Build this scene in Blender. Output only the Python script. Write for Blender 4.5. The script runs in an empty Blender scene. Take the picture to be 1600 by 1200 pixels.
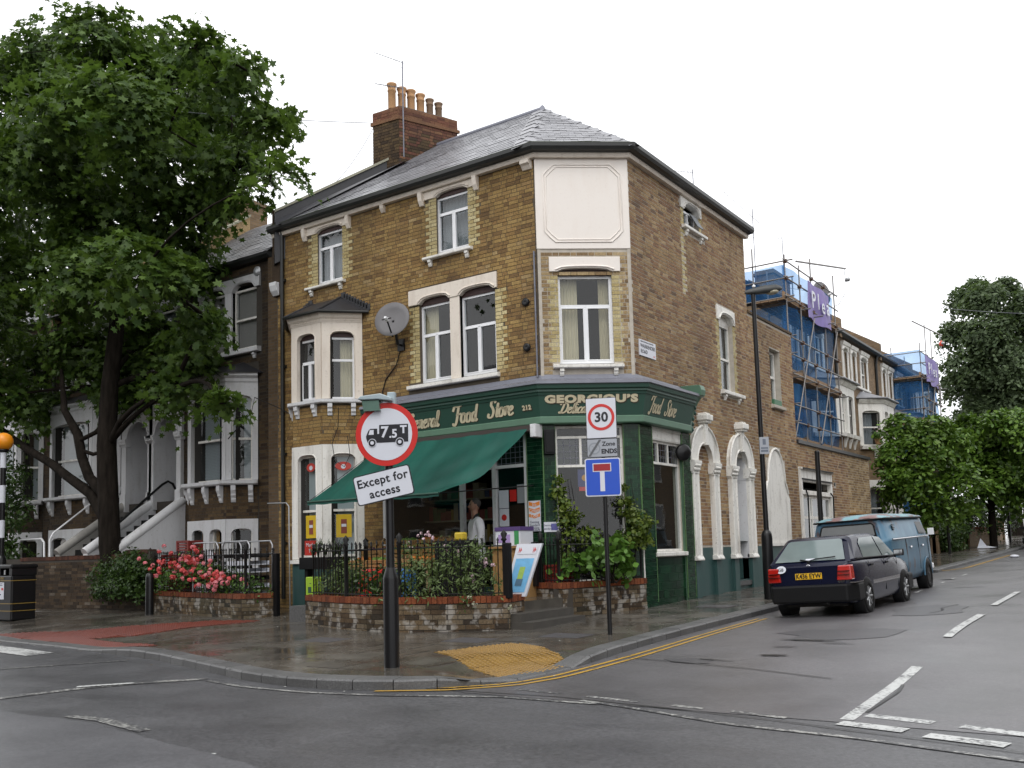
import bpy, bmesh, math, random
import numpy as np
from mathutils import Vector, Matrix
C = bpy.context.scene.collection
S = bpy.context.scene
R = math.radians
rnd = random.Random(11)

# ---------------------------------------------------------------- camera, sky, sun, exposure
CAM = Vector((8.0637, -14.5448, 1.2))
cam_d = bpy.data.cameras.new('camera')
cam = bpy.data.objects.new('camera', cam_d); C.objects.link(cam)
cx, cy_, cz = Vector((0.81874, 0.573525, -0.027077)), Vector((0.075733, -0.061127, 0.995253)), Vector((0.569147, -0.816904, -0.093482))
mw = Matrix((cx, cy_, cz)).transposed().to_4x4(); mw.translation = CAM
cam.matrix_world = mw
cam_d.sensor_width = 36.0
cam_d.lens = 36.0 * 1481.9 / 1600
cam_d.shift_y = 123.05 / 1600
cam_d.clip_end = 1500; cam_d.clip_start = .05
S.camera = cam
w = bpy.data.worlds.new('World'); S.world = w; w.use_nodes = True
nt = w.node_tree; nt.nodes.clear()
out = nt.nodes.new('ShaderNodeOutputWorld'); bg = nt.nodes.new('ShaderNodeBackground')
sky = nt.nodes.new('ShaderNodeTexSky'); sky.sky_type = 'NISHITA'; sky.sun_disc = False
sky.sun_elevation = R(52); sky.sun_rotation = R(165); sky.dust_density = 6.0; sky.air_density = 1.0
hs = nt.nodes.new('ShaderNodeHueSaturation'); hs.inputs['Saturation'].default_value = .12
mx = nt.nodes.new('ShaderNodeMix'); mx.data_type = 'RGBA'; mx.inputs['Factor'].default_value = .8
tc = nt.nodes.new('ShaderNodeTexCoord'); nz = nt.nodes.new('ShaderNodeTexNoise'); nz.inputs['Scale'].default_value = 2.2; nz.inputs['Detail'].default_value = 5
cr = nt.nodes.new('ShaderNodeValToRGB')
cr.color_ramp.elements[0].position = .3; cr.color_ramp.elements[0].color = (11.8, 12.0, 12.4, 1)
cr.color_ramp.elements[1].position = .7; cr.color_ramp.elements[1].color = (15.4, 15.5, 15.7, 1)
nt.links.new(tc.outputs['Generated'], nz.inputs['Vector']); nt.links.new(nz.outputs['Fac'], cr.inputs['Fac'])
nt.links.new(sky.outputs['Color'], hs.inputs['Color']); nt.links.new(hs.outputs['Color'], mx.inputs['A'])
nt.links.new(cr.outputs['Color'], mx.inputs['B'])     # the overcast layer of cloud over the sky
nt.links.new(mx.outputs['Result'], bg.inputs['Color']); bg.inputs['Strength'].default_value = .13
nt.links.new(bg.outputs[0], out.inputs['Surface'])
sd = bpy.data.lights.new('sun', 'SUN'); sd.energy = .8; sd.angle = R(25); sd.color = (1, .97, .93)
so = bpy.data.objects.new('sun', sd); C.objects.link(so)
# light comes from above and behind the right shoulder of the camera
so.rotation_euler = Vector((-.42, .60, -1.05)).to_track_quat('-Z', 'Y').to_euler()
S.view_settings.view_transform = 'Standard'; S.view_settings.look = 'None'
S.view_settings.exposure = 0.0; S.view_settings.gamma = 1.0; S.view_settings.use_curve_mapping = False
S.render.engine = 'CYCLES'
S.cycles.use_denoising = True
S.cycles.max_bounces = 8; S.cycles.transparent_max_bounces = 24
S.cycles.caustics_reflective = False; S.cycles.caustics_refractive = False
S.cycles.sample_clamp_indirect = 6.0

# ---------------------------------------------------------------- helpers
def sm(a, b, x):
    t = min(1, max(0, (x - a) / (b - a))); return t * t * (3 - 2 * t)
def gz0(y): return -0.006 + 0.0232 * min(60, max(-17, y))
def road_z(x, y):
    a = sm(-5.5, -1, y)
    return gz0(y) + a * .045 * (3.5 - abs(min(3.5, max(-3.5, x - 5.7))))
DROP = [((2.12, -5.8), 1.45, .09), ((-7.5, -6.2), 3.2, .075), ((-12.5, -5.9), 3.5, .075)]
def pave_z(x, y):
    h = .1
    for (cx0, cy0), r, d in DROP:
        dd = math.hypot(x - cx0, (y - cy0) * 1.25)
        h -= d * (1 - sm(.45 * r, r, dd))
    h = max(h, .012)
    return gz0(y) + h

class MB:
    """collects geometry in world metres; build() links it as one mesh object"""
    def __init__(s): s.v = []; s.f = []; s.m = []; s.sm = []; s.mi = 0
    def mat(s, i): s.mi = i; return s
    def add(s, vs, fs, smooth=False):
        b = len(s.v); s.v.extend([tuple(p) for p in vs])
        for f in fs:
            s.f.append(tuple(b + i for i in f)); s.m.append(s.mi); s.sm.append(smooth)
        return s
    def quad(s, a, b, c, d): return s.add([a, b, c, d], [(0, 1, 2, 3)])
    def hexa(s, p):   # p: 8 points, bottom 4 ccw then top 4
        return s.add(p, [(3, 2, 1, 0), (4, 5, 6, 7), (0, 1, 5, 4), (1, 2, 6, 5), (2, 3, 7, 6), (3, 0, 4, 7)])
    def box(s, x0, x1, y0, y1, z0, z1):
        return s.hexa([(x0, y0, z0), (x1, y0, z0), (x1, y1, z0), (x0, y1, z0), (x0, y0, z1), (x1, y0, z1), (x1, y1, z1), (x0, y1, z1)])
    def fbox(s, F, u0, u1, n0, n1, z0, z1):
        P = F.p
        return s.hexa([P(u0, n1, z0), P(u1, n1, z0), P(u1, n0, z0), P(u0, n0, z0), P(u0, n1, z1), P(u1, n1, z1), P(u1, n0, z1), P(u0, n0, z1)])
    def prism(s, F, poly, n0, n1):
        """poly: list of (u,z) ccw seen from outside; extruded from n0 (back) to n1 (front)"""
        k = len(poly)
        vs = [F.p(u, n1, z) for u, z in poly] + [F.p(u, n0, z) for u, z in poly]
        fs = [tuple(range(k)), tuple(reversed(range(k, 2 * k)))]
        fs += [(i, k + i, k + (i + 1) % k, (i + 1) % k) for i in range(k)]
        return s.add(vs, fs)
    def profile(s, F, poly, u0, u1):
        """poly: list of (n,z); swept along u"""
        k = len(poly)
        vs = [F.p(u0, n, z) for n, z in poly] + [F.p(u1, n, z) for n, z in poly]
        fs = [tuple(range(k)), tuple(reversed(range(k, 2 * k)))]
        fs += [(i, k + i, k + (i + 1) % k, (i + 1) % k) for i in range(k)]
        return s.add(vs, fs)
    def tube(s, pts, r, n=8, cap=True):
        pts = [Vector(p) for p in pts]; rs = r if isinstance(r, (list, tuple)) else [r] * len(pts)
        vs = []; fs = []
        up = None
        for i, p in enumerate(pts):
            t = (pts[min(i + 1, len(pts) - 1)] - pts[max(i - 1, 0)])
            if t.length < 1e-9: t = Vector((0, 0, 1))
            t.normalize()
            if up is None:
                a = Vector((0, 0, 1)) if abs(t.z) < .9 else Vector((1, 0, 0))
            else: a = up
            e1 = t.cross(a)
            if e1.length < 1e-6: e1 = t.orthogonal()
            e1.normalize(); e2 = e1.cross(t); up = e2
            for k in range(n):
                q = 2 * math.pi * k / n
                vs.append(p + (e1 * math.cos(q) + e2 * math.sin(q)) * rs[i])
        for i in range(len(pts) - 1):
            for k in range(n):
                fs.append((i * n + k, i * n + (k + 1) % n, (i + 1) * n + (k + 1) % n, (i + 1) * n + k))
        s.add(vs, fs, True)
        if cap:
            s.add(vs[:n], [tuple(reversed(range(n)))]); s.add(vs[-n:], [tuple(range(n))])
        return s
    def lathe(s, c, prof, n=16, axis=(0, 0, 1), smooth=True, cap=True):
        """prof: (radius, height) pairs along axis from c"""
        ax = Vector(axis).normalized(); e1 = ax.orthogonal().normalized(); e2 = ax.cross(e1); c = Vector(c)
        vs = []
        for r, h in prof:
            for k in range(n):
                q = 2 * math.pi * k / n
                vs.append(c + ax * h + (e1 * math.cos(q) + e2 * math.sin(q)) * r)
        fs = []
        for i in range(len(prof) - 1):
            for k in range(n):
                fs.append((i * n + k, i * n + (k + 1) % n, (i + 1) * n + (k + 1) % n, (i + 1) * n + k))
        s.add(vs, fs, smooth)
        if cap: s.add(vs[:n], [tuple(reversed(range(n)))]); s.add(vs[-n:], [tuple(range(n))])
        return s
    def ball(s, c, r, n=10, sq=(1, 1, 1)):
        c = Vector(c); vs = []; m = max(4, n // 2)
        for i in range(1, m):
            a = math.pi * i / m
            for k in range(n):
                q = 2 * math.pi * k / n
                vs.append(c + Vector((math.sin(a) * math.cos(q) * sq[0], math.sin(a) * math.sin(q) * sq[1], -math.cos(a) * sq[2])) * r)
        b0 = len(vs); vs.append(c - Vector((0, 0, r * sq[2]))); vs.append(c + Vector((0, 0, r * sq[2])))
        fs = []
        for i in range(m - 2):
            for k in range(n): fs.append((i * n + k, i * n + (k + 1) % n, (i + 1) * n + (k + 1) % n, (i + 1) * n + k))
        for k in range(n):
            fs.append((b0, (k + 1) % n, k)); fs.append(((m - 2) * n + k, (m - 2) * n + (k + 1) % n, b0 + 1))
        return s.add(vs, fs, True)
    def build(s, name, mats, parent=None, kind=None, label=None, cat=None, group=None, at=None, bevel=0):
        me = bpy.data.meshes.new(name)
        off = Vector((0, 0, 0))
        if parent is not None:
            q = parent
            while q is not None:
                off = off + q.location; q = q.parent
        elif at is not None: off = Vector(at)
        vs = [(p[0] - off.x, p[1] - off.y, p[2] - off.z) for p in s.v]
        me.from_pydata(vs, [], s.f)
        if not isinstance(mats, (list, tuple)): mats = [mats]
        for m in mats: me.materials.append(m)
        if len(mats) > 1: me.polygons.foreach_set('material_index', s.m)
        me.polygons.foreach_set('use_smooth', s.sm)
        me.update()
        o = bpy.data.objects.new(name, me); C.objects.link(o)
        if parent is not None: o.parent = parent
        elif at is not None: o.location = off
        if bevel:
            b = o.modifiers.new('bevel', 'BEVEL'); b.width = bevel; b.segments = 2; b.limit_method = 'ANGLE'
        tag(o, label, cat, group, kind)
        return o

def tag(o, label=None, cat=None, group=None, kind=None):
    if label: o['label'] = label
    if cat: o['category'] = cat
    if group: o['group'] = group
    if kind: o['kind'] = kind
    return o
def thing(name, label, cat, loc=(0, 0, 0), group=None, rz=0):
    o = bpy.data.objects.new(name, None); C.objects.link(o)
    o.empty_display_size = .2; o.location = loc; o.rotation_euler = (0, 0, rz)
    return tag(o, label, cat, group)
def dup(root, loc, rz=None, label=None, scale=None, mats=None):
    def cp(o, par):
        c = o.copy(); C.objects.link(c); c.parent = par
        for ch in o.children: cp(ch, c)
        return c
    r = cp(root, None); r.location = loc
    if rz is not None: r.rotation_euler = (0, 0, rz)
    if label: r['label'] = label
    if scale: r.scale = scale if isinstance(scale, (tuple, list)) else (scale,) * 3
    return r

class Frame:
    def __init__(s, o, u):
        s.o = Vector((o[0], o[1], 0)); s.u = Vector((u[0], u[1], 0)).normalized(); s.n = Vector((s.u.y, -s.u.x, 0))
    def p(s, u, n, z): q = s.o + s.u * u + s.n * n; return (q.x, q.y, z)
    def rot(s): return math.atan2(s.u.y, s.u.x)
FL = Frame((0, 0), (1, 0))                       # main street front, u = x, outward = -y
A = (-1.35, 0.0); B = (0.0, 1.09)
FC = Frame(A, (B[0] - A[0], B[1] - A[1])); CW = math.hypot(B[0] - A[0], B[1] - A[1])   # cut corner
FR = Frame((0, 0), (0, 1))                       # side street front, u = y, outward = +x
# ---------------------------------------------------------------- materials
class NT:
    def __init__(s, name):
        s.m = bpy.data.materials.new(name); s.m.use_nodes = True; s.t = s.m.node_tree
        s.b = s.t.nodes['Principled BSDF']; s.o = s.t.nodes['Material Output']
    def n(s, t, **kw):
        k = s.t.nodes.new('ShaderNode' + t)
        for a, v in kw.items():
            if a in k.inputs: k.inputs[a].default_value = v
            else: setattr(k, a, v)
        return k
    def l(s, a, b): s.t.links.new(a, b)
    def pos(s): return s.n('NewGeometry').outputs['Position']
    def noise(s, scale, detail=4, vec=None, rough=.55):
        k = s.n('TexNoise'); k.inputs['Scale'].default_value = scale; k.inputs['Detail'].default_value = detail; k.inputs['Roughness'].default_value = rough
        s.l(vec if vec is not None else s.pos(), k.inputs['Vector']); return k.outputs['Fac']
    def ramp(s, fac, stops):
        k = s.n('ValToRGB'); e = k.color_ramp.elements
        while len(e) < len(stops): e.new(.5)
        for i, (p, c) in enumerate(stops): e[i].position = p; e[i].color = (c[0], c[1], c[2], 1) if isinstance(c, (tuple, list)) else (c, c, c, 1)
        s.l(fac, k.inputs['Fac']); return k.outputs['Color']
    def mix(s, fac, a, b, mode='MIX'):
        k = s.n('Mix'); k.data_type = 'RGBA'; k.blend_type = mode
        for sock, v in (('Factor', fac), ('A', a), ('B', b)):
            i = [q for q in k.inputs if q.name == sock and (q.type == ('VALUE' if sock == 'Factor' else 'RGBA'))][0]
            if isinstance(v, (int, float)): i.default_value = v
            elif isinstance(v, (tuple, list)): i.default_value = (v[0], v[1], v[2], 1)
            else: s.l(v, i)
        return [q for q in k.outputs if q.type == 'RGBA'][0]
    def math(s, op, a, b=None, clamp=False):
        k = s.n('Math'); k.operation = op; k.use_clamp = clamp
        for i, v in enumerate((a, b)):
            if v is None: continue
            if isinstance(v, (int, float)): k.inputs[i].default_value = v
            else: s.l(v, k.inputs[i])
        return k.outputs[0]
    def rand(s):
        return s.math('FRACT', s.math('ADD', s.n('NewGeometry').outputs['Random Per Island'], s.n('ObjectInfo').outputs['Random']))
    def stretch(s, sx, sy, sz):
        k = s.n('Mapping'); k.inputs['Scale'].default_value = (sx, sy, sz); s.l(s.pos(), k.inputs['Vector']); return k.outputs[0]
    def bump(s, h, strength=.3, dist=.01):
        k = s.n('Bump'); k.inputs['Strength'].default_value = strength; k.inputs['Distance'].default_value = dist
        s.l(h, k.inputs['Height']); s.l(k.outputs[0], s.b.inputs['Normal'])
    def fin(s, col=None, rough=None, metal=None, spec=None, coat=None):
        for nm, v in (('Base Color', col), ('Roughness', rough), ('Metallic', metal), ('Specular IOR Level', spec), ('Coat Weight', coat)):
            if v is None: continue
            i = s.b.inputs[nm]
            if isinstance(v, (int, float)): i.default_value = v
            elif isinstance(v, (tuple, list)): i.default_value = (v[0], v[1], v[2], 1)
            else: s.l(v, i)
        return s.m

def M_plain(name, col, rough=.5, metal=0, var=.12, scale=6, spec=None, coat=None, bump=0):
    t = NT(name); f = t.noise(scale, 5)
    c = t.mix(f, tuple(v * (1 - var) for v in col), tuple(min(1, v * (1 + var)) for v in col))
    if bump: t.bump(t.noise(scale * 8, 3), bump, .004)
    return t.fin(c, rough, metal, spec, coat)

def M_brick(name, stops, grime=.55, gcol=(.035, .03, .025), pale=None):
    t = NT(name); r = t.rand()
    c = t.ramp(r, stops)
    c = t.mix(.8, c, t.ramp(t.noise(38, 5), [(.25, .45), (.75, 1.35)]), 'MULTIPLY')
    g = t.ramp(t.noise(.55, 6, t.stretch(1, 1, .55)), [(.46, 0), (.72, grime)])
    c = t.mix(g, c, gcol)
    sk = t.ramp(t.noise(1.0, 5, t.stretch(2.2, 2.2, .16)), [(.55, 0), (.75, grime * .55)]); c = t.mix(sk, c, gcol)
    c = t.mix(.5, c, t.ramp(t.noise(.33, 4), [(.35, .68), (.65, 1.25)]), 'MULTIPLY')
    if pale is not None:
        p = t.ramp(t.noise(5, 6), [(.52, 0), (.62, .7)]); c = t.mix(p, c, pale)
    t.bump(t.noise(60, 3), .5, .004)
    return t.fin(c, .82, spec=.25)
YB = [(0, (.16, .095, .042)), (.2, (.245, .15, .058)), (.5, (.31, .20, .073)), (.75, (.35, .235, .092)), (.92, (.265, .155, .06)), (1, (.40, .29, .14))]
M = {}
M['brick_l'] = M_brick('brick_golden', YB, .5)
M['brick_r'] = M_brick('brick_mixed', [(0, (.15, .10, .066)), (.12, (.235, .135, .08)), (.35, (.29, .175, .096)), (.6, (.31, .205, .106)), (.85, (.355, .245, .13)), (1, (.42, .30, .175))], .35)
M['brick_pale'] = M_brick('brick_pale_stock', [(0, (.21, .14, .075)), (.4, (.33, .225, .115)), (.75, (.42, .31, .165)), (1, (.48, .37, .22))], .3)
M['brick_cream'] = M_brick('brick_cream_glazed', [(0, (.42, .33, .15)), (.5, (.52, .43, .22)), (1, (.6, .52, .3))], .25)
M['brick_red'] = M_brick('brick_red', [(0, (.10, .045, .032)), (.5, (.17, .07, .045)), (1, (.21, .11, .06))], .75)
M['brick_dark'] = M_brick('brick_sooty', [(0, (.045, .03, .02)), (.5, (.085, .055, .03)), (1, (.12, .08, .04))], .7, (.02, .018, .015))
M['brick_wall'] = M_brick('brick_garden_wall', [(0, (.032, .025, .02)), (.35, (.085, .055, .031)), (.6, (.135, .093, .052)), (1, (.21, .17, .12))], .8, (.022, .026, .014), (.36, .34, .31))
M['brick_coping'] = M_brick('brick_orange_coping', [(0, (.13, .034, .015)), (.5, (.20, .054, .021)), (1, (.26, .08, .032))], .6)
M['mortar_l'] = M_plain('mortar_dark', (.085, .068, .048), .9, var=.35, scale=9)
M['mortar_r'] = M_plain('mortar_pale', (.46, .42, .36), .9, var=.3, scale=9)
M['mortar_d'] = M_plain('mortar_sooty', (.05, .043, .035), .9, var=.3, scale=9)

def M_paint(name, col, dirt=.45, dcol=(.22, .19, .15), rough=.55):
    t = NT(name)
    f = t.ramp(t.noise(3.2, 7, t.stretch(1.6, 1.6, .32)), [(.5, 0), (.8, dirt)])
    f2 = t.ramp(t.noise(19, 5), [(.58, 0), (.75, dirt * .8)])
    c = t.mix(f2, t.mix(f, col, dcol), tuple(v * .8 for v in dcol))
    t.bump(t.noise(30, 4), .15, .004)
    return t.fin(c, rough)
M['white'] = M_paint('paint_white', (.78, .765, .72), .62)
M['cream'] = M_paint('paint_cream', (.74, .67, .585), .48, (.42, .33, .25))
M['cream_panel'] = M_paint('paint_cream_panel', (.82, .765, .71), .14, (.6, .46, .36))
M['lightgrey_paint'] = M_paint('paint_grey_white', (.66, .665, .68), .35)
M['upvc'] = M_plain('window_plastic', (.80, .81, .83), .3, var=.04)
M['green'] = M_paint('paint_dark_green', (.020, .068, .048), .25, (.03, .045, .035), .42)
M['green_light'] = M_paint('paint_mid_green', (.085, .175, .115), .35, (.06, .09, .06), .45)
M['dado'] = M_paint('paint_teal_dado', (.030, .078, .074), .5, (.09, .11, .11), .5)
M['letter'] = M_plain('letter_cream', (.62, .55, .38), .5, var=.1)
M['letter_shadow'] = M_plain('letter_brown', (.05, .035, .02), .5)
t = NT('tile_bottle_green'); r = t.rand()
c = t.ramp(r, [(0, (.003, .016, .008)), (.5, (.005, .028, .013)), (1, (.009, .045, .02))])
M['tile'] = t.fin(c, .2, spec=.25)
M['tile_grout'] = M_plain('tile_grout', (.075, .15, .09), .7, var=.3)
M['tile_edge'] = M_plain('tile_edge_green', (.07, .15, .05), .25, var=.2)
t = NT('slate'); r = t.rand()
c = t.ramp(r, [(0, (.17, .17, .185)), (.5, (.195, .195, .213)), (1, (.23, .23, .25))])
c = t.mix(.7, c, t.ramp(t.noise(7, 6), [(.3, .5), (.75, 1.3)]), 'MULTIPLY')
t.bump(t.noise(25, 4), .12, .003)
M['slate'] = t.fin(c, t.ramp(t.noise(1.1, 5), [(.3, .26), (.7, .46)]), spec=1.0)
M['slate_dark'] = M_plain('slate_black', (.03, .03, .034), .4, var=.4, spec=.4)  # near-black slate tone, varied at random
M['lead'] = M_plain('lead_sheet', (.17, .175, .21), .42, .2, var=.35, scale=3, bump=.2)
M['gutter'] = M_plain('gutter_black', (.012, .013, .012), .4, var=.5, scale=5)
M['moss'] = M_plain('moss_edge', (.035, .05, .012), .9, var=.5, scale=14)
M['black'] = M_plain('black_paint', (.008, .008, .009), .3, var=.3, spec=.35)
M['iron'] = M_plain('wrought_iron', (.009, .009, .009), .42, var=.4, spec=.3)
M['rubber'] = M_plain('rubber', (.010, .010, .010), .75, spec=.2)
M['plastic_dark'] = M_plain('plastic_charcoal', (.007, .0072, .008), .5, spec=.22)
M['steel'] = M_plain('galvanised_steel', (.42, .43, .45), .35, .85, var=.2, scale=9)
M['scaff'] = M_plain('scaffold_tube_steel', (.24, .225, .215), .5, .6, var=.3, scale=5)
M['scaffrust'] = M_plain('scaffold_fitting_rust', (.12, .06, .035), .7, .3, var=.4, scale=12)
M['board'] = M_plain('scaffold_board', (.25, .16, .09), .8, var=.4, scale=4)
M['alu'] = M_plain('grey_metal', (.36, .37, .38), .4, .6, var=.15)
M['sign_back'] = M_plain('sign_back_grey', (.18, .185, .19), .5, .3)
M['sign_white'] = M_plain('sign_white', (.62, .64, .70), .35, var=.03)
M['sign_red'] = M_plain('sign_red', (.55, .022, .018), .35, var=.05)
M['sign_black'] = M_plain('sign_black', (.008, .009, .014), .4)
M['sign_blue'] = M_plain('sign_blue', (.012, .075, .50), .35, var=.04)
M['sign_grey'] = M_plain('sign_grey', (.34, .36, .40), .35, var=.03)
M['terracotta'] = M_plain('clay_pot', (.42, .235, .11), .75, var=.35, scale=5)
M['terracotta_d'] = M_plain('clay_pot_sooty', (.20, .13, .08), .8, var=.4, scale=5)
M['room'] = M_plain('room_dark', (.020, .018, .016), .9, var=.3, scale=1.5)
M['curtain'] = M_plain('curtain_cream', (.6, .53, .37), .85, var=.15, scale=4)
M['net'] = M_plain('net_curtain', (.24, .255, .27), .85, var=.15, scale=5)
M['blind'] = M_plain('blind_grey', (.50, .54, .56), .7, var=.08)
M['blind_warm'] = M_plain('blind_taupe', (.42, .39, .37), .7, var=.08)
M['soil'] = M_plain('soil', (.022, .016, .011), .95, var=.4, scale=20)
M['wood_ply'] = M_plain('chipboard', (.30, .17, .06), .8, var=.35, scale=14)
def M_glass(name, tint=(.9, .94, .95), tr=.94, rough=.02, body=(.02, .025, .028)):
    t = NT(name); t.t.nodes.remove(t.b)
    g = t.n('BsdfGlossy'); g.inputs['Roughness'].default_value = rough; g.inputs['Color'].default_value = (1, 1, 1, 1)
    tr_ = t.n('BsdfTransparent'); tr_.inputs['Color'].default_value = (*[v * tr for v in tint], 1)
    df = t.n('BsdfDiffuse'); df.inputs['Color'].default_value = (*body, 1)
    m1 = t.n('MixShader'); m1.inputs[0].default_value = .05; t.l(tr_.outputs[0], m1.inputs[1]); t.l(df.outputs[0], m1.inputs[2])
    fr = t.n('Fresnel'); geo = t.n('NewGeometry'); t.l(t.math('SUBTRACT', 1.55, t.math('MULTIPLY', geo.outputs['Backfacing'], .905)), fr.inputs['IOR'])
    nb = t.n('Bump'); nb.inputs['Strength'].default_value = .03; nb.inputs['Distance'].default_value = .02
    t.l(t.noise(2.5, 2), nb.inputs['Height']); t.l(nb.outputs[0], g.inputs['Normal'])
    m2 = t.n('MixShader'); t.l(fr.outputs[0], m2.inputs[0]); t.l(m1.outputs[0], m2.inputs[1]); t.l(g.outputs[0], m2.inputs[2])
    t.l(m2.outputs[0], t.o.inputs['Surface']); return t.m
M['glass'] = M_glass('window_glass')
M['glass_car'] = M_glass('car_glass', (.55, .62, .62), .55)
M['glass_lead'] = M_glass('leaded_glass', (.5, .45, .32), .6, .12, (.10, .085, .05))
t = NT('asphalt_wet')
f1 = t.noise(30, 8, rough=.8); f2 = t.noise(1.1, 6); f3 = t.noise(14, 4)
c = t.ramp(f1, [(.32, (.016, .016, .018)), (.5, (.055, .055, .060)), (.66, (.10, .10, .105)), (.74, (.30, .30, .31))])
c = t.mix(.6, c, t.ramp(f2, [(.3, .6), (.7, 1.35)]), 'MULTIPLY')
t.bump(t.math('ADD', t.noise(150, 2), t.math('MULTIPLY', f3, .6)), .35, .005)
M['asphalt'] = t.fin(c, t.ramp(t.noise(.9, 6, t.stretch(1, 1.6, 1)), [(.32, .34), (.68, .52)]), spec=.8)
t = NT('asphalt_reddish')
f1 = t.noise(30, 8, rough=.8); f2 = t.noise(.8, 6)
c = t.ramp(f1, [(.32, (.05, .047, .051)), (.6, (.105, .10, .106)), (.74, (.24, .235, .24))])
c = t.mix(.6, c, t.ramp(f2, [(.3, .65), (.7, 1.35)]), 'MULTIPLY')
t.bump(t.noise(130, 2), .28, .004)
M['asphalt_side'] = t.fin(c, t.ramp(t.noise(.7, 6), [(.32, .3), (.68, .5)]), spec=1.0)
M['tar'] = M_plain('tar_repair', (.012, .012, .013), .35, var=.3, scale=20)
M['patch'] = M_plain('asphalt_patch_new', (.07, .068, .073), .42, var=.5, scale=40, bump=.2)
t = NT('paving_wet'); r = t.rand()
c = t.ramp(r, [(0, (.065, .058, .05)), (.5, (.08, .073, .062)), (1, (.10, .09, .076))])
c = t.mix(.7, c, t.ramp(t.noise(2.4, 7), [(.28, .55), (.72, 1.3)]), 'MULTIPLY')
c = t.mix(t.ramp(t.noise(90, 3), [(.6, 0), (.8, .4)]), c, (.22, .21, .19))
t.bump(t.noise(40, 4), .1, .003)
M['paving'] = t.fin(c, t.ramp(t.noise(1.0, 6), [(.38, .07), (.64, .36)]), spec=.7)
t = NT('kerb_granite'); r = t.rand()
c = t.ramp(t.noise(75, 3), [(.3, (.055, .055, .056)), (.6, (.12, .12, .12)), (.8, (.22, .22, .215))])
c = t.mix(.6, c, t.ramp(r, [(0, .7), (1, 1.2)]), 'MULTIPLY')
c = t.mix(t.ramp(t.noise(1.8, 6), [(.45, 0), (.7, .5)]), c, (.05, .05, .05))
M['kerb'] = t.fin(c, .5)
M['tactile_y'] = M_plain('tactile_buff', (.235, .135, .03), .3, var=.3, scale=5, bump=.2)
M['tactile_r'] = M_plain('tactile_red', (.125, .026, .015), .3, var=.3, scale=5, bump=.2)
def M_worn(name, col, base, wear=.5):
    t = NT(name)
    f = t.ramp(t.math('ADD', t.math('MULTIPLY', t.noise(28, 5), .6), t.math('MULTIPLY', t.noise(2.6, 4), .4)), [(wear - .07, 0), (wear + .05, 1)])
    t.bump(t.noise(120, 2), .4, .004)
    return t.fin(t.mix(f, base, col), .42)
M['line_white'] = M_worn('road_paint_white', (.50, .51, .50), (.07, .07, .074), .46)
M['line_worn'] = M_worn('road_paint_worn', (.36, .36, .34), (.06, .06, .064), .545)
M['line_yellow'] = M_worn('road_paint_yellow', (.46, .27, .035), (.075, .065, .06), .42)
def M_leaf(name, c0, c1, rough=.38, trans=.3):
    t = NT(name); r = t.n('NewGeometry').outputs['Random Per Island']
    c = t.ramp(r, [(0, c0), (1, c1)])
    c = t.mix(.5, c, t.ramp(t.noise(.8, 3), [(.3, .65), (.7, 1.3)]), 'MULTIPLY')
    t.fin(c, rough, spec=.35)
    tl = t.n('BsdfTranslucent'); t.l(t.mix(.5, c, (.10, .16, .02)), tl.inputs['Color'])
    ms = t.n('MixShader'); ms.inputs[0].default_value = trans
    t.l(t.b.outputs[0], ms.inputs[1]); t.l(tl.outputs[0], ms.inputs[2]); t.l(ms.outputs[0], t.o.inputs['Surface'])
    return t.m
M['leaf_maple'] = M_leaf('leaf_maple', (.026, .062, .009), (.10, .17, .027), .5, .4)
M['leaf_street'] = M_leaf('leaf_street_tree', (.05, .115, .013), (.16, .27, .04))
M['leaf_tall'] = M_leaf('leaf_tall_tree', (.05, .08, .036), (.14, .19, .095), .5, .4)
M['leaf_hedge'] = M_leaf('leaf_hedge', (.02, .045, .012), (.06, .11, .025))
M['leaf_bright'] = M_leaf('leaf_bright', (.05, .12, .015), (.13, .26, .045))
M['leaf_creeper'] = M_leaf('leaf_creeper', (.055, .10, .015), (.17, .22, .035))
M['leaf_fern'] = M_leaf('leaf_fern', (.06, .10, .025), (.16, .22, .08))
M['leaf_spike'] = M_leaf('leaf_spiky', (.05, .08, .04), (.12, .17, .08))
M['petal_pink'] = M_leaf('petal_coral_pink', (.62, .05, .06), (.80, .17, .17), .6, .25)
M['petal_rose'] = M_leaf('petal_rose_pink', (.70, .16, .20), (.82, .33, .36), .6, .25)
M['petal_pale'] = M_leaf('petal_pale_pink', (.65, .42, .50), (.78, .62, .68), .6, .25)
M['petal_orange'] = M_leaf('petal_orange', (.7, .22, .04), (.8, .35, .08), .6, .25)
t = NT('bark'); c = t.ramp(t.noise(9, 6, t.stretch(1, 1, .22)), [(.3, (.008, .0065, .005)), (.7, (.026, .021, .017))])
t.bump(t.noise(14, 5, t.stretch(1, 1, .2)), .8, .02); M['bark'] = t.fin(c, .9, spec=.08)
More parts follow.
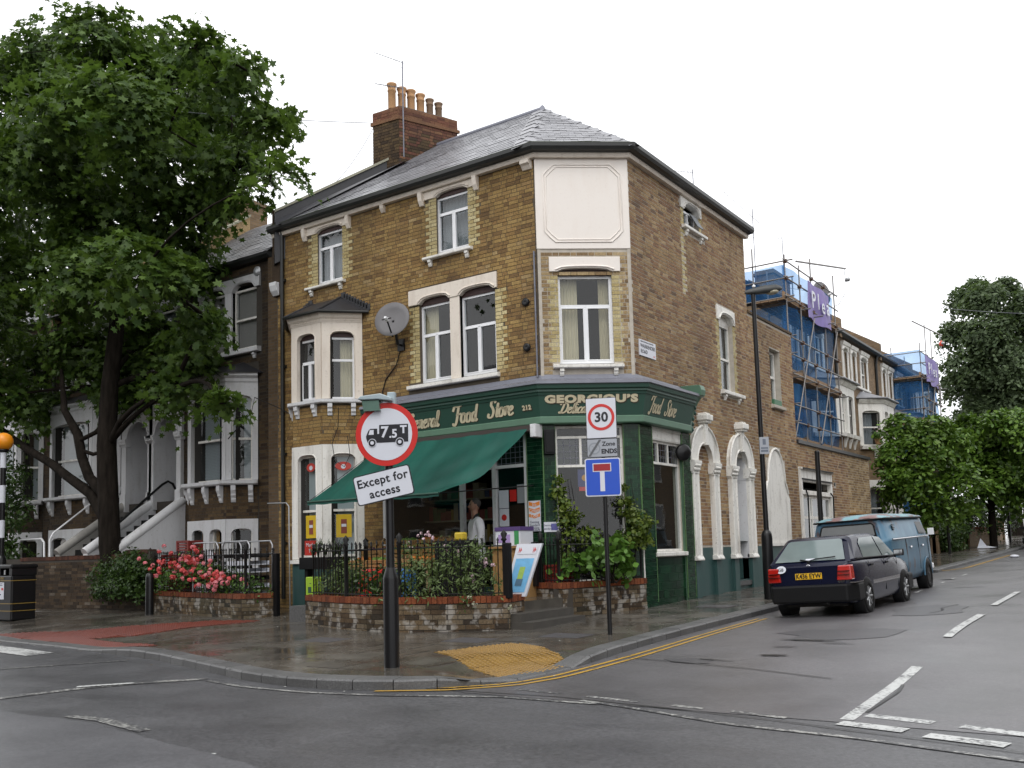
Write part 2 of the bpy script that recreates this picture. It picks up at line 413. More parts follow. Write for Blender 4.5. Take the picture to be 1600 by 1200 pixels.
for nm_, k_, d_ in (('brick_distant_courses', 'brick_side', 1), ('brick_sooty_courses', 'brick_side_dark', .35)):
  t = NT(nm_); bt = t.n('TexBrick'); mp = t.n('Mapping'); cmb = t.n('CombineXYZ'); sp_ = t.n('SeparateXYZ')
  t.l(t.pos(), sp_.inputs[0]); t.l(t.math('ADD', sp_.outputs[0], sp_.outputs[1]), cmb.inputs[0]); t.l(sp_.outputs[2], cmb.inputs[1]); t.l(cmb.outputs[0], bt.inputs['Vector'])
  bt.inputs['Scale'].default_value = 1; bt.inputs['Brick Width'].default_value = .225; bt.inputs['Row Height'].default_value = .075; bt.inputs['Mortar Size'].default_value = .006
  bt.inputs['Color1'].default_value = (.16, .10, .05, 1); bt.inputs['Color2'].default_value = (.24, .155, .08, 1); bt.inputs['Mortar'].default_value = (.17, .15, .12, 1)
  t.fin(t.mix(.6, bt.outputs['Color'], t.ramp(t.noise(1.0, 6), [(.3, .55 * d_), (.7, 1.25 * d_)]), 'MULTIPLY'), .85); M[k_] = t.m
# ---------------------------------------------------------------- ground, road, pavement, kerb, markings
def grid_sheet(name, xs, ys, zf, mat, inside=None, parent=None, kind=None):
    vs = [(x, y, zf(x, y)) for y in ys for x in xs]; n = len(xs); fs = []
    for j in range(len(ys) - 1):
        for i in range(n - 1):
            if inside and not inside((xs[i] + xs[i + 1]) / 2, (ys[j] + ys[j + 1]) / 2): continue
            fs.append((j * n + i, j * n + i + 1, (j + 1) * n + i + 1, (j + 1) * n + i))
    used = sorted({i for f in fs for i in f}); mp = {k: i for i, k in enumerate(used)}
    m = MB(); m.add([vs[i] for i in used], [tuple(mp[i] for i in f) for f in fs], True)
    return m.build(name, mat, parent, kind)
def fr(a, b, st): return [a + (b - a) * i / max(1, round((b - a) / st)) for i in range(max(1, round((b - a) / st)) + 1)]
grid_sheet('ground', fr(-320, 320, 20), fr(-320, 320, 20), lambda x, y: gz0(y) - .35, M_plain('far_ground', (.07, .07, .06), .9), kind='structure')
road = grid_sheet('road', fr(-60, -12, 4) + fr(-11.5, 14, .5) + fr(16, 60, 4), fr(-40, -18, 2) + fr(-17, 16, .5) + fr(18, 110, 4), road_z, M['asphalt'], kind='structure')
KP = [(-40, -3.6), (-14, -5.2), (-9.2, -5.82), (-7.05, -5.99), (-5.6, -6.2), (-3.6, -6.5), (-1.97, -6.98), (-.6, -7.36), (.3, -7.45), (1.0, -7.34), (1.59, -7.14), (2.05, -6.7), (2.3, -6.1), (2.36, -5.3), (2.34, -4.7), (2.25, -3.8), (2.2, -2.5), (2.2, 12.4), (2.62, 13.3), (2.62, 75)]
def resample(path, step):
    out = [Vector((*path[0], 0))]; d = 0
    for a, b in zip(path, path[1:]):
        a = Vector((*a, 0)); b = Vector((*b, 0)); L = (b - a).length; t = step - d
        while t < L: out.append(a + (b - a) * (t / L)); t += step
        d = (d + L) % step
    out.append(Vector((*path[-1], 0))); return out
def seg_dist(x, y, path):
    best = 9e9; side = 1
    for a, b in zip(path, path[1:]):
        ax, ay = a; bx, by = b; dx, dy = bx - ax, by - ay
        t = max(0, min(1, ((x - ax) * dx + (y - ay) * dy) / (dx * dx + dy * dy)))
        d = math.hypot(x - ax - t * dx, y - ay - t * dy)
        if d < best - 1e-9: best = d; side = dx * (y - ay) - dy * (x - ax)
    return best if side > 0 else -best       # positive on the pavement side
def on_pave(x, y): return seg_dist(x, y, KP) > .1
side_road = grid_sheet('side_road_surface', fr(2.15, 9.3, .55), fr(-7.05, 16, .5) + fr(18, 110, 4), lambda x, y: road_z(x, y) + .004, M['asphalt_side'], inside=lambda x, y: seg_dist(x, y, KP) < -.0, kind='structure')
pav = grid_sheet('pavement', fr(-40, -16, 1.5) + fr(-15.8, 2.6, .2), fr(-8, 20, .2) + fr(21, 75, 1.5), lambda x, y: pave_z(x, y) - .005, M['paving'], inside=on_pave, kind='structure')
# far side of the side road
m = MB()
for a, b in zip(fr(-7, 75, 2), fr(-7, 75, 2)[1:]): m.hexa([(9.2, a, gz0(a) - .1), (14, a, gz0(a) - .1), (14, b, gz0(b) - .1), (9.2, b, gz0(b) - .1), (9.2, a, gz0(a) + .1), (14, a, gz0(a) + .1), (14, b, gz0(b) + .1), (9.2, b, gz0(b) + .1)])
m.build('pavement', M['paving'], kind='structure')
# paving slabs: the larger ones as parts, the rest joined
def slab_ok(x, y):
    return seg_dist(x, y, KP) > .5 and not in_poly(x, y, YEL) and not any(in_poly(x, y, p) for p in REDS)
def in_poly(x, y, P):
    c = False; k = len(P)
    for i in range(k):
        x1, y1 = P[i]; x2, y2 = P[(i + 1) % k]
        if (y1 > y) != (y2 > y) and x < (x2 - x1) * (y - y1) / (y2 - y1) + x1: c = not c
    return c
YEL = [(.30, -5.2), (.75, -4.15), (1.25, -4.3), (2.28, -5.15), (2.2, -5.9), (2.08, -6.22)]
REDS = [[(-13, -5.0), (-10.15, -5.33), (-8.83, -4.59), (-8.0, -3.54), (-7.24, -2.59), (-5.98, -2.48), (-6.45, -3.21), (-6.75, -4.62), (-7.62, -5.13), (-5.47, -5.55), (-4.41, -5.9), (-5.29, -6.0), (-7.0, -5.72), (-9.2, -5.55), (-13, -5.1)]]
sl_list = []
row = 0; y = -7.3
while y < 13:
    x = -15.5 + (row % 2) * .38
    while x < 2.2:
        w_ = .75 if rnd.random() < .8 else .5
        if all(slab_ok(px, py) for px in (x, x + w_) for py in (y, y + .55)) and (y < .6 or x > -.3):
            sl_list.append((x, y, w_))
        x += w_
    row += 1; y += .55
sl_list.sort(key=lambda s: math.hypot(s[0] - CAM.x, s[1] - CAM.y))
rest = MB()
for i, (x, y, w_) in enumerate(sl_list):
    m = MB() if i < 290 else rest
    dz = rnd.uniform(-.0015, .0025); g = .004
    P = [(x + g, y + g), (x + w_ - g, y + g), (x + w_ - g, y + .55 - g), (x + g, y + .55 - g)]
    m.hexa([(a, b, pave_z(a, b) - .03) for a, b in P] + [(a, b, pave_z(a, b) + dz) for a, b in P])
    if i < 290: m.build('paving_slab', M['paving'], pav)
if rest.f: rest.build('paving_slabs_far', M['paving'], pav, kind='stuff')
# kerb
kerb = thing('kerb', None, None); kerb['kind'] = 'structure'
kp = resample(KP[1:], .46); mfar = MB()
for i, (a, b) in enumerate(zip(kp, kp[1:])):
    if (b - a).length < .2: continue
    d = (b - a).normalized(); nrm = Vector((-d.y, d.x, 0)); g = d * .006
    q = [a + g, b - g, b - g + nrm * .27, a + g + nrm * .27]
    m = mfar if b.y > 16 else MB()
    dz = rnd.uniform(-.002, .004)
    def tz(p): return pave_z(p.x, p.y) + .003 + dz
    top = [(p.x, p.y, tz(p)) for p in q]; bot = [(p.x, p.y, gz0(p.y) - .12) for p in q]
    # chamfered front edge
    ch = .02
    m.add(bot + [(top[0][0], top[0][1], top[0][2] - ch), (top[1][0], top[1][1], top[1][2] - ch)] + [(top[0][0] + nrm.x * ch, top[0][1] + nrm.y * ch, top[0][2]), (top[1][0] + nrm.x * ch, top[1][1] + nrm.y * ch, top[1][2])] + top[2:],
          [(0, 1, 5, 4), (4, 5, 7, 6), (6, 7, 8, 9), (1, 2, 8, 7, 5), (2, 3, 9, 8), (3, 0, 4, 6, 9)])
    if m is not mfar: m.build('kerb_stone', M['kerb'], kerb)
if mfar.f: mfar.build('kerb_stones_far', M['kerb'], kerb, kind='stuff')
# tactile paving: slabs with blisters
def tactile(name, poly, ang, mat, kind_step=.4):
    root = thing(name, None, None, (0, 0, 0)); root['kind'] = 'structure'
    ca, sa = math.cos(ang), math.sin(ang)
    us = [p[0] * ca + p[1] * sa for p in poly]; vs_ = [-p[0] * sa + p[1] * ca for p in poly]
    grid_sheet('tactile_bed', fr(min(p[0] for p in poly), max(p[0] for p in poly), .06), fr(min(p[1] for p in poly), max(p[1] for p in poly), .06), lambda x, y: pave_z(x, y) - .002, mat, lambda x, y: in_poly(x, y, poly) and seg_dist(x, y, KP) > .2, root)
    bl = MB(); u = min(us)
    def W(u, v): return (u * ca - v * sa, u * sa + v * ca)
    while u < max(us):
        v = min(vs_)
        while v < max(vs_):
            c_ = W(u + .2, v + .2)
            cs = [W(u + a, v + b) for a, b in ((.006, .006), (.394, .006), (.394, .394), (.006, .394))]
            # clip slab to the patch by pulling outside corners toward the nearest inside position
            ins = [in_poly(px, py, poly) and seg_dist(px, py, KP) > .2 for px, py in cs]
            if sum(ins) >= 2 or (in_poly(*c_, poly) and sum(ins) >= 1):
                cs2 = []
                for (px, py), k in zip(cs, ins):
                    if not k:
                        src = c_ if in_poly(*c_, poly) else [q for q, kk in zip(cs, ins) if kk][0]
                        lo, hi = 0, 1
                        for _ in range(8):
                            md = (lo + hi) / 2; q = (src[0] + (px - src[0]) * md, src[1] + (py - src[1]) * md)
                            if in_poly(*q, poly) and seg_dist(*q, KP) > .2: lo = md
                            else: hi = md
                        px, py = src[0] + (px - src[0]) * lo, src[1] + (py - src[1]) * lo
                    cs2.append((px, py))
                m = MB(); m.hexa([(a, b, pave_z(a, b) - .03) for a, b in cs2] + [(a, b, pave_z(a, b) + .002) for a, b in cs2])
                m.build('tactile_slab', mat, root)
                for i in range(6):
                    for j in range(6):
                        px, py = W(u + .033 + i * .0667, v + .033 + j * .0667)
                        if not in_poly(px, py, poly): continue
                        z = pave_z(px, py) + .002; r = .023
                        pts = [(px + r * math.cos(k * math.pi / 3), py + r * math.sin(k * math.pi / 3), z) for k in range(6)] + [(px + .6 * r * math.cos(k * math.pi / 3), py + .6 * r * math.sin(k * math.pi / 3), z + .011) for k in range(6)]
                        bl.add(pts, [(k, (k + 1) % 6, 6 + (k + 1) % 6, 6 + k) for k in range(6)] + [(6, 7, 8, 9, 10, 11)], True)
            v += .4
        u += .4
    bl.build('tactile_blisters', mat, root, kind='stuff')
tactile('tactile_paving_buff', YEL, R(-26), M['tactile_y'])
tactile('tactile_paving_red', REDS[0], R(-8), M['tactile_r'])
def strip(name, pts, wd, mat, off=.008, step=.4, parent=None, zf=road_z):
    ps = resample(pts, step) if len(pts) > 1 else pts
    m = MB(); L = []
    for i, p in enumerate(ps):
        t = (ps[min(i + 1, len(ps) - 1)] - ps[max(i - 1, 0)]).normalized(); n_ = Vector((-t.y, t.x, 0)) * wd / 2
        L += [p + n_, p - n_]
    m.add([(p.x, p.y, zf(p.x, p.y) + off) for p in L], [(2 * i, 2 * i + 1, 2 * i + 3, 2 * i + 2) for i in range(len(ps) - 1)])
    return m.build(name, mat, parent)
mk = thing('road_markings', None, None); mk['kind'] = 'structure'
dy = [(1.24, -7.28), (1.9, -6.96), (2.38, -6.5), (2.55, -5.9), (2.58, -5.23), (2.6, -4.2), (2.58, -3.07), (2.54, -1.5), (2.5, .35)]
def offset(path, d):
    o = []
    for i, p in enumerate(path):
        a = path[max(0, i - 1)]; b = path[min(len(path) - 1, i + 1)]; dx, dy_ = b[0] - a[0], b[1] - a[1]; L = math.hypot(dx, dy_)
        o.append((p[0] - dy_ / L * d, p[1] + dx / L * d))
    return o
strip('yellow_line', offset(dy, .07), .055, M['line_yellow'], .010, .25, mk)
strip('yellow_line', offset(dy, -.07), .055, M['line_yellow'], .010, .25, mk)
strip('yellow_line', [(2.6, 14), (3.05, 15), (3.05, 24)], .1, M['line_yellow'], .012, .5, mk)
for a, b in (((2.57, -6.7), (3.13, -6.76)), ((3.44, -6.79), (4.02, -6.88)), ((4.37, -6.9), (4.67, -6.96)), ((4.93, -6.97), (5.42, -7.06)), ((5.84, -7.08), (6.34, -7.17)), ((6.5, -7.27), (7.03, -7.38)), ((7.2, -7.42), (7.75, -7.5))):
    wd = .16 if a[0] > 5.6 else .07
    strip('give_way_dash', [a, b], wd, M['line_white'] if a[0] > 5.6 else M['line_worn'], .007, .3, mk)
for a, b in (((5.95, -6.72), (6.46, -6.82)), ((6.66, -6.87), (7.2, -7.02)), ((7.4, -7.08), (7.9, -7.2))):
    strip('give_way_dash', [a, b], .13, M['line_white'], .007, .3, mk)
strip('centre_line_dash', [(5.86, -6.95), (5.8, -4.21)], .11, M['line_white'], .007, .3, mk)
for a, b in (((5.75, -2.36), (5.74, .13)), ((5.68, 1.63), (5.67, 4.4)), ((5.66, 6.4), (5.66, 9.2)), ((5.66, 11.5), (5.66, 14.3)), ((5.66, 17), (5.66, 20))):
    strip('centre_line_dash', [a, b], .1, M['line_white'], .007, .3, mk)
for a, b in (((2.42, .55), (2.9, .72)), ((3.28, 1.22), (3.88, 1.32)), ((3.84, 2.48), (3.82, 3.12)), ((3.82, 3.8), (3.81, 4.37)), ((3.78, 5.3), (3.76, 5.95)), ((3.74, 6.6), (3.72, 7.23)), ((3.7, 8.1), (3.68, 8.7)), ((3.65, 9.4), (3.64, 10.1)), ((3.64, 11), (3.64, 11.7))):
    strip('parking_bay_dash', [a, b], .055, M['line_white'], .007, .3, mk)
strip('kerbside_line', [(-1.2, -7.5), (-.4, -7.66), (.6, -7.66), (1.5, -7.5), (2.1, -7.3), (2.7, -7.12), (3.72, -7.1)], .06, M['line_worn'], .007, .25, mk)
strip('edge_line', [(3.5, -7.0), (3.95, -7.1), (5.11, -7.46), (6.05, -7.54), (7.03, -7.75), (8, -7.95)], .06, M['line_worn'], .007, .25, mk)
strip('zebra_stripe', [(-9.3, -6.32), (-6.25, -6.7)], .42, M['line_white'], .007, .3, mk)
strip('zebra_edge_line', [(-5.4, -8.3), (-5.06, -7.9), (-4.42, -7.18), (-4.0, -6.7)], .07, M['line_worn'], .007, .25, mk)
strip('zigzag_line', [(-2.5, -9.6), (-2.41, -9.23), (-2.19, -8.49), (-1.77, -7.85), (-1.3, -7.42)], .14, M['line_worn'], .007, .25, mk)
strip('zigzag_line', [(-2.28, -8.44), (-1.85, -8.0)], .1, M['line_white'], .016, .25, mk)
strip('worn_arrow_mark', [(-.6, -9.5), (-.07, -9.49), (.77, -9.63)], .12, M['line_worn'], .007, .25, mk)
strip('paint_fleck', [(2.0, -9.98), (2.1, -9.93)], .04, M['line_white'], .007, .1, mk)
# the newer carriageway surface nearest the camera, with its ragged joint
jb = [(-30, -9.55), (-6, -9.6), (-1.53, -9.68), (-.13, -9.64), (1.09, -9.82), (2.08, -9.96), (2.72, -10.07), (4, -10.35), (6, -10.9), (8, -11.6), (9, -12.4)]
m = MB(); ps = resample(jb, .12)
ps = [p + Vector((0, rnd.uniform(-.02, .02), 0)) for p in ps]
m.add([(p.x, p.y, road_z(p.x, p.y) + .014) for p in ps] + [(p.x, p.y - 9, road_z(p.x, p.y - 9) + .014) for p in ps] + [(p.x, p.y + .012, road_z(p.x, p.y) - .01) for p in ps],
      [(i, i + 1, len(ps) + i + 1, len(ps) + i)[::-1] for i in range(len(ps) - 1)] + [(i, i + 1, 2 * len(ps) + i + 1, 2 * len(ps) + i) for i in range(len(ps) - 1)])
t = NT('asphalt_worn_smooth'); c = t.ramp(t.noise(32, 8, rough=.8), [(.32, (.045, .045, .05)), (.6, (.10, .10, .108)), (.74, (.2, .2, .21))])
c = t.mix(.5, c, t.ramp(t.noise(1.2, 6), [(.3, .75), (.7, 1.25)]), 'MULTIPLY'); t.bump(t.noise(150, 2), .4, .005); t.fin(c, t.ramp(t.noise(.8, 5), [(.3, .34), (.7, .5)]), spec=.8)
m.build('road_resurfaced_strip', t.m, kind='structure')
# patches, tar seams and potholes
def blob(name, c, rx, ry, mat, off, n=22, ang=0, parent=None, jit=.18):
    m = MB(); pts = []
    for k in range(n):
        q = 2 * math.pi * k / n; r = 1 + rnd.uniform(-jit, jit)
        x, y = rx * r * math.cos(q), ry * r * math.sin(q)
        x, y = c[0] + x * math.cos(ang) - y * math.sin(ang), c[1] + x * math.sin(ang) + y * math.cos(ang); pts.append((x, y, road_z(x, y) + off))
    m.add(pts, [tuple(range(n))]); return m.build(name, mat, parent)
rp = thing('road_repairs', None, None); rp['kind'] = 'structure'
for c_, rx, ry in (((4.45, -2.1), .75, .55), ((4.9, 1.0), .5, .8), ((3.4, -4.4), .3, .2)): blob('asphalt_patch', c_, rx, ry, M['patch'], .009, 11, parent=rp, jit=.32)
for c_, rx, ry in (((4.2, -2.66), .42, .035), ((4.17, -3.85), .2, .05), ((3.95, .30), .24, .03), ((4.6, 6.17), .3, .05), ((3.6, 9.4), .16, .1), ((4.6, -2.9), .2, .02), ((3.65, -4.3), .22, .02), ((4.1, -3.2), .15, .02)): blob('pothole_edge', c_, rx, ry, M['tar'], .016, 16, rnd.uniform(-.15, .15), rp, .35)
strip('tar_seam', [(1.6, -7.02), (3.2, -6.93), (4.5, -7.06), (5.46, -7.2), (5.9, -7.3), (6.53, -7.42), (7.14, -7.56), (8.2, -7.7)], .018, M['tar'], .009, .15, rp)
strip('tar_seam', [(5.92, -6.6), (5.93, -5.6), (5.88, -5.2)], .03, M['tar'], .010, .15, rp)
strip('tar_seam', [(5.0, .43), (5.1, .9), (5.0, 1.3), (5.12, 1.96)], .04, M['tar'], .009, .15, rp)
strip('tar_seam', [(2.7, -4.4), (4.2, -4.75), (5.2, -5.1)], .02, M['tar'], .013, .15, rp)
for x, y in ((-.05, -4.03), (1.0, -3.2), (-2.3, -4.6), (1.2, 1.6)):
    m = MB(); a = .32; b = .24
    cs = [(x - a, y - b), (x + a, y - b), (x + a, y + b), (x - a, y + b)]
    m.hexa([(p, q, pave_z(p, q) - .02) for p, q in cs] + [(p, q, pave_z(p, q) + .005) for p, q in cs]); m.build('inspection_cover', M['patch'], pav)
# damp litter: fallen leaves and scraps on the pavement and in the gutter
lf = MB()
for _ in range(420):
    q = rnd.random()
    if q < .45: i = rnd.randrange(len(kp) - 1); p = kp[i].lerp(kp[i + 1], rnd.random()); x, y = p.x, p.y; d = rnd.uniform(.02, .25); t_ = (kp[i + 1] - kp[i]).normalized(); x += t_.y * d; y -= t_.x * d; z = road_z(x, y) + .01
    else: x, y = rnd.uniform(-7, 2), rnd.uniform(-4.2, 1.5); z = pave_z(x, y) + .006
    if y > 14 or (q >= .45 and not on_pave(x, y)): continue
    a = rnd.uniform(0, 6.3); s_ = rnd.uniform(.012, .03)
    lf.mat(0 if rnd.random() < .75 else 1).add([(x + s_ * math.cos(a), y + s_ * math.sin(a), z), (x + .6 * s_ * math.cos(a + 1.6), y + .6 * s_ * math.sin(a + 1.6), z + .003), (x - s_ * math.cos(a), y - s_ * math.sin(a), z + .002), (x - .6 * s_ * math.cos(a + 1.6), y - .6 * s_ * math.sin(a + 1.6), z + .004)], [(0, 1, 2, 3)])
lf.build('fallen_leaves', [M_plain('dead_leaf', (.12, .075, .03), .7, var=.5, scale=30), M_plain('petal_scrap', (.5, .5, .46), .7)], kind='stuff', label='scattered wet leaves and petals on the pavement and gutter')
# ---------------------------------------------------------------- building helpers
def wall(m, F, u0, u1, z0, z1, ops=(), depth=.16, n=0.0, reveal_mi=None):
    """wall face at offset n with rectangular openings and their reveals"""
    us = sorted({u0, u1, *[min(u1, max(u0, v)) for o in ops for v in o[:2]]}); zs = sorted({z0, z1, *[min(z1, max(z0, v)) for o in ops for v in o[2:4]]})
    for a, b in zip(us, us[1:]):
        for c, d in zip(zs, zs[1:]):
            uc, zc = (a + b) / 2, (c + d) / 2
            if any(o[0] < uc < o[1] and o[2] < zc < o[3] for o in ops): continue
            m.quad(F.p(a, n, c), F.p(b, n, c), F.p(b, n, d), F.p(a, n, d))
    mi = m.mi
    if reveal_mi is not None: m.mi = reveal_mi
    for o in ops:
        a, b, c, d = o[:4]; P = F.p; k = n - depth
        m.quad(P(a, k, c), P(a, n, c), P(a, n, d), P(a, k, d)); m.quad(P(b, n, c), P(b, k, c), P(b, k, d), P(b, n, d))
        m.quad(P(a, n, d), P(b, n, d), P(b, k, d), P(a, k, d)); m.quad(P(a, k, c), P(b, k, c), P(b, n, c), P(a, n, c))
    m.mi = mi
def cut(segs, a, b):
    o = []
    for s, e in segs:
        if b <= s or a >= e: o.append((s, e)); continue
        if a - s > .03: o.append((s, a - .006))
        if e - b > .03: o.append((b + .006, e))
    return o
def bricks(F, u0, u1, z0, z1, excl, key, out, course=.075, seed=0, flemish=True, topfn=None):
    r = random.Random(seed); i = 0; z = z0
    while z + .06 < z1:
        u = u0 - r.choice((0, .055, .11)) - (.08 if i % 2 else 0); j = i % 2
        while u < u1:
            L = .218 if (j % 2 == 0 or not flemish) else .105
            L += r.uniform(-.006, .006)
            s = [(max(u0, u), min(u1, u + L))]
            for e in excl:
                if e[2] < z + .05 and e[3] > z + .02: s = cut(s, e[0], e[1])
            jz = .0105 if key not in ('brick_r', 'brick_pale') else .0135
            for a, b in s:
                if b - a > .028 and (topfn is None or z + .065 < topfn((a + b) / 2)): out.append((F, a, b, z, z + course - jz, key))
            u += L + .0105; j += 1
        z += course; i += 1
def place_bricks(root, lst, name='brick', limit=300, proud=.005, mats=None):
    """bricks seen largest become parts of their own, the rest one joined part per material"""
    def size(b):
        F, a, e, z0, z1, k = b
        c = Vector(F.p((a + e) / 2, 0, (z0 + z1) / 2)) - CAM; d = c.length
        return abs(F.n.dot(c) / d) * (e - a) * (z1 - z0) / d / d
    idx = sorted(range(len(lst)), key=lambda i: -size(lst[i]))
    big = set(idx[:limit]); joined = {}; unit = {}
    r = random.Random(5)
    off = Vector((0, 0, 0)); q = root
    while q is not None: off = off + q.location; q = q.parent
    for i, (F, a, e, z0, z1, k) in enumerate(lst):
        p = proud + r.uniform(-.002, .0025)
        if i in big:
            if k not in unit:
                me = bpy.data.meshes.new(name)
                me.from_pydata([(-.5, 0, 0), (.5, 0, 0), (.5, 1, 0), (-.5, 1, 0), (-.5, 0, 1), (.5, 0, 1), (.5, 1, 1), (-.5, 1, 1)], [], [(0, 1, 5, 4), (1, 2, 6, 5), (3, 0, 4, 7), (4, 5, 6, 7), (3, 2, 1, 0), (2, 3, 7, 6)])
                me.materials.append(M[k]); unit[k] = me
            o = bpy.data.objects.new(name, unit[k]); C.objects.link(o); o.parent = root
            w_ = Vector(F.p((a + e) / 2, p, z0)) - off
            o.location = w_; o.rotation_euler = (0, 0, F.rot()); o.scale = (e - a, p + .012, z1 - z0)
        else:
            m = joined.setdefault(k, MB()); P = F.p; h = -.003
            m.add([P(a, p, z0), P(e, p, z0), P(e, p, z1), P(a, p, z1), P(a, h, z0), P(e, h, z0), P(e, h, z1), P(a, h, z1)],
                  [(0, 1, 2, 3), (1, 5, 6, 2), (4, 0, 3, 7), (3, 2, 6, 7), (4, 5, 1, 0)])
    for k, m in joined.items(): m.build('brickwork', M[k], root, kind='stuff')
def arch_pts(a, b, zb, zc, n=9, pw=.5):
    """segmental arch from (a,zb) over crown zc to (b,zb)"""
    o = []
    for i in range(n + 1):
        t = -1 + 2 * i / n
        o.append(((a + b) / 2 + (b - a) / 2 * t, zb + (zc - zb) * (1 - abs(t) ** 2.6) ** pw))
    return o
def lintel(root, F, u0, u1, zfoot, ztop, holes, n1=.05, n0=-.1, mat='cream', name='lintel'):
    """white head block with one or more flat arches cut into its foot: holes = (a, b, crown)"""
    poly = [(u0, zfoot)]
    for a, b, zc in holes: poly += arch_pts(a, b, zfoot, zc)
    poly += [(u1, zfoot), (u1, ztop), (u0, ztop)]
    m = MB(); m.prism(F, poly, n0, n1)
    o = m.build(name, M[mat], root, bevel=.008)
    for a, b, zc in holes:      # moulded edge round the arch
        k = MB(); pts = [F.p(u, n1 + .004, z + .035) for u, z in arch_pts(a - .03, b + .03, zfoot, zc)]
        k.tube(pts, .018, 6); k.build('arch_moulding', M[mat], o)
    return o
def curtain(m, F, u0, u1, z0, z1, n, amp=.02, folds=7):
    k = folds * 6; vs = []
    for i in range(k + 1):
        u = u0 + (u1 - u0) * i / k; d = amp * math.sin(i * math.pi * 2 / 6 + .4 * math.sin(i)); vs += [F.p(u, n + d, z0), F.p(u, n + d * .8, z1)]
    m.add(vs, [(2 * i, 2 * i + 2, 2 * i + 3, 2 * i + 1) for i in range(k)], True)
def window(root, F, u0, u1, z0, z1, n=-.09, rails=(), mulls=(), fw=.045, mat='upvc', glass='glass', curt=None, arch=None, room=1.0, sash=False, bead=.018, name='window', roommat='room', blindmat='blind'):
    """frame with rails and mullions; a pane of glass in every cell; a dark room behind. mulls: (u, za, zb)"""
    m = MB(); d0, d1 = n - .05, n + .015
    m.fbox(F, u0, u0 + fw, d0, d1, z0, z1); m.fbox(F, u1 - fw, u1, d0, d1, z0, z1)
    m.fbox(F, u0 + fw, u1 - fw, d0, d1, z0, z0 + fw); m.fbox(F, u0 + fw, u1 - fw, d0, d1, z1 - fw, z1)
    rl = sorted(rails)
    for z in rl: m.fbox(F, u0 + fw, u1 - fw, d0 + .002, d1 - .002 + (.012 if sash else 0), z - fw * .5, z + fw * .5)
    for u, a, b in mulls: m.fbox(F, u - fw * .5, u + fw * .5, d0 + .004, d1 - .004, a, b)
    w_ = m.build(name, M[mat], root)
    zz = [z0 + fw] + [v for z in rl for v in (z - fw * .5, z + fw * .5)] + [z1 - fw]
    for i in range(0, len(zz), 2):
        a, b = zz[i], zz[i + 1]; c = (a + b) / 2
        um = sorted(u for u, p, q in mulls if p < c < q)
        uu = [u0 + fw] + [v for u in um for v in (u - fw * .5, u + fw * .5)] + [u1 - fw]
        for j in range(0, len(uu), 2):
            p, q = uu[j], uu[j + 1]
            if bead and mulls and len(uu) > 2:     # opening casement: its own bead frame
                k = MB()
                k.fbox(F, p, p + bead, n - .03, d1 + .008, a, b); k.fbox(F, q - bead, q, n - .03, d1 + .008, a, b)
                k.fbox(F, p + bead, q - bead, n - .03, d1 + .008, a, a + bead); k.fbox(F, p + bead, q - bead, n - .03, d1 + .008, b - bead, b)
                k.build('casement', M[mat], w_)
            k = MB(); e = rnd.uniform(-.004, .004)
            k.quad(F.p(p, n - .012, a), F.p(q, n - .012 + e, a), F.p(q, n - .012 - e, b), F.p(p, n - .012, b)); k.build('pane', M[glass], w_)
    if curt:
        k = MB()
        for kind in curt.split():
            if kind == 'left': curtain(k, F, u0 - .05, u0 + .03 + (u1 - u0) * .35, z0 + .02, z1 - .02, n - .14)
            if kind == 'right': curtain(k, F, u1 - .03 - (u1 - u0) * .2, u1 - .03, z0 + .02, z1 - .02, n - .14)
            if kind == 'full': curtain(k, F, u0 - .1, u1 + .08, z0 + .02, z1 - .02, n - .14, .02, 11)
            if kind == 'blind':
                nz_ = int((z1 - z0) / .035)
                for i in range(nz_): k.quad(F.p(u0 - .08, n - .10, z0 + i * .035), F.p(u1 + .05, n - .10, z0 + i * .035), F.p(u1 + .05, n - .085, z0 + i * .035 + .031), F.p(u0 - .08, n - .085, z0 + i * .035 + .031))
        k.build('blind' if 'blind' in curt else 'curtain', M[blindmat if 'blind' in curt else ('net' if 'net' in curt else 'curtain')], w_)
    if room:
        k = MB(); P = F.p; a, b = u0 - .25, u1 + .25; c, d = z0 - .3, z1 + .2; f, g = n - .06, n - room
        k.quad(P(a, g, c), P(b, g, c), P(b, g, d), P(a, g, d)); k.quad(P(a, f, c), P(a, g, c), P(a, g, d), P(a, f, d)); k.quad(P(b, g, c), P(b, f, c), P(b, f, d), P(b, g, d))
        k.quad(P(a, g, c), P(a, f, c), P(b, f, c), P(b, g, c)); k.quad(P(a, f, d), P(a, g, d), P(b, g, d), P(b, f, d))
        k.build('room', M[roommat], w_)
    return w_
def sill(root, F, u0, u1, z0, z1, proj=.09, corb=(), mat='white', cw=.08, ch=.14):
    m = MB(); m.profile(F, [(-.1, z0), (proj - .015, z0), (proj, z0 + .015), (proj, z1 - .015), (-.1, z1 + .01)], u0, u1)
    o = m.build('sill', M[mat], root, bevel=.006)
    for u in corb:
        k = MB(); k.profile(F, [(-.01, z0 - ch), (.03, z0 - ch), (.05, z0 - ch * .7), (.05, z0 - ch * .45), (.075, z0 - ch * .4), (.075, z0 - .002), (-.01, z0 - .002)], u - cw / 2, u + cw / 2)
        k.build('corbel', M[mat], o, bevel=.005)
    return o
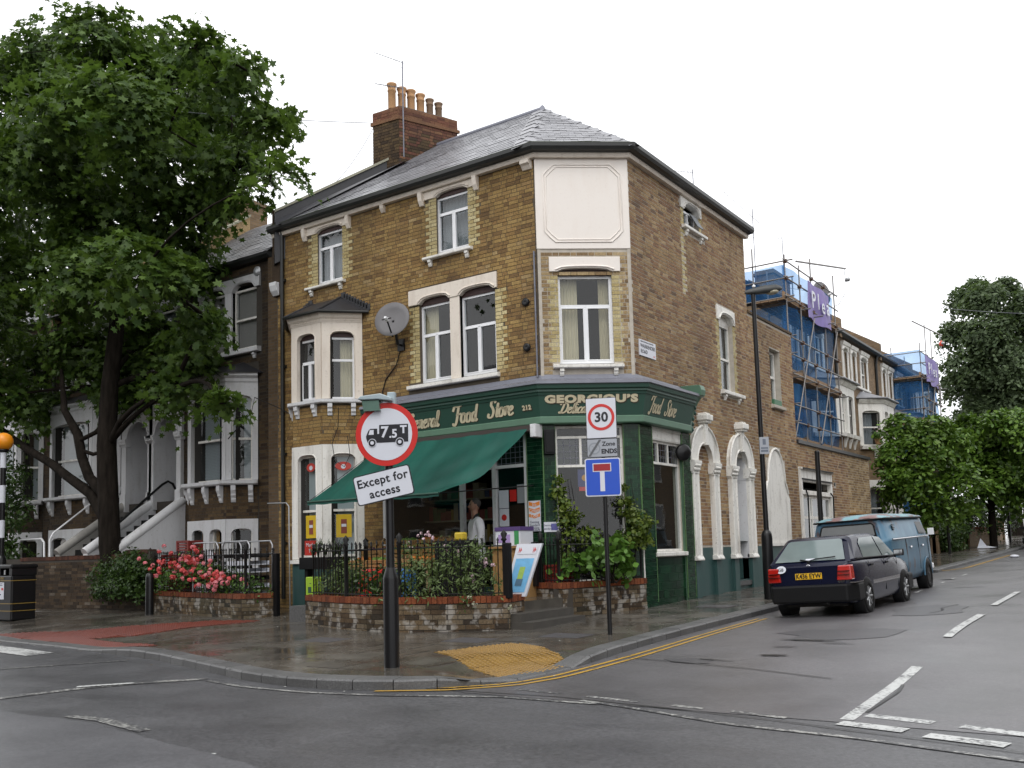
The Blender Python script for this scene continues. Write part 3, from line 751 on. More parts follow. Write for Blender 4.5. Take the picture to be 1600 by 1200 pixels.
def quoins(F, ul, ur, z0, z1, out, ex, key='brick_cream', wide=.3, nar=.2, seed=1):
    """toothed jambs of pale bricks: ul/ur = the opening's edges"""
    gb = GB + {FL: 0, FC: .001, FR: .002}[F]; z = gb + math.ceil((z0 - gb) / .075 - .05) * .075; i = 0
    while z + .06 < z1:
        L = wide if i % 2 == 0 else nar
        for a, b in ((ul - L, ul), (ur, ur + L)):
            if a is None: continue
            cut_ = [(a, b)] if L == nar else ([(a, a + .14), (a + .15, b)])
            for p, q in cut_: out.append((F, p + .003, q - .003, z, z + .0645, key))
        ex.append((ul - L, ur + L, z, z + .075)); z += .075; i += 1
def sweep(path, prof, closed_prof=True):
    """sweep (n,z) profile along a plan polyline with mitred corners, n to the right of travel"""
    k = len(prof); P = [Vector((*p, 0)) for p in path]; rows = []
    for i, p in enumerate(P):
        d0 = (P[i] - P[i - 1]).normalized() if i else None; d1 = (P[i + 1] - P[i]).normalized() if i < len(P) - 1 else None
        if d0 is None: d0 = d1
        if d1 is None: d1 = d0
        n0 = Vector((d0.y, -d0.x, 0)); n1 = Vector((d1.y, -d1.x, 0)); b = (n0 + n1).normalized(); b /= max(.3, b.dot(n0))
        rows.append([tuple(p + b * n + Vector((0, 0, z))) for n, z in prof])
    m = MB(); vs = [v for r_ in rows for v in r_]; fs = []
    for i in range(len(P) - 1):
        for j in range(k if closed_prof else k - 1):
            fs.append((i * k + j, (i + 1) * k + j, (i + 1) * k + (j + 1) % k, i * k + (j + 1) % k))
    m.add(vs, fs)
    if closed_prof: m.add(rows[0], [tuple(range(k))[::-1]]); m.add(rows[-1], [tuple(range(k))])
    return m
def text_obj(name, body, size, mat, parent, p, u, v, extrude=.004, bold=0.0, shear=0.0, align='CENTER', spacing=1.0, xs=1.0, kind=None):
    """flat lettering: p = anchor point, u = reading direction, v = up direction of the letters"""
    cu = bpy.data.curves.new(name, 'FONT'); cu.body = body; cu.size = size; cu.extrude = extrude; cu.offset = bold; cu.shear = shear
    cu.align_x = align; cu.align_y = 'CENTER'; cu.space_character = spacing; cu.resolution_u = 3
    tmp = bpy.data.objects.new(name, cu); C.objects.link(tmp)
    dg = bpy.context.evaluated_depsgraph_get(); me = bpy.data.meshes.new_from_object(tmp.evaluated_get(dg))
    C.objects.unlink(tmp); bpy.data.objects.remove(tmp)
    u = Vector(u).normalized(); v = Vector(v).normalized(); n = u.cross(v).normalized(); v = n.cross(u)
    mt = Matrix((u * xs, v, n)).transposed().to_4x4(); mt.translation = Vector(p)
    off = Vector((0, 0, 0)); q = parent
    while q is not None: off = off + q.location; q = q.parent
    me.transform(Matrix.Translation(-off) @ mt); me.materials.clear(); me.materials.append(mat)
    o = bpy.data.objects.new(name, me); C.objects.link(o); o.parent = parent
    return o
def slates(root, poly3, wd=.27, ex=.2, limit=300, mat='slate', name='roof_slate', keep=None, up=None):
    """slates laid on the plane of poly3: (eave left, eave right, ... ) first edge is the eave"""
    a, b = Vector(poly3[0]), Vector(poly3[1]); c = Vector(poly3[2])
    u = (b - a).normalized(); n = u.cross(c - a).normalized(); v = n.cross(u)
    P2 = [((Vector(p) - a).dot(u), (Vector(p) - a).dot(v)) for p in poly3]
    H = max(p[1] for p in P2); x0 = min(p[0] for p in P2); x1 = max(p[0] for p in P2); lst = []; r = 0; y = -.02
    while y < H:
        x = x0 - (wd / 2 if r % 2 else 0)
        while x < x1:
            if in_poly(x + wd / 2, y + ex * .5, P2): lst.append((x, y))
            x += wd
        r += 1; y += ex
    rr = random.Random(8); off = Vector((0, 0, 0)); q = root
    while q is not None: off = off + q.location; q = q.parent
    lst.sort(key=lambda s: ((a + u * s[0] + v * s[1]) - CAM).length)
    rest = MB(); me = None
    for i, (x, y) in enumerate(lst):
        k = rr.uniform(-.0025, .003)
        if i < limit:
            if me is None:
                me = bpy.data.meshes.new(name); g = .003; t = .006
                me.from_pydata([(g, 0, .008), (wd - g, 0, .008), (wd - g, ex * 1.25, .001), (g, ex * 1.25, .001), (g, 0, .008 + t), (wd - g, 0, .008 + t), (wd - g, ex * 1.25, t), (g, ex * 1.25, t)], [], [(4, 5, 6, 7), (0, 1, 5, 4), (1, 2, 6, 5), (3, 0, 4, 7), (2, 3, 7, 6)])
                me.materials.append(M[mat])
            o = bpy.data.objects.new(name, me); C.objects.link(o); o.parent = root
            mt = Matrix((u, v, n)).transposed().to_4x4(); mt.translation = a + u * x + v * y + n * k - off; o.matrix_local = mt
        else:
            g = .004; q_ = [a + u * (x + i_) + v * (y + j_) + n * (h + k) for i_, j_, h in ((g, 0, .02), (wd - g, 0, .02), (wd - g, ex * 1.25, .008), (g, ex * 1.25, .008), (g, 0, .01), (wd - g, 0, .01))]
            rest.add(q_, [(0, 1, 2, 3), (4, 5, 1, 0)])
    if rest.f: rest.build('slating', M[mat], root, kind='stuff')
# ---------------------------------------------------------------- the corner shop building
shop = thing('corner_shop_building', 'three storey brown brick corner building with green shopfront and blank cream panel', 'building', (-1.35, 0, .2))
bl = []; GB = .1
WT = 8.62
opsL = [(-7.25, -6.4, 7.2, 8.5), (-3.8, -2.92, 7.2, 8.5), (-4.27, -3.46, 4.63, 6.42), (-3.22, -2.36, 4.63, 6.42), (-7.9, -5.95, GB, 6.3), (-5.33, -1.5, GB, 4.0)]
exL = [(-7.97, -5.88, -1, 6.62), (-5.33, 0, -1, 4.36), (-5.6, 0, 3.5, 4.36), (-7.52, -6.25, 8.4, 9), (-4.05, -2.78, 8.4, 9), (-4.52, -2.3, 6.27, 6.6), (-4.56, -2.3, 4.5, 4.63), (-3.46, -3.22, 4.5, 6.6)]
q0 = []
quoins(FL, -7.2, -6.44, 7.2, 8.42, bl, exL, wide=.31, nar=.2); quoins(FL, -3.77, -2.97, 7.2, 8.42, bl, exL, wide=.29, nar=.2)
quoins(FL, -4.27, -2.36, 4.63, 6.26, bl, exL, wide=.27, nar=.18)
m = MB(); wall(m, FL, -8.55, A[0], GB, WT, opsL, .14); m.build('wall', M['mortar_l'], shop, label='main street front wall')
bricks(FL, -8.52, A[0] - .05, GB, WT - .02, exL, 'brick_l', bl, seed=1)
# cut corner
opsC = [(.35, 1.38, 4.62, 6.5), (.2, 1.46, .5, 3.5)]
exC = [(-1, 3, -1, 4.36), (-1, 3, 6.8, 9), (.2, 1.54, 6.38, 6.7), (.25, 1.54, 4.5, 4.63)]
quoins(FC, .36, 1.37, 4.63, 6.38, bl, exC, wide=.2, nar=.15)
m = MB(); wall(m, FC, 0, CW, GB, WT, opsC, .14); m.build('wall', M['mortar_r'], shop, label='cut corner wall')
bricks(FC, .05, CW - .05, GB + .001, 6.8, exC, 'brick_pale', bl, seed=2)
# side street
opsR = [(3.62, 4.4, 7.98, 8.5), (5.27, 6.06, 4.66, 6.4), (1.58, 2.86, 1.1, 3.5), (5.64, 6.37, .45, 3.2)]
exR = [(-1, 3.3, -1, 3.55), (-1, 3.35, 3.5, 4.36), (3.3, 6.98, -1, 1.18), (3.43, 4.47, 8.35, 9), (3.5, 4.7, 7.85, 7.99), (5.15, 6.14, 6.25, 6.6), (5.2, 6.42, 4.55, 4.68), (5.64, 6.37, 0, 3.3), (3.25, 4.8, 0, 0)]
quoins(FR, 3.62, 4.4, 7.98, 8.36, bl, exR, wide=.17, nar=.1); quoins(FR, 5.27, 6.06, 4.67, 6.26, bl, exR, wide=.2, nar=.13)
for i in range(14): exR.append((3.44, 3.44 + (.22 if i % 2 else .13), 6.5 + i * .1, 6.56 + i * .1)); bl.append((FR, 3.44, 3.44 + (.21 if i % 2 else .12), 6.5 + i * .1, 6.565 + i * .1, 'brick_cream'))
m = MB(); wall(m, FR, B[1], 7.05, GB, WT, opsR, .14); m.build('wall', M['mortar_r'], shop, label='side street wall')
bricks(FR, B[1] + .05, 7.04, GB + .002, WT - .02, exR, 'brick_r', bl, seed=3)
place_bricks(shop, bl)
# corner strips of mortar and the pipe at the cut corner
m = MB()
for F, u in ((FC, .02), (FC, CW - .02)): m.fbox(F, u - .03, u + .03, -.01, .016, 4.36, 6.82)
m.build('corner_joint', M['mortar_r'], shop)
m = MB(); m.tube([FL.p(-1.42, .03, 4.4), FL.p(-1.42, .03, 6.8)], .018, 6); m.build('cable', M['lead'], shop)
# hidden sides so that the block is closed
m = MB(); m.quad((-8.55, 7.2, GB), (-8.55, 0, GB), (-8.55, 0, 9), (-8.55, 7.2, 9)); m.quad((0, 7.05, GB), (-.0, 7.05, WT), (-8.55, 7.05, WT), (-8.55, 7.05, GB)); m.build('party_wall', M['brick_dark'], shop)

# ---- eaves, roof
path = [(-8.6, 0), A, B, (0, 7.12)]
m = sweep(path, [(.0, 8.58), (.1, 8.58), (.12, 8.63), (.12, 8.66), (0, 8.66)]); m.build('eaves_soffit', M['cream'], shop)
m = sweep(path, [(.02, 8.662), (.14, 8.662), (.16, 8.67), (.24, 8.675), (.27, 8.73), (.27, 8.80), (.25, 8.80), (.24, 8.74), (.14, 8.74), (.02, 8.79)]); m.build('gutter', M['gutter'], shop)
m = sweep(path, [(.235, 8.802), (.262, 8.802), (.262, 8.812), (.235, 8.812)]); m.build('gutter_moss', M['moss'], shop)
for u in (-5.2,): 
    m = MB(); m.profile(FL, [(0, 8.42), (.04, 8.42), (.09, 8.5), (.10, 8.578), (0, 8.578)], u - .05, u + .05); m.build('eaves_corbel', M['cream'], shop, bevel=.006)
m = MB(); m.profile(FL, [(0, 8.4), (.04, 8.4), (.09, 8.47), (.14, 8.5), (.14, 8.577), (0, 8.577)], -1.62, -1.42); m.build('eaves_corbel', M['cream'], shop, bevel=.006)
EL = (-8.42, -.24, 8.77); EA = (-1.46, -.24, 8.77); EB = (.24, 1.0, 8.77); ER = (.24, 7.12, 8.77); PK = (-3.05, 3.0, 11.2); RL = (-8.5, 3.0, 11.2); RB = (-3.05, 7.12, 11.2); SK = (-6.55, 3.0, 11.2)
m = MB(); m.quad(EL, EA, PK, SK); m.add([EA, EB, PK], [(0, 1, 2)]); m.quad(EB, ER, RB, PK); m.quad((-8.5, 7.12, 9.0), RL, SK, (-6.5, 7.12, 9.0)); m.quad(SK, PK, RB, (-6.5, 7.12, 9.0)); m.add([ER, (-8.5, 7.12, 8.8), RB], [(0, 1, 2)])
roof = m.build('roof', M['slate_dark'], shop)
slates(roof, [EL, EA, PK, SK], limit=210); slates(roof, [EA, EB, PK], limit=70)
def hip(a, b, n, wd):     # broad sheets lapped along the hip
    a, b = Vector(a), Vector(b); d = (b - a) / n
    for i in range(n):
        k = MB(); p, q = a + d * i - d * .1 + Vector((0, 0, .04)), a + d * (i + 1) + Vector((0, 0, .025)); s = Vector((d.y, -d.x, 0)).normalized() * wd
        k.add([p - s - Vector((0, 0, .07)), p, p + s - Vector((0, 0, .05)), q - s - Vector((0, 0, .07)), q, q + s - Vector((0, 0, .05))], [(0, 1, 4, 3), (1, 2, 5, 4)]); k.build('hip_sheet', M['slate'], roof)
hip(EA, PK, 9, .22); hip(EB, PK, 9, .14)
m = MB(); m.tube([SK, PK], .07, 8); m.build('ridge', M['lead'], roof)
m = MB(); m.lathe((PK[0], PK[1], PK[2] - .05), [(.1, 0), (.05, .12), (.0, .17)], 8); m.build('ridge_cap', M['lead'], roof)
# sloping party parapet with its pale coping and the lead flashing beside it
p0, p1 = Vector((-8.5, -.12, 9.12)), Vector((-6.75, 2.35, 10.88)); d = (p1 - p0); s = Vector((d.y, -d.x, 0)).normalized() * .13
m = MB(); dn = Vector((0, 0, -1.2)); m.hexa([p0 - s + dn, p0 + s + dn, p1 + s + dn, p1 - s + dn, p0 - s, p0 + s, p1 + s, p1 - s]); m.build('parapet', M['slate_dark'], shop)
m = MB(); s2 = s * 1.3; h = Vector((0, 0, .06)); m.hexa([p0 - s2, p0 + s2, p1 + s2, p1 - s2, p0 - s2 + h, p0 + s2 + h, p1 + s2 + h, p1 - s2 + h]); m.build('coping', M_plain('coping_lichen', (.30, .29, .22), .8, var=.3, scale=8), shop)
m = MB(); e = s.normalized() * .55; l0 = p0 + s * 1.02 + Vector((0, 0, -.3)); l1 = p1 + s * 1.02 + Vector((0, 0, -.3))
m.quad(l0 + Vector((0, 0, .1)), l1 + Vector((0, 0, .1)), l1 + e * 1.0 + Vector((0, 0, -.06)), l0 + e * .5 + Vector((0, 0, -.1))); m.build('flashing', M_plain('bitumen_flashing', (.07, .07, .08), .35, var=.5, scale=2.5), shop)
m = MB(); m.fbox(FL, -8.62, -8.36, -.1, .08, 7.2, 9.25); m.build('parapet_end', M['brick_dark'], shop)
m = MB(); m.profile(FL, [(.08, 7.2), (.16, 7.3), (.2, 7.42), (.2, 7.5), (.08, 7.5)], -8.6, -8.38); m.build('parapet_corbel', M['lightgrey_paint'], shop, bevel=.01)
# chimney stack
cA = Vector((-6.5, 2.0, 0)); dl = Vector((math.sin(R(22)), math.cos(R(22)), 0)); ds = Vector((-.995, -.1, 0)); LL, SS = 1.62, .78
def quadpts(gr, z): 
    q = [cA - dl * gr - ds * gr, cA + dl * (LL + gr) - ds * gr, cA + dl * (LL + gr) + ds * (SS + gr), cA - dl * gr + ds * (SS + gr)]
    return [(p.x, p.y, z) for p in q]
m = MB(); m.hexa(quadpts(-.004, 9.3) + quadpts(-.004, 11.62)); ch = m.build('chimney', M['mortar_d'], shop)
m = MB(); m.hexa(quadpts(.035, 11.62) + quadpts(.035, 11.70)); m.hexa(quadpts(.0, 11.70) + quadpts(.0, 11.95)); m.build('chimney_cap', M['brick_red'], ch)
m = MB(); m.hexa(quadpts(-.01, 11.95) + quadpts(-.2, 12.06)); m.build('flaunching', M['mortar_d'], ch)
cb = []
FA = Frame((cA.x, cA.y), (dl.x, dl.y)); FB = Frame((cA.x + ds.x * SS, cA.y + ds.y * SS), (-ds.x, -ds.y))
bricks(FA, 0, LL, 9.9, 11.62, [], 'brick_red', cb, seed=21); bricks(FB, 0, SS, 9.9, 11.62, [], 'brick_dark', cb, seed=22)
bricks(FA, 0, LL, 11.705, 11.96, [], 'brick_red', cb, seed=23); bricks(FB, 0, SS, 11.705, 11.96, [], 'brick_red', cb, seed=24)
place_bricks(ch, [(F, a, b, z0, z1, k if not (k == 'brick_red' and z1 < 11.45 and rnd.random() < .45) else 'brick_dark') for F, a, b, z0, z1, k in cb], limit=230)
m = MB(); z = 10.0; q = cA - ds * .015
m.add([tuple(q - dl * .02 + Vector((0, 0, 10.05))), tuple(q + dl * 1.0 + Vector((0, 0, 10.7))), tuple(q + dl * .9 + Vector((0, 0, 10.95))), tuple(q + dl * .35 + Vector((0, 0, 10.6))), tuple(q - dl * .02 + Vector((0, 0, 10.35)))], [(0, 1, 2, 3, 4)]); m.build('cement_fillet', M['lead'], ch)
for i, t_ in enumerate((.14, .41, .66, .92, 1.18, 1.43)):
    c_ = cA + dl * t_ + ds * (SS * .45); hgt = (.64, .6, .6, .56, .5, .46)[i]; m = MB(); r_ = .095 if i < 4 else .085
    m.lathe((c_.x, c_.y, 11.98), [(r_, 0), (r_, hgt * .68), (r_ * 1.12, hgt * .70), (r_ * 1.12, hgt * .75), (r_ * 1.02, hgt * .77), (r_ * 1.05, hgt * .88), (r_ * 1.3, hgt * .95), (r_ * 1.3, hgt), (r_ * 1.0, hgt), (r_ * .9, hgt * .6)], 16)
    m.build('chimney_pot', M['terracotta'] if i < 4 else M['terracotta_d'], ch)

# ---- upper windows, main street
for k, (a, b) in enumerate(((-7.25, -6.42), (-3.8, -2.94))):
    window(shop, FL, a, b, 7.24, 8.4, rails=(8.06,), mulls=(((a + b) / 2 - .01, 7.28, 8.05),), curt='full net')
    L = lintel(shop, FL, a - .3, b + .18, 8.41, 8.575, [(a + .02, b - .02, 8.49)], .035)
    for u in (a - .33, b + .21):
        j = MB(); j.profile(FL, [(0, 8.3), (.05, 8.3), (.1, 8.4), (.12, 8.5), (.12, 8.575), (0, 8.575)], u - .05, u + .05); j.build('lintel_corbel', M['cream'], L, bevel=.008)
    m = MB(); m.fbox(FL, a, b, -.13, -.05, 8.4, 8.54); m.build('transom_board', M_plain('board_maroon', (.04, .017, .015), .6), shop)
    sill(shop, FL, a - .3, b + .08, 7.14, 7.21, .1, (a - .14, b - .06))
for a, b in ((-4.27, -3.46), (-3.22, -2.36)):
    window(shop, FL, a, b, 4.66, 6.24, rails=(5.63,), mulls=(((a + b) / 2 - .02, 4.7, 5.6),), curt='left' if a < -4 else None, room=2.2)
    m = MB(); m.fbox(FL, a, b, -.13, -.05, 6.24, 6.44); m.build('transom_board', bpy.data.materials['board_maroon'], shop)
lintel(shop, FL, -4.53, -2.3, 6.27, 6.585, [(-4.25, -3.47, 6.375), (-3.2, -2.38, 6.375)], .045)
m = MB(); m.fbox(FL, -3.46, -3.22, -.12, .03, 4.63, 6.268); m.build('mullion_pier', M['cream'], shop, bevel=.008)
sill(shop, FL, -4.57, -2.28, 4.53, 4.625, .1)
# cut corner window and panel
window(shop, FC, .35, 1.38, 4.66, 6.33, rails=(5.75,), mulls=((.87, 4.7, 5.72),), curt='left right', fw=.055, room=2.2)
m = MB(); m.fbox(FC, .35, 1.38, -.13, -.05, 6.33, 6.52); m.build('transom_board', bpy.data.materials['board_maroon'], shop)
lintel(shop, FC, .2, 1.54, 6.39, 6.665, [(.34, 1.39, 6.455)], .04, mat='cream_panel')
sill(shop, FC, .22, 1.54, 4.55, 4.63, .1, (.38, 1.39))
m = MB(); m.fbox(FC, -.02, CW + .02, -.02, .02, 6.83, 8.575)
pan = m.build('corner_panel', M['cream_panel'], shop, bevel=.006)
def fr_poly(a, b, c, d, k): return [(a + k, c), (b - k, c), (b - k * .4, c + k * .55), (b, c + k), (b, d - k), (b - k * .4, d - k * .55), (b - k, d), (a + k, d), (a + k * .4, d - k * .55), (a, d - k), (a, c + k), (a + k * .4, c + k * .55)]
for ins, r_ in ((0, .016), (.045, .012)):
    m = MB(); pl = fr_poly(.14 + ins, CW - .12 - ins, 6.96 + ins, 8.46 - ins, .2); m.tube([FC.p(u, .022, z) for u, z in pl + pl[:1]], r_, 6); m.build('panel_moulding', M['cream_panel'], pan)
# side street windows
w_ = window(shop, FR, 3.66, 4.36, 7.99, 8.38, n=-.1, mulls=((4.0, 8.0, 8.36),), fw=.035, room=.8)
m = MB(); P = FR.p; m.add([P(4.0, -.05, 8.36), P(4.33, -.05, 8.36), P(4.33, .13, 8.03), P(4.0, .13, 8.03), P(4.0, -.03, 8.36), P(4.33, -.03, 8.36), P(4.33, .15, 8.03), P(4.0, .15, 8.03)], [(4, 7, 6, 5), (0, 1, 2, 3), (0, 4, 5, 1), (3, 2, 6, 7)]); m.build('open_light', M['net'], w_)
lintel(shop, FR, 3.43, 4.5, 8.33, 8.6, [(3.62, 4.4, 8.5)], .04, mat='white')
sill(shop, FR, 3.5, 4.66, 7.9, 7.98, .1, (3.68, 4.42))
window(shop, FR, 5.27, 6.06, 4.68, 6.22, n=-.12, rails=(5.42,), fw=.05, mat='white', curt='full net', sash=True, room=.8)
m = MB(); m.fbox(FR, 5.27, 6.06, -.17, -.1, 6.22, 6.42); m.build('transom_board', M['white'], shop)
lintel(shop, FR, 5.13, 6.16, 6.25, 6.57, [(5.27, 6.06, 6.42)], .04, mat='white')
sill(shop, FR, 5.2, 6.44, 4.57, 4.67, .1, (5.38, 6.2))
# round vents by the cut corner
for z in (5.86, 5.0):
    m = MB(); m.lathe(FL.p(-1.64, 0, z), [(.075, -.01), (.075, .05), (.05, .06), (0, .045)], 14, (0, -1, 0)); m.build('wall_vent', M['black'], shop)

# ---- two storey bay on the main street
bay = [(-7.97, 0), (-7.37, -.6), (-6.48, -.6), (-5.88, 0)]
faces = [Frame(bay[0], (bay[1][0] - bay[0][0], bay[1][1] - bay[0][1])), Frame(bay[1], (1, 0)), Frame(bay[2], (bay[3][0] - bay[2][0], bay[3][1] - bay[2][1]))]
lens = [.849, .89, .849]
bl = []
for F, L in zip(faces, lens):
    bricks(F, 0, L, 3.56, 4.4, [], 'brick_l', bl, seed=int(L * 100) + 31)
    m = MB(); wall(m, F, 0, L, GB, 4.42, [(.15, L - .15, 1.16, 3.36)]); m.build('bay_wall', M['mortar_l'], shop)
    for z0, z1, lab in ((4.52, 6.16, 'up'), (1.16, 3.55, 'down')):
        a, b = (.17, L - .17); zc = z1 - .2; zf = zc - .1
        # stucco face with an arched opening
        arc = arch_pts(a, b, zf, zc)
        m = MB(); m.prism(F, [(0, z0), (a, z0), (a, zf)] + arc[1:-1] + [(b, zf), (b, z0), (L, z0), (L, z1), (0, z1)], -.1, .03)
        sf = m.build('bay_stucco', M['cream'] if lab == 'up' else M['white'], shop)
        k = MB(); k.tube([F.p(a - .012, .033, z0)] + [F.p(u, .033, z + .012) for u, z in arc] + [F.p(b + .012, .033, z0)], .012, 5); k.build('stucco_moulding', M['cream'] if lab == 'up' else M['white'], sf)
        if lab == 'up':
            window(shop, F, a - .01, b + .01, z0, zf, n=-.1, rails=(z0 + .84,), mulls=() if F is faces[2] else (((a + b) / 2, z0 + .04, z0 + .82),), fw=.05, curt='full', room=.6)
            m = MB(); m.fbox(F, a - .01, b + .01, -.14, -.06, zf, zc + .01); m.build('transom_board', bpy.data.materials['board_maroon'], shop)
        else:
            wn = window(shop, F, a - .01, b + .01, z0 + .04, zc, n=-.1, rails=(2.17,), fw=.05, mat='white', room=.5, sash=True)
            m = MB(); m.fbox(F, a - .12, b + .1, -.18, -.17, z0, zc); m.build('window_board', M_plain('board_pale_blue', (.42, .47, .48), .5, var=.08), wn)
            cu_ = (a + b) / 2
            k = MB(); k.lathe(F.p(cu_, -.09, 3.1), [(0.01, 0), (.13, 0), (.13, .004)], 20, F.n); k.v = [tuple(cc_ + (1.3 if F is faces[2] else 1) * (pp_ - cc_) if i_ < 2 else cc_ + .72 * (pp_ - cc_) for i_, (pp_, cc_) in enumerate(zip(v_, F.p(cu_, -.088, 3.1)))) for v_ in k.v]
            k.build('window_sticker', M_plain('sticker_red', (.5, .04, .025), .4), wn)
            k = MB(); k.lathe(F.p(cu_, -.0865, 3.09), [(.004, 0), (.05, 0), (.05, .004)], 12, F.n); k.build('sticker_emblem', M['sign_white'], wn)
            k = MB(); k.fbox(F, cu_ - .16, cu_ + .16, -.09, -.082, 1.6, 2.08); po = k.build('poster', M_plain('poster_yellow', (.62, .42, .015), .4), wn)
            k = MB(); k.fbox(F, cu_ - .06, cu_ + .06, -.082, -.078, 1.68, 1.98); k.build('poster_print', M_plain('print_dark_red', (.22, .05, .03), .5), wn)
            k = MB(); k.fbox(F, cu_ - .05, cu_ + .05, -.078, -.075, 1.82, 1.88); k.build('poster_print', M['sign_white'], wn)
            if F is faces[1]:
                k = MB(); k.fbox(F, cu_ - .2, cu_ + .2, -.09, -.082, 1.24, 1.55); k.build('poster', M_plain('poster_red', (.45, .03, .02), .4), wn)
                for zz, tx in ((1.46, 'Market'), (1.33, 'Tea')): text_obj('poster_lettering', tx, .11, M['sign_white'], wn, F.p(cu_, -.078, zz), F.u, (0, 0, 1), .001)
    m = MB(); m.fbox(F, -.02, L + .02, -.02, .025, GB, 1.07); m.build('bay_plinth', M['dado'], shop)
path = bay
m = sweep(path, [(-.05, 4.42), (.10, 4.42), (.12, 4.44), (.12, 4.50), (-.05, 4.52)]); m.build('bay_sill', M['lightgrey_paint'], shop)
m = sweep(path, [(-.05, 1.07), (.08, 1.07), (.08, 1.14), (-.05, 1.16)]); m.build('bay_sill', M['white'], shop)
m = sweep(path, [(-.02, 6.16), (.04, 6.16), (.05, 6.22), (.09, 6.26), (.13, 6.34), (.13, 6.38), (-.02, 6.38)]); m.build('bay_cornice', M['cream'], shop)
m = MB()
for F, L in zip(faces, lens):
    for i in range(int(L / .05)): m.fbox(F, .01 + i * .05, .035 + i * .05, .04, .062, 6.195, 6.225)
m.build('dentils', M['cream'], shop, kind='stuff')
for F, L in zip(faces, lens):
    for u in (.16, L - .2):
        m = MB(); m.profile(F, [(0, 4.16), (.03, 4.16), (.04, 4.22), (.07, 4.24), (.07, 4.3), (.1, 4.33), (.1, 4.415), (0, 4.415)], u - .05, u + .05); m.build('corbel', M['lightgrey_paint'], shop, bevel=.006)
place_bricks(shop, bl, limit=0)
o4 = [Vector(p) for p in ((-8.2, -.02, 6.38), (-7.45, -.78, 6.38), (-6.4, -.78, 6.38), (-5.66, -.02, 6.38))]; tp = [Vector((-7.35, -.02, 6.82)), Vector((-6.5, -.02, 6.82))]
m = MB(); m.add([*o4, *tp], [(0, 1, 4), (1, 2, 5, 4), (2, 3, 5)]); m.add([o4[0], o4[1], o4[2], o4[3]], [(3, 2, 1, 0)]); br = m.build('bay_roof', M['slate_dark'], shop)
m = MB(); pp = [p + Vector((0, 0, -.02)) for p in o4]; m.tube(pp, .035, 6); m.build('bay_gutter', M['gutter'], br)
for a, b in ((o4[1], tp[0]), (o4[2], tp[1])):
    m = MB(); m.tube([a, b], .03, 6); m.build('bay_hip', M['slate_dark'], br)
for i in range(10):    # stepped flashing on the brickwork
    for sgn, x0 in ((1, -5.68), (-1, -8.18)):
        t_ = i / 10; x = x0 + (-.82 * t_ if sgn > 0 else .82 * t_); k = MB(); k.fbox(FL, x - .06, x + .06, -.01, .02, 6.4 + .43 * t_, 6.4 + .43 * t_ + .13); k.build('flashing_step', M['slate_dark'], br)
# downpipe at the party line
m = MB(); m.tube([FL.p(-8.28, .09, 8.7), FL.p(-8.3, .07, 8.4), FL.p(-8.3, .07, .3)], .045, 8)
for z in (1.5, 3.5, 5.5, 7.5): m.fbox(FL, -8.37, -8.23, 0, .075, z, z + .06)
m.build('downpipe', M['gutter'], shop)
# ---------------------------------------------------------------- shopfront
# fascia runs round the corner: canted board, strip below, cornice and lead top
path = [(-5.6, 0), A, B, (0, 3.08)]
fas = sweep(path, [(-.02, 3.64), (.19, 3.645), (.285, 4.02), (-.02, 4.02)]).build('fascia_board', M['green'], shop)
sweep(path, [(-.02, 3.5), (.2, 3.5), (.215, 3.52), (.215, 3.62), (.2, 3.64), (-.02, 3.64)]).build('fascia_strip', M['green_light'], shop)
sweep(path, [(-.02, 4.021), (.30, 4.021), (.31, 4.06), (.335, 4.075), (.335, 4.11), (.37, 4.13), (.385, 4.2), (-.02, 4.2)]).build('fascia_cornice', M['green'], shop)
sweep(path, [(-.02, 4.201), (.40, 4.201), (.415, 4.21), (.41, 4.255), (.38, 4.27), (.03, 4.36), (.012, 4.44), (-.02, 4.44)]).build('fascia_lead', M['lead'], shop)
m = MB(); m.profile(FR, [(0, 3.5), (.13, 3.5), (.16, 3.6), (.15, 3.75), (.2, 3.95), (.28, 4.1), (.36, 4.2), (.44, 4.23), (.46, 4.34), (.42, 4.44), (.0, 4.46)], 3.085, 3.3); cns = m.build('fascia_console', M['green_light'], shop, bevel=.01)
m = MB()
for i in range(5): m.lathe(FR.p(3.19, .17 + .012 * i + (.03 if i > 2 else 0), 3.56 + i * .11), [(.01, 0), (.05, .01), (.03, .03), (0.005, .04)], 8, (1, 0, 0))
m.build('console_carving', M['green'], cns)
def fascia_text(F, u, z, body, size, **k):
    sl = (.285 - .19) / (4.02 - 3.645); n = .19 + (z - 3.645) * sl
    up = Vector((F.n.x * sl, F.n.y * sl, 1)); 
    k2 = dict(k); k2['bold'] = k.get('bold', 0) + .004
    text_obj('lettering_shadow', body, size, M['letter_shadow'], fas, Vector(F.p(u + .012, n + .003, z - .012)), F.u, up, .002, **k2)
    text_obj('lettering', body, size, M['letter'], fas, Vector(F.p(u, n + .008, z)), F.u, up, .003, **k)
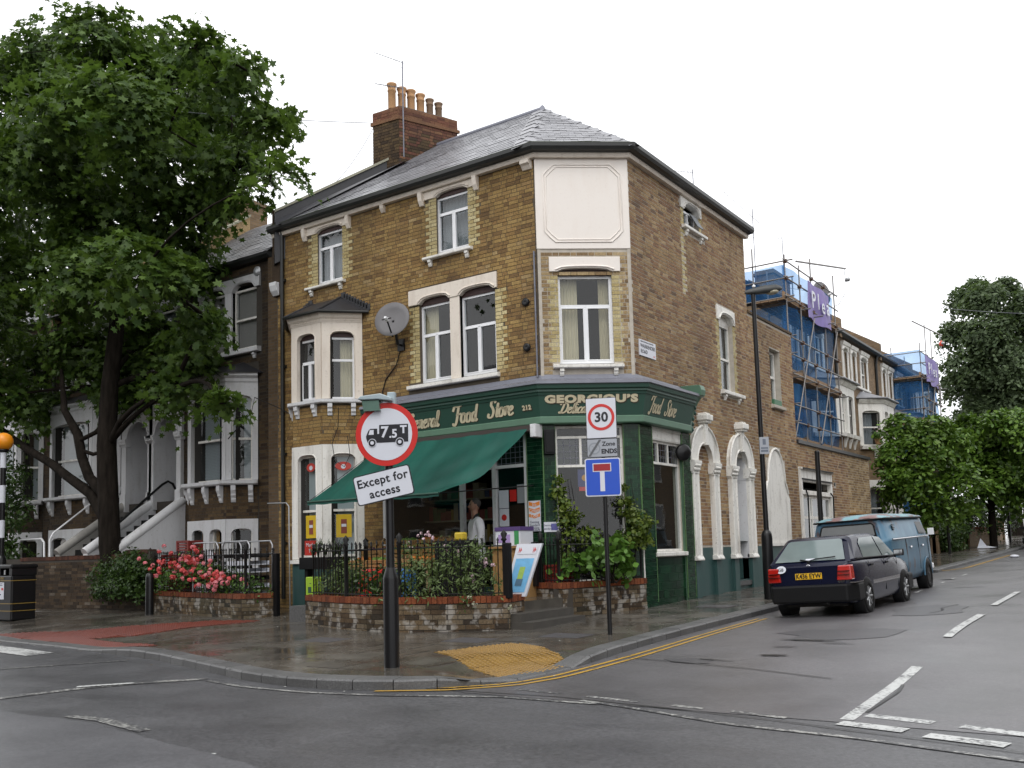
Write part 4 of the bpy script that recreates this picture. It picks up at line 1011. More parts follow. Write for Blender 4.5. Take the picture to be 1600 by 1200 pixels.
GLY = {'e': (.7, ['0 .45 .35 .55 .55 .8 .4 1 .15 .85 .05 .45 .15 .1 .4 0 .75 .25']), 'n': (.82, ['.03 .75 .15 1 .2 .7 .15 0', '.16 .3 .35 .9 .5 1 .58 .8 .55 .2 .65 0 .85 .25']), 'r': (.62, ['.03 .75 .15 1 .2 .7 .15 0', '.17 .5 .35 .95 .5 1 .6 .82']),
 'a': (.84, ['.6 .85 .4 1 .15 .8 .05 .4 .15 .05 .35 .05 .55 .4 .63 1 .58 .3 .68 0 .88 .25']), 'l': (.52, ['0 .25 .25 .8 .42 1.6 .34 1.9 .22 1.6 .18 .5 .25 .05 .38 0 .58 .25']), 'o': (.76, ['.35 1 .1 .8 .03 .4 .15 .05 .4 0 .6 .3 .6 .75 .35 1 .48 .85 .8 .88']),
 'd': (.84, ['.6 .85 .4 1 .15 .8 .05 .4 .15 .05 .35 .05 .55 .4', '.72 1.9 .62 1 .57 .3 .66 0 .86 .25']), 't': (.52, ['.36 1.6 .25 .8 .2 .25 .3 0 .54 .25', '.02 1.05 .55 1.1']), 'c': (.64, ['.55 .85 .4 1 .15 .8 .05 .4 .18 .05 .45 .03 .7 .3']), 'i': (.42, ['.05 .8 .15 1 .15 .3 .25 0 .44 .25', '.2 1.4 .24 1.5']), 's': (.52, ['0 .2 .3 .85 .38 1.05 .42 .6 .4 .2 .2 0 .02 .15 .52 .15']),
 'F': (1.0, ['-.22 1.3 -.1 1.6 .05 1.85 .5 1.8 1.05 1.95', '.6 1.8 .5 1 .4 .2 .2 -.25 -.05 -.2 -.05 0', '.25 .9 .8 .95 .85 1.08']), 'S': (.98, ['.95 1.6 .75 1.9 .4 1.8 .3 1.4 .55 1.05 .7 .6 .55 .1 .2 -.05 -.05 .15 .05 .45']), 'G': (1.15, ['1 1.5 .8 1.88 .4 1.75 .1 1.1 .15 .35 .45 0 .8 .2 .95 .8', '.6 .8 .98 .82 .92 .2 .75 -.3 .4 -.4']), 'D': (1.3, ['.48 1.75 .38 .9 .25 .1 .05 0 -.05 .15 .2 .2 .6 0 1.05 .4 1.15 1.1 .9 1.7 .4 1.9 -.05 1.7 -.1 1.4']), ' ': (.45, [])}
def script_text(F, u, z, body, xh, wd, sh=.28, xs=1.0):
    """brush script drawn stroke by stroke with a broad pen; u = left end, z = baseline"""
    sl = (.285 - .19) / (4.02 - 3.645)
    for nm, du, dz, dn, mt in (('lettering_shadow', .012, -.012, .003, 'letter_shadow'), ('lettering', 0, 0, .007, 'letter')):
        m = MB(); x = 0
        for ch_ in body:
            adv, strokes = GLY[ch_]
            for st_ in strokes:
                q = [float(v) for v in st_.split()]; q = [(q[i], q[i + 1]) for i in range(0, len(q), 2)]; P_ = []
                for i in range(len(q) - 1):
                    p0, p1, p2, p3 = q[max(0, i - 1)], q[i], q[i + 1], q[min(len(q) - 1, i + 2)]
                    for k in range(5):
                        t_ = k / 5; P_.append(tuple(.5 * (2 * p1[j] + (p2[j] - p0[j]) * t_ + (2 * p0[j] - 5 * p1[j] + 4 * p2[j] - p3[j]) * t_ ** 2 + (3 * p1[j] - p0[j] - 3 * p2[j] + p3[j]) * t_ ** 3) for j in (0, 1)))
                P_.append(q[-1]); vs = []
                for i, (a, b) in enumerate(P_):
                    a0, b0 = P_[max(0, i - 1)]; a1, b1 = P_[min(len(P_) - 1, i + 1)]; dx, dy_ = a1 - a0, b1 - b0; L = math.hypot(dx, dy_) or 1; w_ = wd * (.42 + .58 * abs(dy_) / L) * (.55 if i in (0, len(P_) - 1) else 1)
                    for s in (1, -1):
                        pa, pb = a + s * (-dy_ / L) * w_ / xh / 2, b + s * dx / L * w_ / xh / 2; uu = u + (x + pa + sh * pb) * xh * xs + du; zz = z + pb * xh + dz
                        vs.append(F.p(uu, .19 + (zz - 3.645) * sl + dn, zz))
                m.add(vs, [(2 * i, 2 * i + 1, 2 * i + 3, 2 * i + 2) for i in range(len(P_) - 1)])
            x += adv
        m.build(nm, M[mt], fas)
script_text(FL, -4.45, 3.70, 'General', .15, .056, xs=1.0); script_text(FL, -3.27, 3.71, 'Food', .165, .06, xs=1.02); script_text(FL, -2.43, 3.735, 'Store', .155, .058, xs=1.02)
fascia_text(FL, -1.54, 3.82, '212', .12, bold=.006, spacing=1.1)
fascia_text(FC, .87, 3.935, 'GEORGIOU\u2019S', .185, bold=.012, spacing=1.14, xs=1.42)
script_text(FC, .28, 3.695, 'Delicatessen', .1, .036, xs=1.1)
script_text(FR, 1.2, 3.72, 'Food', .155, .05, xs=.86); script_text(FR, 1.84, 3.72, 'Store', .15, .05, xs=.86)

# tiled piers
tiles = []
def pier(F, u0, u1, z0, z1, n1, tu=.152, tz=.0765):
    m = MB(); m.fbox(F, u0, u1, -.05, n1 - .006, z0, z1); m.build('pier', M['tile_grout'], shop)
    r = 0; z = z0
    Fo = Frame(F.p(0, n1 - .006, 0)[:2], F.u)
    while z + .02 < z1:
        x = u0 - (tu / 2 if r % 2 else 0)
        while x < u1 - .01:
            a, b = max(u0 + .003, x), min(u1 - .003, x + tu - .006)
            if b - a > .02: tiles.append((Fo, a, b, z, min(z1, z + tz - .006), 'tile'))
            x += tu
        z += tz; r += 1
pier(FL, -1.69, A[0] + .02, .3, 3.49, .07); pier(FC, -.02, .2, .3, 3.49, .07); pier(FC, 1.47, CW + .02, .1, 3.49, .07)
pier(FR, B[1] - .02, 1.57, .1, 3.49, .07); pier(FR, 2.9, 3.29, .15, 3.49, .07); pier(FR, 1.575, 2.895, .1, 1.02, .03, .22, .153)
place_bricks(shop, tiles, 'tile', 300, .006)
m = MB(); c_ = Vector((A[0], A[1], 0)); bis = (FL.n + FC.n).normalized() * .075; m.tube([c_ + bis + Vector((0, 0, .3)), c_ + bis + Vector((0, 0, 3.48))], .017, 6)
m.build('tile_edge_bead', M['tile_edge'], shop)
m = MB(); c_ = Vector((B[0], B[1], 0)); bis = (FR.n + FC.n).normalized() * .075; m.tube([c_ + bis + Vector((0, 0, 1.3)), c_ + bis + Vector((0, 0, 3.48))], .017, 6)
m.build('tile_edge_bead', M['tile_edge'], shop)
m = MB(); m.tube([c_ + bis + Vector((0, 0, .15)), c_ + bis + Vector((0, 0, 1.3))], .016, 6); m.build('white_edge_strip', M['white'], shop)
for u in (2.9, 3.29, 1.575):
    m = MB(); m.tube([FR.p(u, .066, .2), FR.p(u, .066, 3.48)], .012, 6); m.build('tile_edge_bead', M['tile_edge'], shop)
for F, u in ((FC, .2), (FC, 1.47), (FL, -1.69)):
    m = MB(); m.tube([F.p(u, .066, .4), F.p(u, .066, 3.48)], .011, 6); m.build('tile_edge_bead', M['tile_edge'], shop)
# side shop window
w_ = window(shop, FR, 1.585, 2.885, 1.13, 3.25, n=-.03, rails=(2.82,), mulls=((1.98, 2.84, 3.23), (2.42, 2.84, 3.23)), fw=.045, mat='white', bead=0, room=2.2)
m = MB(); m.profile(FR, [(-.1, 3.25), (.03, 3.25), (.04, 3.28), (.04, 3.44), (.06, 3.46), (.06, 3.498), (-.1, 3.498)], 1.58, 2.89); m.build('blind_box', M['white'], shop)
sill(shop, FR, 1.56, 2.92, 1.03, 1.125, .1)
m = MB(); m.lathe(FR.p(2.83, .12, 3.08), [(.01, -.02), (.17, 0), (.165, .02), (.12, .045), (.0, .06)], 20, (.75, -.66, 0)); m.tube([FR.p(2.83, .12, 3.08), FR.p(2.9, .0, 3.08)], .02, 6); m.build('shop_mirror_lamp', M['black'], shop)
m = MB()
for i in range(3): m.fbox(FR, 1.7, 2.8, -1.2, -.7, 1.5 + i * .45, 1.53 + i * .45); m.fbox(FR, 1.8 + i * .2, 2.1 + i * .22, -1.0, -.72, 1.53 + i * .45, 1.75 + i * .45)
m.build('window_shelf', M['board'], w_)
# cut corner shop window
w_ = window(shop, FC, .205, 1.465, .62, 3.48, n=-.03, rails=(2.74, 3.27), mulls=((.68, 2.76, 3.25),), fw=.045, mat='white', glass='glass', bead=0, room=2.4)
for nm, a, b, c, d, mt in (('window_poster', .62, 1.2, 2.36, 2.68, M_plain('poster_navy', (.03, .035, .14), .4)), ('window_poster_band', .64, 1.0, 2.28, 2.355, M['sign_red'])):
    m = MB(); m.fbox(FC, a, b, -.075, -.06, c, d); m.build(nm, mt, w_)
m = MB()
for i in range(3): m.lathe(FC.p(.75 + i * .14, -.058, 2.52 + .03 * (i % 2)), [(.002, 0), (.06, 0), (.06, .003)], 12, FC.n)
m.build('poster_print', M_plain('print_orange', (.55, .26, .04), .5), w_)
m = MB()      # leaded lights: came grid on the upper panes
for F, a, b, c, d, n in ((FC, .25, 1.42, 2.77, 3.24, -.036), (FR, 1.64, 2.84, 2.85, 3.2, -.036)):
    k = int((b - a) / .11)
    for i in range(k + 1): u = a + (b - a) * i / k; m.fbox(F, u - .004, u + .004, n - .003, n + .003, c, d)
    k = int((d - c) / .1)
    for i in range(k + 1): z = c + (d - c) * i / k; m.fbox(F, a, b, n - .002, n + .004, z - .004, z + .004)
m.build('leaded_cames', M['lead'], shop, kind='stuff')
for F, a, b, c, d in ((FC, .25, 1.42, 2.77, 3.24),):
    m = MB(); m.quad(F.p(a, -.06, c), F.p(b, -.06, c), F.p(b, -.06, d), F.p(a, -.06, d)); m.build('amber_light', M['glass_lead'], shop)
m = MB(); m.fbox(FC, -.005, .19, .075, .2, 2.95, 3.4); m.fbox(FC, .02, .165, .2, .212, 2.98, 3.37); m.build('wall_speaker', M['plastic_dark'], shop, bevel=.012)
# main street shopfront: posts, transom, leaded top lights, dark interior
for u in (-2.48, -3.27, -5.28, -1.74): m = MB(); m.fbox(FL, u - .045, u + .045, -.06, .03, .5, 3.5); m.build('shop_post', M['lightgrey_paint'], shop)
m = MB(); m.fbox(FL, -3.225, -1.785, -.05, .02, 2.77, 2.83); m.fbox(FL, -5.235, -3.315, -.05, .02, 2.77, 2.83); sp = m.build('shop_transom', M['lightgrey_paint'], shop)
m = MB()
for a, b in ((-2.43, -1.79), (-3.2, -2.53), (-5.2, -3.33)):
    k = max(3, int((b - a) / .1))
    for i in range(k + 1): u = a + (b - a) * i / k; m.fbox(FL, u - .004, u + .004, -.02, -.014, 2.83, 3.45)
    for i in range(7): z = 2.86 + i * .098; m.fbox(FL, a, b, -.019, -.013, z - .004, z + .004)
m.build('leaded_cames', M['lead'], sp, kind='stuff')
m = MB(); m.quad(FL.p(-5.23, -.025, 2.83), FL.p(-1.78, -.025, 2.83), FL.p(-1.78, -.025, 3.48), FL.p(-5.23, -.025, 3.48)); m.build('top_light', M['glass_lead'], sp)
m = MB(); m.quad(FL.p(-2.43, -.02, .55), FL.p(-1.78, -.02, .55), FL.p(-1.78, -.02, 2.77), FL.p(-2.43, -.02, 2.77)); m.build('pane', M['glass'], sp)
m = MB(); m.quad(FL.p(-5.23, -.02, 1.1), FL.p(-3.32, -.02, 1.1), FL.p(-3.32, -.02, 2.77), FL.p(-5.23, -.02, 2.77)); m.build('pane', M['glass'], sp)
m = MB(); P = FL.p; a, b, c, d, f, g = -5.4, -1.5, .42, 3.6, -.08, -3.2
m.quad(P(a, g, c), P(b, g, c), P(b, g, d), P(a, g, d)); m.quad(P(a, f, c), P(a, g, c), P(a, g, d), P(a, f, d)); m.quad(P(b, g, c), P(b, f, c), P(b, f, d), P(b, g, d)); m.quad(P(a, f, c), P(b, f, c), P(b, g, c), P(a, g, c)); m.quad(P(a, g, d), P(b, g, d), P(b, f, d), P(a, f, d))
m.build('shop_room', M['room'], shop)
m = MB(); r_ = random.Random(4); cols = [M_plain('goods_%s' % n, c, .5) for n, c in (('ochre', (.3, .2, .04)), ('maroon', (.2, .04, .03)), ('cream', (.32, .28, .2)), ('navy', (.04, .06, .14)), ('leaf', (.06, .12, .04)))]
for z in (1.0, 1.45, 1.9, 2.35):
    u = -5.2
    while u < -3.4: w1 = r_.uniform(.06, .2); m.mat(r_.randrange(5)).fbox(FL, u, u + w1, -1.6, -1.3, z, z + r_.uniform(.12, .36)); u += w1 + .01
    m.mat(2).fbox(FL, -5.3, -3.35, -1.65, -1.28, z - .03, z)
m.build('stocked_shelves', cols, shop, kind='stuff')
m = MB(); m.fbox(FL, -5.34, -1.7, -.06, .0, .3, .55); m.build('stallriser', M['dado'], shop)
# papers stuck inside the door glass
for u0, u1, z0, z1, mt, nm in ((-2.40, -2.18, 2.02, 2.36, 'sign_white', 'notice'), (-2.40, -2.18, 1.68, 2.01, 'sign_white', 'notice'), (-1.98, -1.80, 2.1, 2.45, 'net', 'notice'), (-2.15, -2.0, 2.14, 2.36, 'sign_red', 'notice')):
    m = MB(); m.fbox(FL, u0, u1, -.016, -.012, z0, z1); k = m.build(nm, M[mt], shop)
    if nm == 'notice' and mt == 'sign_white' and z0 < 2:
        j = MB(); j.lathe(FL.p((u0 + u1) / 2, -.0115, (z0 + z1) / 2), [(.045, 0), (.06, 0), (.06, .002), (.045, .002)], 16, (0, -1, 0)); j.build('notice_ring', M['sign_red'], k)
# brick pier left of the shop
bl = []; m = MB(); wall(m, FL, -5.87, -5.33, GB, 3.5, (), .1, .001); m.build('wall', M['mortar_l'], shop); bricks(Frame((0, -.001), (1, 0)), -5.86, -5.34, GB, 3.5, [], 'brick_l', bl, seed=61); place_bricks(shop, bl, limit=0)

# ---- arches of the side street
dd = MB(); wall(dd, FR, 3.3, 7.05, GB, 1.18, [(5.64, 6.37, .45, 1.3)], .3, .012); dd.build('dado', M['dado'], shop)
def arch(root, F, ol, il, ir, orr, zs, zc, ztop, zb, n=.1, mat='white'):
    cu_ = (il + ir) / 2
    inn = [(cu_ + (ir - il) / 2 * math.cos(math.pi * (1 - i / 12)), zs + (zc - zs) * math.sin(math.pi * (1 - i / 12))) for i in range(13)]
    oc = (ol + orr) / 2; zo = zc + .36
    outp = [(oc + (orr - ol) / 2 * math.cos(math.pi * i / 12), zs + (zo - zs) * math.sin(math.pi * i / 12)) for i in range(13)]
    m = MB()
    for i in range(12):
        a, b = inn[i], inn[i + 1]; c, d = outp[12 - i - 1], outp[12 - i]
        m.prism(F, [a, b, c, d][::-1] if False else [d, a, b, c], -.02, n)
    rt = m.build('arch_ring', M[mat], root)
    k = MB(); k.tube([F.p(u, n, z) for u, z in outp], .03, 6); k.tube([F.p(u, n, z + .0) for u, z in inn], .02, 6); k.build('arch_roll', M[mat], rt)
    k = MB(); k.prism(F, [(cu_ - .06, zc - .02), (cu_ + .06, zc - .02), (cu_ + .09, zo + .05), (cu_ - .09, zo + .05)], 0, n + .06); k.fbox(F, cu_ - .08, cu_ + .08, 0, n + .08, zc - .06, zc - .02)
    k.fbox(F, cu_ - .13, cu_ + .13, 0, n + .12, zo + .05, zo + .1); k.fbox(F, cu_ - .16, cu_ + .16, 0, n + .15, zo + .1, ztop - .04); k.fbox(F, cu_ - .11, cu_ + .11, 0, n + .1, ztop - .04, ztop); k.build('keystone', M[mat], rt, bevel=.02)
    return rt
def column(root, F, a, b, z0, z1, n=.1, mat='white'):
    m = MB(); m.fbox(F, a, b, -.02, n, z0 + .1, z1 - .26); m.tube([F.p(a + .03, n, z0 + .1), F.p(a + .03, n, z1 - .26)], .028, 6); m.tube([F.p(b - .03, n, z0 + .1), F.p(b - .03, n, z1 - .26)], .028, 6)
    o = m.build('column', M[mat], root)
    k = MB(); k.profile(F, [(-.02, z0), (n + .05, z0), (n + .05, z0 + .03), (n + .01, z0 + .1), (-.02, z0 + .1)], a - .03, b + .03); k.build('column_base', M[mat], o, bevel=.01)
    k = MB(); k.fbox(F, a - .02, b + .02, -.02, n + .02, z1 - .26, z1 - .23)
    k.profile(F, [(-.02, z1 - .23), (n + .0, z1 - .23), (n + .07, z1 - .06), (n + .07, z1), (-.02, z1)], a - .05, b + .05)
    rr = random.Random(int(a * 100))
    for i in range(5):
        for j in range(2): k.ball(F.p(a + (b - a) * (i + .5) / 5, n + .03 + .02 * j, z1 - .18 + .08 * j), .032, 6, (1, 1, 1.2))
    k.build('capital', M[mat], o)
    j = MB(); j.fbox(F, a + .02, b - .02, 0, n - .02, gz0(a) + .06, z0); j.build('column_plinth', M['dado'], o)
arch(shop, FR, 3.27, 3.57, 4.36, 4.68, 2.96, 3.36, 3.99, 0); arch(shop, FR, 5.31, 5.62, 6.38, 6.70, 2.96, 3.36, 3.99, 0)
for a, b in ((3.3, 3.57), (4.34, 4.62), (5.33, 5.62), (6.38, 6.66)): column(shop, FR, a, b, .92, 2.96)
m = MB(); m.fbox(FR, 5.64, 6.37, -.34, -.3, .45, 3.35); dr = m.build('side_door', M['lightgrey_paint'], shop)
m = MB()
for z0, z1 in ((.6, 1.15), (1.3, 2.1), (2.2, 2.85)): m.fbox(FR, 5.75, 6.26, -.3, -.285, z0, z1)
m.build('door_panel', M['lightgrey_paint'], dr, bevel=.01)
m = MB(); m.fbox(FR, 6.35, 6.376, -.3, .03, .92, 3.3); m.fbox(FR, 6.34, 6.385, -.3, .05, 2.7, 2.95); m.build('door_reveal', M['lightgrey_paint'], shop)
m = MB(); m.fbox(FR, 5.6, 6.4, -.3, .05, .32, .42); m.build('door_step', M['kerb'], shop)

# ---------------------------------------------------------------- rear extension of the shop
ext = thing('rear_extension', 'two storey brick side wing with a single storey brick extension beyond the tall corner building', 'building', (0, 7.05, .3))
bl = []; WZ = 6.82; LZ = 3.92
opsW = [(8.46, 9.22, 4.72, 6.14), (7.95, 8.95, 1.2, 3.1)]
exW = [(8.4, 9.28, 4.6, 4.74), (8.46, 9.22, 4.7, 6.14), (7.35, 9.5, -1, 3.3), (7.4, 9.05, -1, 2.45), (7.9, 9.1, 3.2, 3.62), (7.0, 10.3, -1, 1.22)]
m = MB(); wall(m, FR, 7.055, 10.2, GB, WZ, [opsW[0]], .2, -.004); m.build('wall', M['mortar_r'], ext)
bricks(Frame((-.004, 0), (0, 1)), 7.06, 10.19, GB + .003, WZ - .06, [(8.46, 9.22, 4.6, 6.14), (7.05, 10.2, -1, 1.2), (7.45, 9.35, 0, 2.5), (7.8, 9.2, 2.4, 3.3), (8.1, 8.9, 3.2, 3.6)], 'brick_r', bl, seed=71)
m = MB(); m.fbox(FR, 7.05, 10.22, -3, .03, WZ - .06, WZ); m.build('coping', M['brick_dark'], ext)
m = MB(); m.quad((0, 10.2, GB), (-3, 10.2, GB), (-3, 10.2, WZ), (0, 10.2, WZ)); m.quad((-3, 10.2, GB), (-3, 7.1, GB), (-3, 7.1, WZ), (-3, 10.2, WZ)); m.build('end_wall', M['brick_r'], ext)
window(ext, FR, 8.48, 9.2, 4.76, 6.12, n=-.16, rails=(5.45,), fw=.06, mat='white', sash=True, curt='full net', room=.8)
sill(ext, FR, 8.4, 9.28, 4.6, 4.7, .09, mat='mortar_r')
m = MB(); m.fbox(FR, 8.55, 9.1, -.06, .04, 4.702, 4.84); m.build('window_box', M_plain('trough_green', (.05, .16, .08), .5), ext, bevel=.01)
# blocked arch painted white
pts = [(7.45, 1.25), (9.35, 1.25), (9.35, 2.35), (9.2, 2.48), (9.05, 2.72)] + [(8.42 + .6 * math.cos(math.pi * i / 10), 2.72 + .85 * math.sin(math.pi * i / 10)) for i in range(11)] + [(7.75, 2.72), (7.6, 2.48), (7.45, 2.35)]
m = MB(); m.prism(FR, pts, -.02, .03); ba = m.build('blocked_arch', M['white'], ext)
m = MB(); m.tube([FR.p(u, .035, z) for u, z in pts[3:-1]], .035, 6); m.build('arch_moulding', M['white'], ba)
m = MB(); m.fbox(FR, 7.4, 9.4, -.02, .06, 1.17, 1.25); m.build('arch_sill', M['white'], ba)
m = MB(); wall(m, FR, 7.055, 10.2, GB, 1.18, (), .1, .008); m.build('dado', M['dado'], ext)
# single storey part
opsE = [(10.2, 13.0, GB, 3.2)]
FE = Frame((-.006, 0), (0, 1))
m = MB(); wall(m, FE, 10.2, 17.3, GB, LZ - .05, [(10.25, 12.95, GB, 3.15)], .2); m.quad((0, 17.3, GB), (-6, 17.3, GB), (-6, 17.3, LZ), (0, 17.3, LZ)); m.build('wall', M['mortar_r'], ext)
bricks(FE, 10.21, 14.86, GB, LZ - .06, [(10.2, 13.02, -1, 3.24), (13.3, 13.55, 2.85, 2.95)], 'brick_r', bl, seed=72); bricks(FE, 14.88, 17.29, GB, LZ - .06, [], 'brick_pale', bl, seed=73)
place_bricks(ext, bl)
m = MB(); m.fbox(FE, 10.2, 17.36, -6, .06, LZ - .06, LZ + .03); m.build('coping', M['slate_dark'], ext)
m = MB(); m.lathe(FE.p(13.42, .0, 2.9), [(.05, -.05), (.06, .01), (.0, .01)], 10, (1, 0, 0)); m.build('vent', M['black'], ext)
# old white shopfront
m = MB(); m.fbox(FE, 10.22, 13.0, -.05, .10, 3.16, 3.22); m.fbox(FE, 10.26, 12.96, -.08, .05, 2.86, 3.16); m.fbox(FE, 10.26, 12.96, -.06, .07, 2.5, 2.62); m.fbox(FE, 10.22, 10.36, -.06, .06, .35, 3.16); m.fbox(FE, 12.86, 13.0, -.06, .06, .35, 3.16)
sf = m.build('white_shopfront', M['white'], ext, bevel=.01)
for z in (3.18, 2.9): 
    k = MB(); k.fbox(FE, 10.3, 12.95, .10 if z > 3 else .052, .125 if z > 3 else .08, z, z + .035); k.build('blind_rail', M['plastic_dark'], sf)
window(ext, FE, 10.36, 12.86, .45, 2.5, n=-.02, rails=(1.9,), mulls=((11.05, .5, 2.5), (11.25, .5, 2.5), (12.1, .5, 2.5)), fw=.08, mat='white', curt='full net', bead=0, room=.8)
m = MB(); m.tube([FE.p(10.55, .08, 2.62), FE.p(10.55, .12, 2.45), FE.p(10.55, .1, 1.0)], .02, 6); m.tube([FE.p(12.7, .08, 2.62), FE.p(12.75, .14, 2.5), FE.p(12.75, .1, .9)], .02, 6); m.build('blind_arm', M['plastic_dark'], sf)
m = MB(); m.fbox(FE, 14.7, 15.9, -.01, .18, .4, 2.05); m.fbox(FE, 14.66, 15.94, -.01, .22, 2.05, 2.1); m.build('wall_cupboard', M['wood_ply'], ext)
# ---------------------------------------------------------------- houses of the main street terrace (left)
def left_house(name, label, x0, xd, xbay, mirror, group):
    """x0: party line nearest the shop; mirror=False: bay next to x0, door beyond"""
    root = thing(name, label, 'house', (x0 - 2, 0, .2), group); T = root
    xl, xr = x0 - 4.62, x0
    bl = []; wx = lambda a, b: (a, b)
    if not mirror: b0, b1 = x0 - 2.98, x0 - .60; d0, d1 = x0 - 4.62, x0 - 3.42
    else: b0, b1 = x0 - 4.45, x0 - 1.42; d0, d1 = x0 - 1.2, x0 + .0
    ops = [(b0 + .05, b1 - .05, .2, 5.4), (d0 + .03, d1 - .16, 2.7, 4.9)]
    wa, wb = b0 + .38, b1 - .05          # double window, second floor
    mid = (wa + wb) / 2
    ops += [(wa, mid - .12, 6.12, 7.72), (mid + .12, wb, 6.12, 7.72)]
    dc = (d0 + d1) / 2 - .07; ops.append((dc - .38, dc + .38, 6.12, 7.7))
    m = MB(); wall(m, FL, xl, xr, .1, 8.2, ops, .14, -.005); m.build('wall', M['mortar_d'], root)
    ex = [(b0 - .02, b1 + .02, -1, 5.75), (d0 - .1, d1 + .05, 2.5, 5.0), (wa - .2, wb + .2, 7.55, 7.95), (wa - .2, wb + .2, 5.98, 7.6), (dc - .5, dc + .5, 5.98, 7.95)]
    FLd = Frame((0, .005), (1, 0))
    bricks(FLd, xl + .01, xr - .01, .1, 8.15, ex, 'brick_dark' , bl, seed=int(-x0 * 10)); place_bricks(root, bl, limit=120)
    for a, b in ((wa, mid - .12), (mid + .12, wb)):
        window(root, FL, a, b, 6.16, 7.62, rails=(6.88,), fw=.05, mat='white', sash=True, curt='blind', blindmat='blind_warm', room=.5)
    lintel(root, FL, wa - .18, wb + .15, 7.58, 7.9, [(wa + .02, mid - .13, 7.74), (mid + .13, wb - .02, 7.74)], .05, mat='lightgrey_paint')
    m = MB(); m.fbox(FL, mid - .12, mid + .12, -.12, .04, 6.12, 7.58); m.fbox(FL, wa - .14, wa, -.1, .035, 6.12, 7.58); m.build('window_pier', M['lightgrey_paint'], root)
    sill(root, FL, wa - .2, wb + .16, 6.02, 6.14, .12, (wa, wb - .05), mat='lightgrey_paint')
    window(root, FL, dc - .38, dc + .38, 6.16, 7.6, rails=(6.88,), fw=.05, mat='white', sash=True, curt='full net', room=.5)
    lintel(root, FL, dc - .52, dc + .52, 7.56, 7.88, [(dc - .38, dc + .38, 7.7)], .05, mat='lightgrey_paint')
    sill(root, FL, dc - .5, dc + .5, 6.02, 6.14, .12, (dc - .3, dc + .3), mat='lightgrey_paint')
    # bay
    dp = .5; bp = [(b0, 0), (b0 + dp, -dp), (b1 - dp, -dp), (b1, 0)]
    fcs = [Frame(bp[i], (bp[i + 1][0] - bp[i][0], bp[i + 1][1] - bp[i][1])) for i in range(3)]
    Ls = [math.hypot(bp[i + 1][0] - bp[i][0], bp[i + 1][1] - bp[i][1]) for i in range(3)]
    bl = []
    for F, L in zip(fcs, Ls):
        bricks(F, 0, L, 2.12, 2.9, [], 'brick_dark', bl, seed=int(L * 1000))
        m = MB(); wall(m, F, 0, L, .1, 3.0, [(.1, L - .1, .9, 2.0)], .1); m.build('bay_wall', M['mortar_d'], root)
        for z0, z1, up in ((3.02, 5.3, 1), (.9, 2.12, 0)):
            a, b = .11, L - .13
            two = L > 1.2 and not up
            hs = [(a, L / 2 - .13), (L / 2 + .13, b)] if two and up else [(a, b)] if up else ([(a + .05, L / 2 - .1), (L / 2 + .12, b)] if two else [(a, b)])
            zc = z1 - .32 if up else z1 - .22; zf = zc - .1
            poly = [(0, z0)]; ps = []
            for p, q in hs: poly += [(p, z0)] + arch_pts(p, q, zf, zc)[0:] + [(q, z0)]
            poly += [(L, z0), (L, z1), (0, z1)]
            m = MB(); m.prism(F, poly, -.1, .03); m.build('bay_stucco', M['lightgrey_paint'], root)
            for p, q in hs:
                window(root, F, p - .02, q + .02, z0 - .02 if up else z0 + .25, zc + .02, n=-.09, rails=(3.98,) if up else ((1.55,) if False else ()), fw=.055, mat='white', sash=True, curt='blind' if up else None, room=.5)
                if not up and two:
                    m = MB(); m.fbox(F, p, q, -.16, -.14, z0, zc); m.build('window_board', M['wood_ply'], root)
    place_bricks(root, bl, limit=0)
    sweep(bp, [(-.05, 2.9), (.14, 2.9), (.17, 2.93), (.17, 3.0), (-.05, 3.02)]).build('bay_sill', M['lightgrey_paint'], root)
    sweep(bp, [(-.02, 5.3), (.05, 5.3), (.06, 5.38), (.12, 5.44), (.12, 5.5), (-.02, 5.5)]).build('bay_cornice', M['lightgrey_paint'], root)
    for F, L in zip(fcs, Ls):
        k = 2 if L < 1 else 3
        for i in range(k):
            u = .16 + (L - .32) * i / (k - 1); m = MB()
            m.profile(F, [(0, 2.5), (.02, 2.5), (.05, 2.56), (.05, 2.6), (.09, 2.66), (.09, 2.7), (.13, 2.78), (.13, 2.895), (0, 2.895)], u - .055, u + .055); m.build('corbel', M['lightgrey_paint'], root, bevel=.006)
    o4 = [Vector((b0 - .2, 0, 5.5)), Vector((b0 + dp - .08, -dp - .17, 5.5)), Vector((b1 - dp + .08, -dp - .17, 5.5)), Vector((b1 + .2, 0, 5.5))]; tp = [Vector((b0 + .5, .0, 5.84)), Vector((b1 - .5, .0, 5.84))]
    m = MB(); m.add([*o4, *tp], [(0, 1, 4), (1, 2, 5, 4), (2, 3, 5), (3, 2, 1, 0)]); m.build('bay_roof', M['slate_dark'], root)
    # door arch with its columns, recessed white porch
    if True:
        il, ir = d0 + .14, d1 - .12; m = MB(); cu_ = (il + ir) / 2; zs = 4.4; zc = 4.4 + (ir - il) / 2 * .95
        inn = [(cu_ - (ir - il) / 2 * math.cos(math.pi * i / 12), zs + (zc - zs) * math.sin(math.pi * i / 12)) for i in range(13)]
        m.prism(FL, [(d0 - .08, zs)] + inn + [(d1 + .06, zs), (d1 + .06, 5.2), (d0 - .08, 5.2)], -.02, .07); m.build('porch_arch', M['lightgrey_paint'], root)
        k = MB(); k.tube([FL.p(u, .075, z) for u, z in inn], .03, 6); k.build('arch_moulding', M['lightgrey_paint'], root)
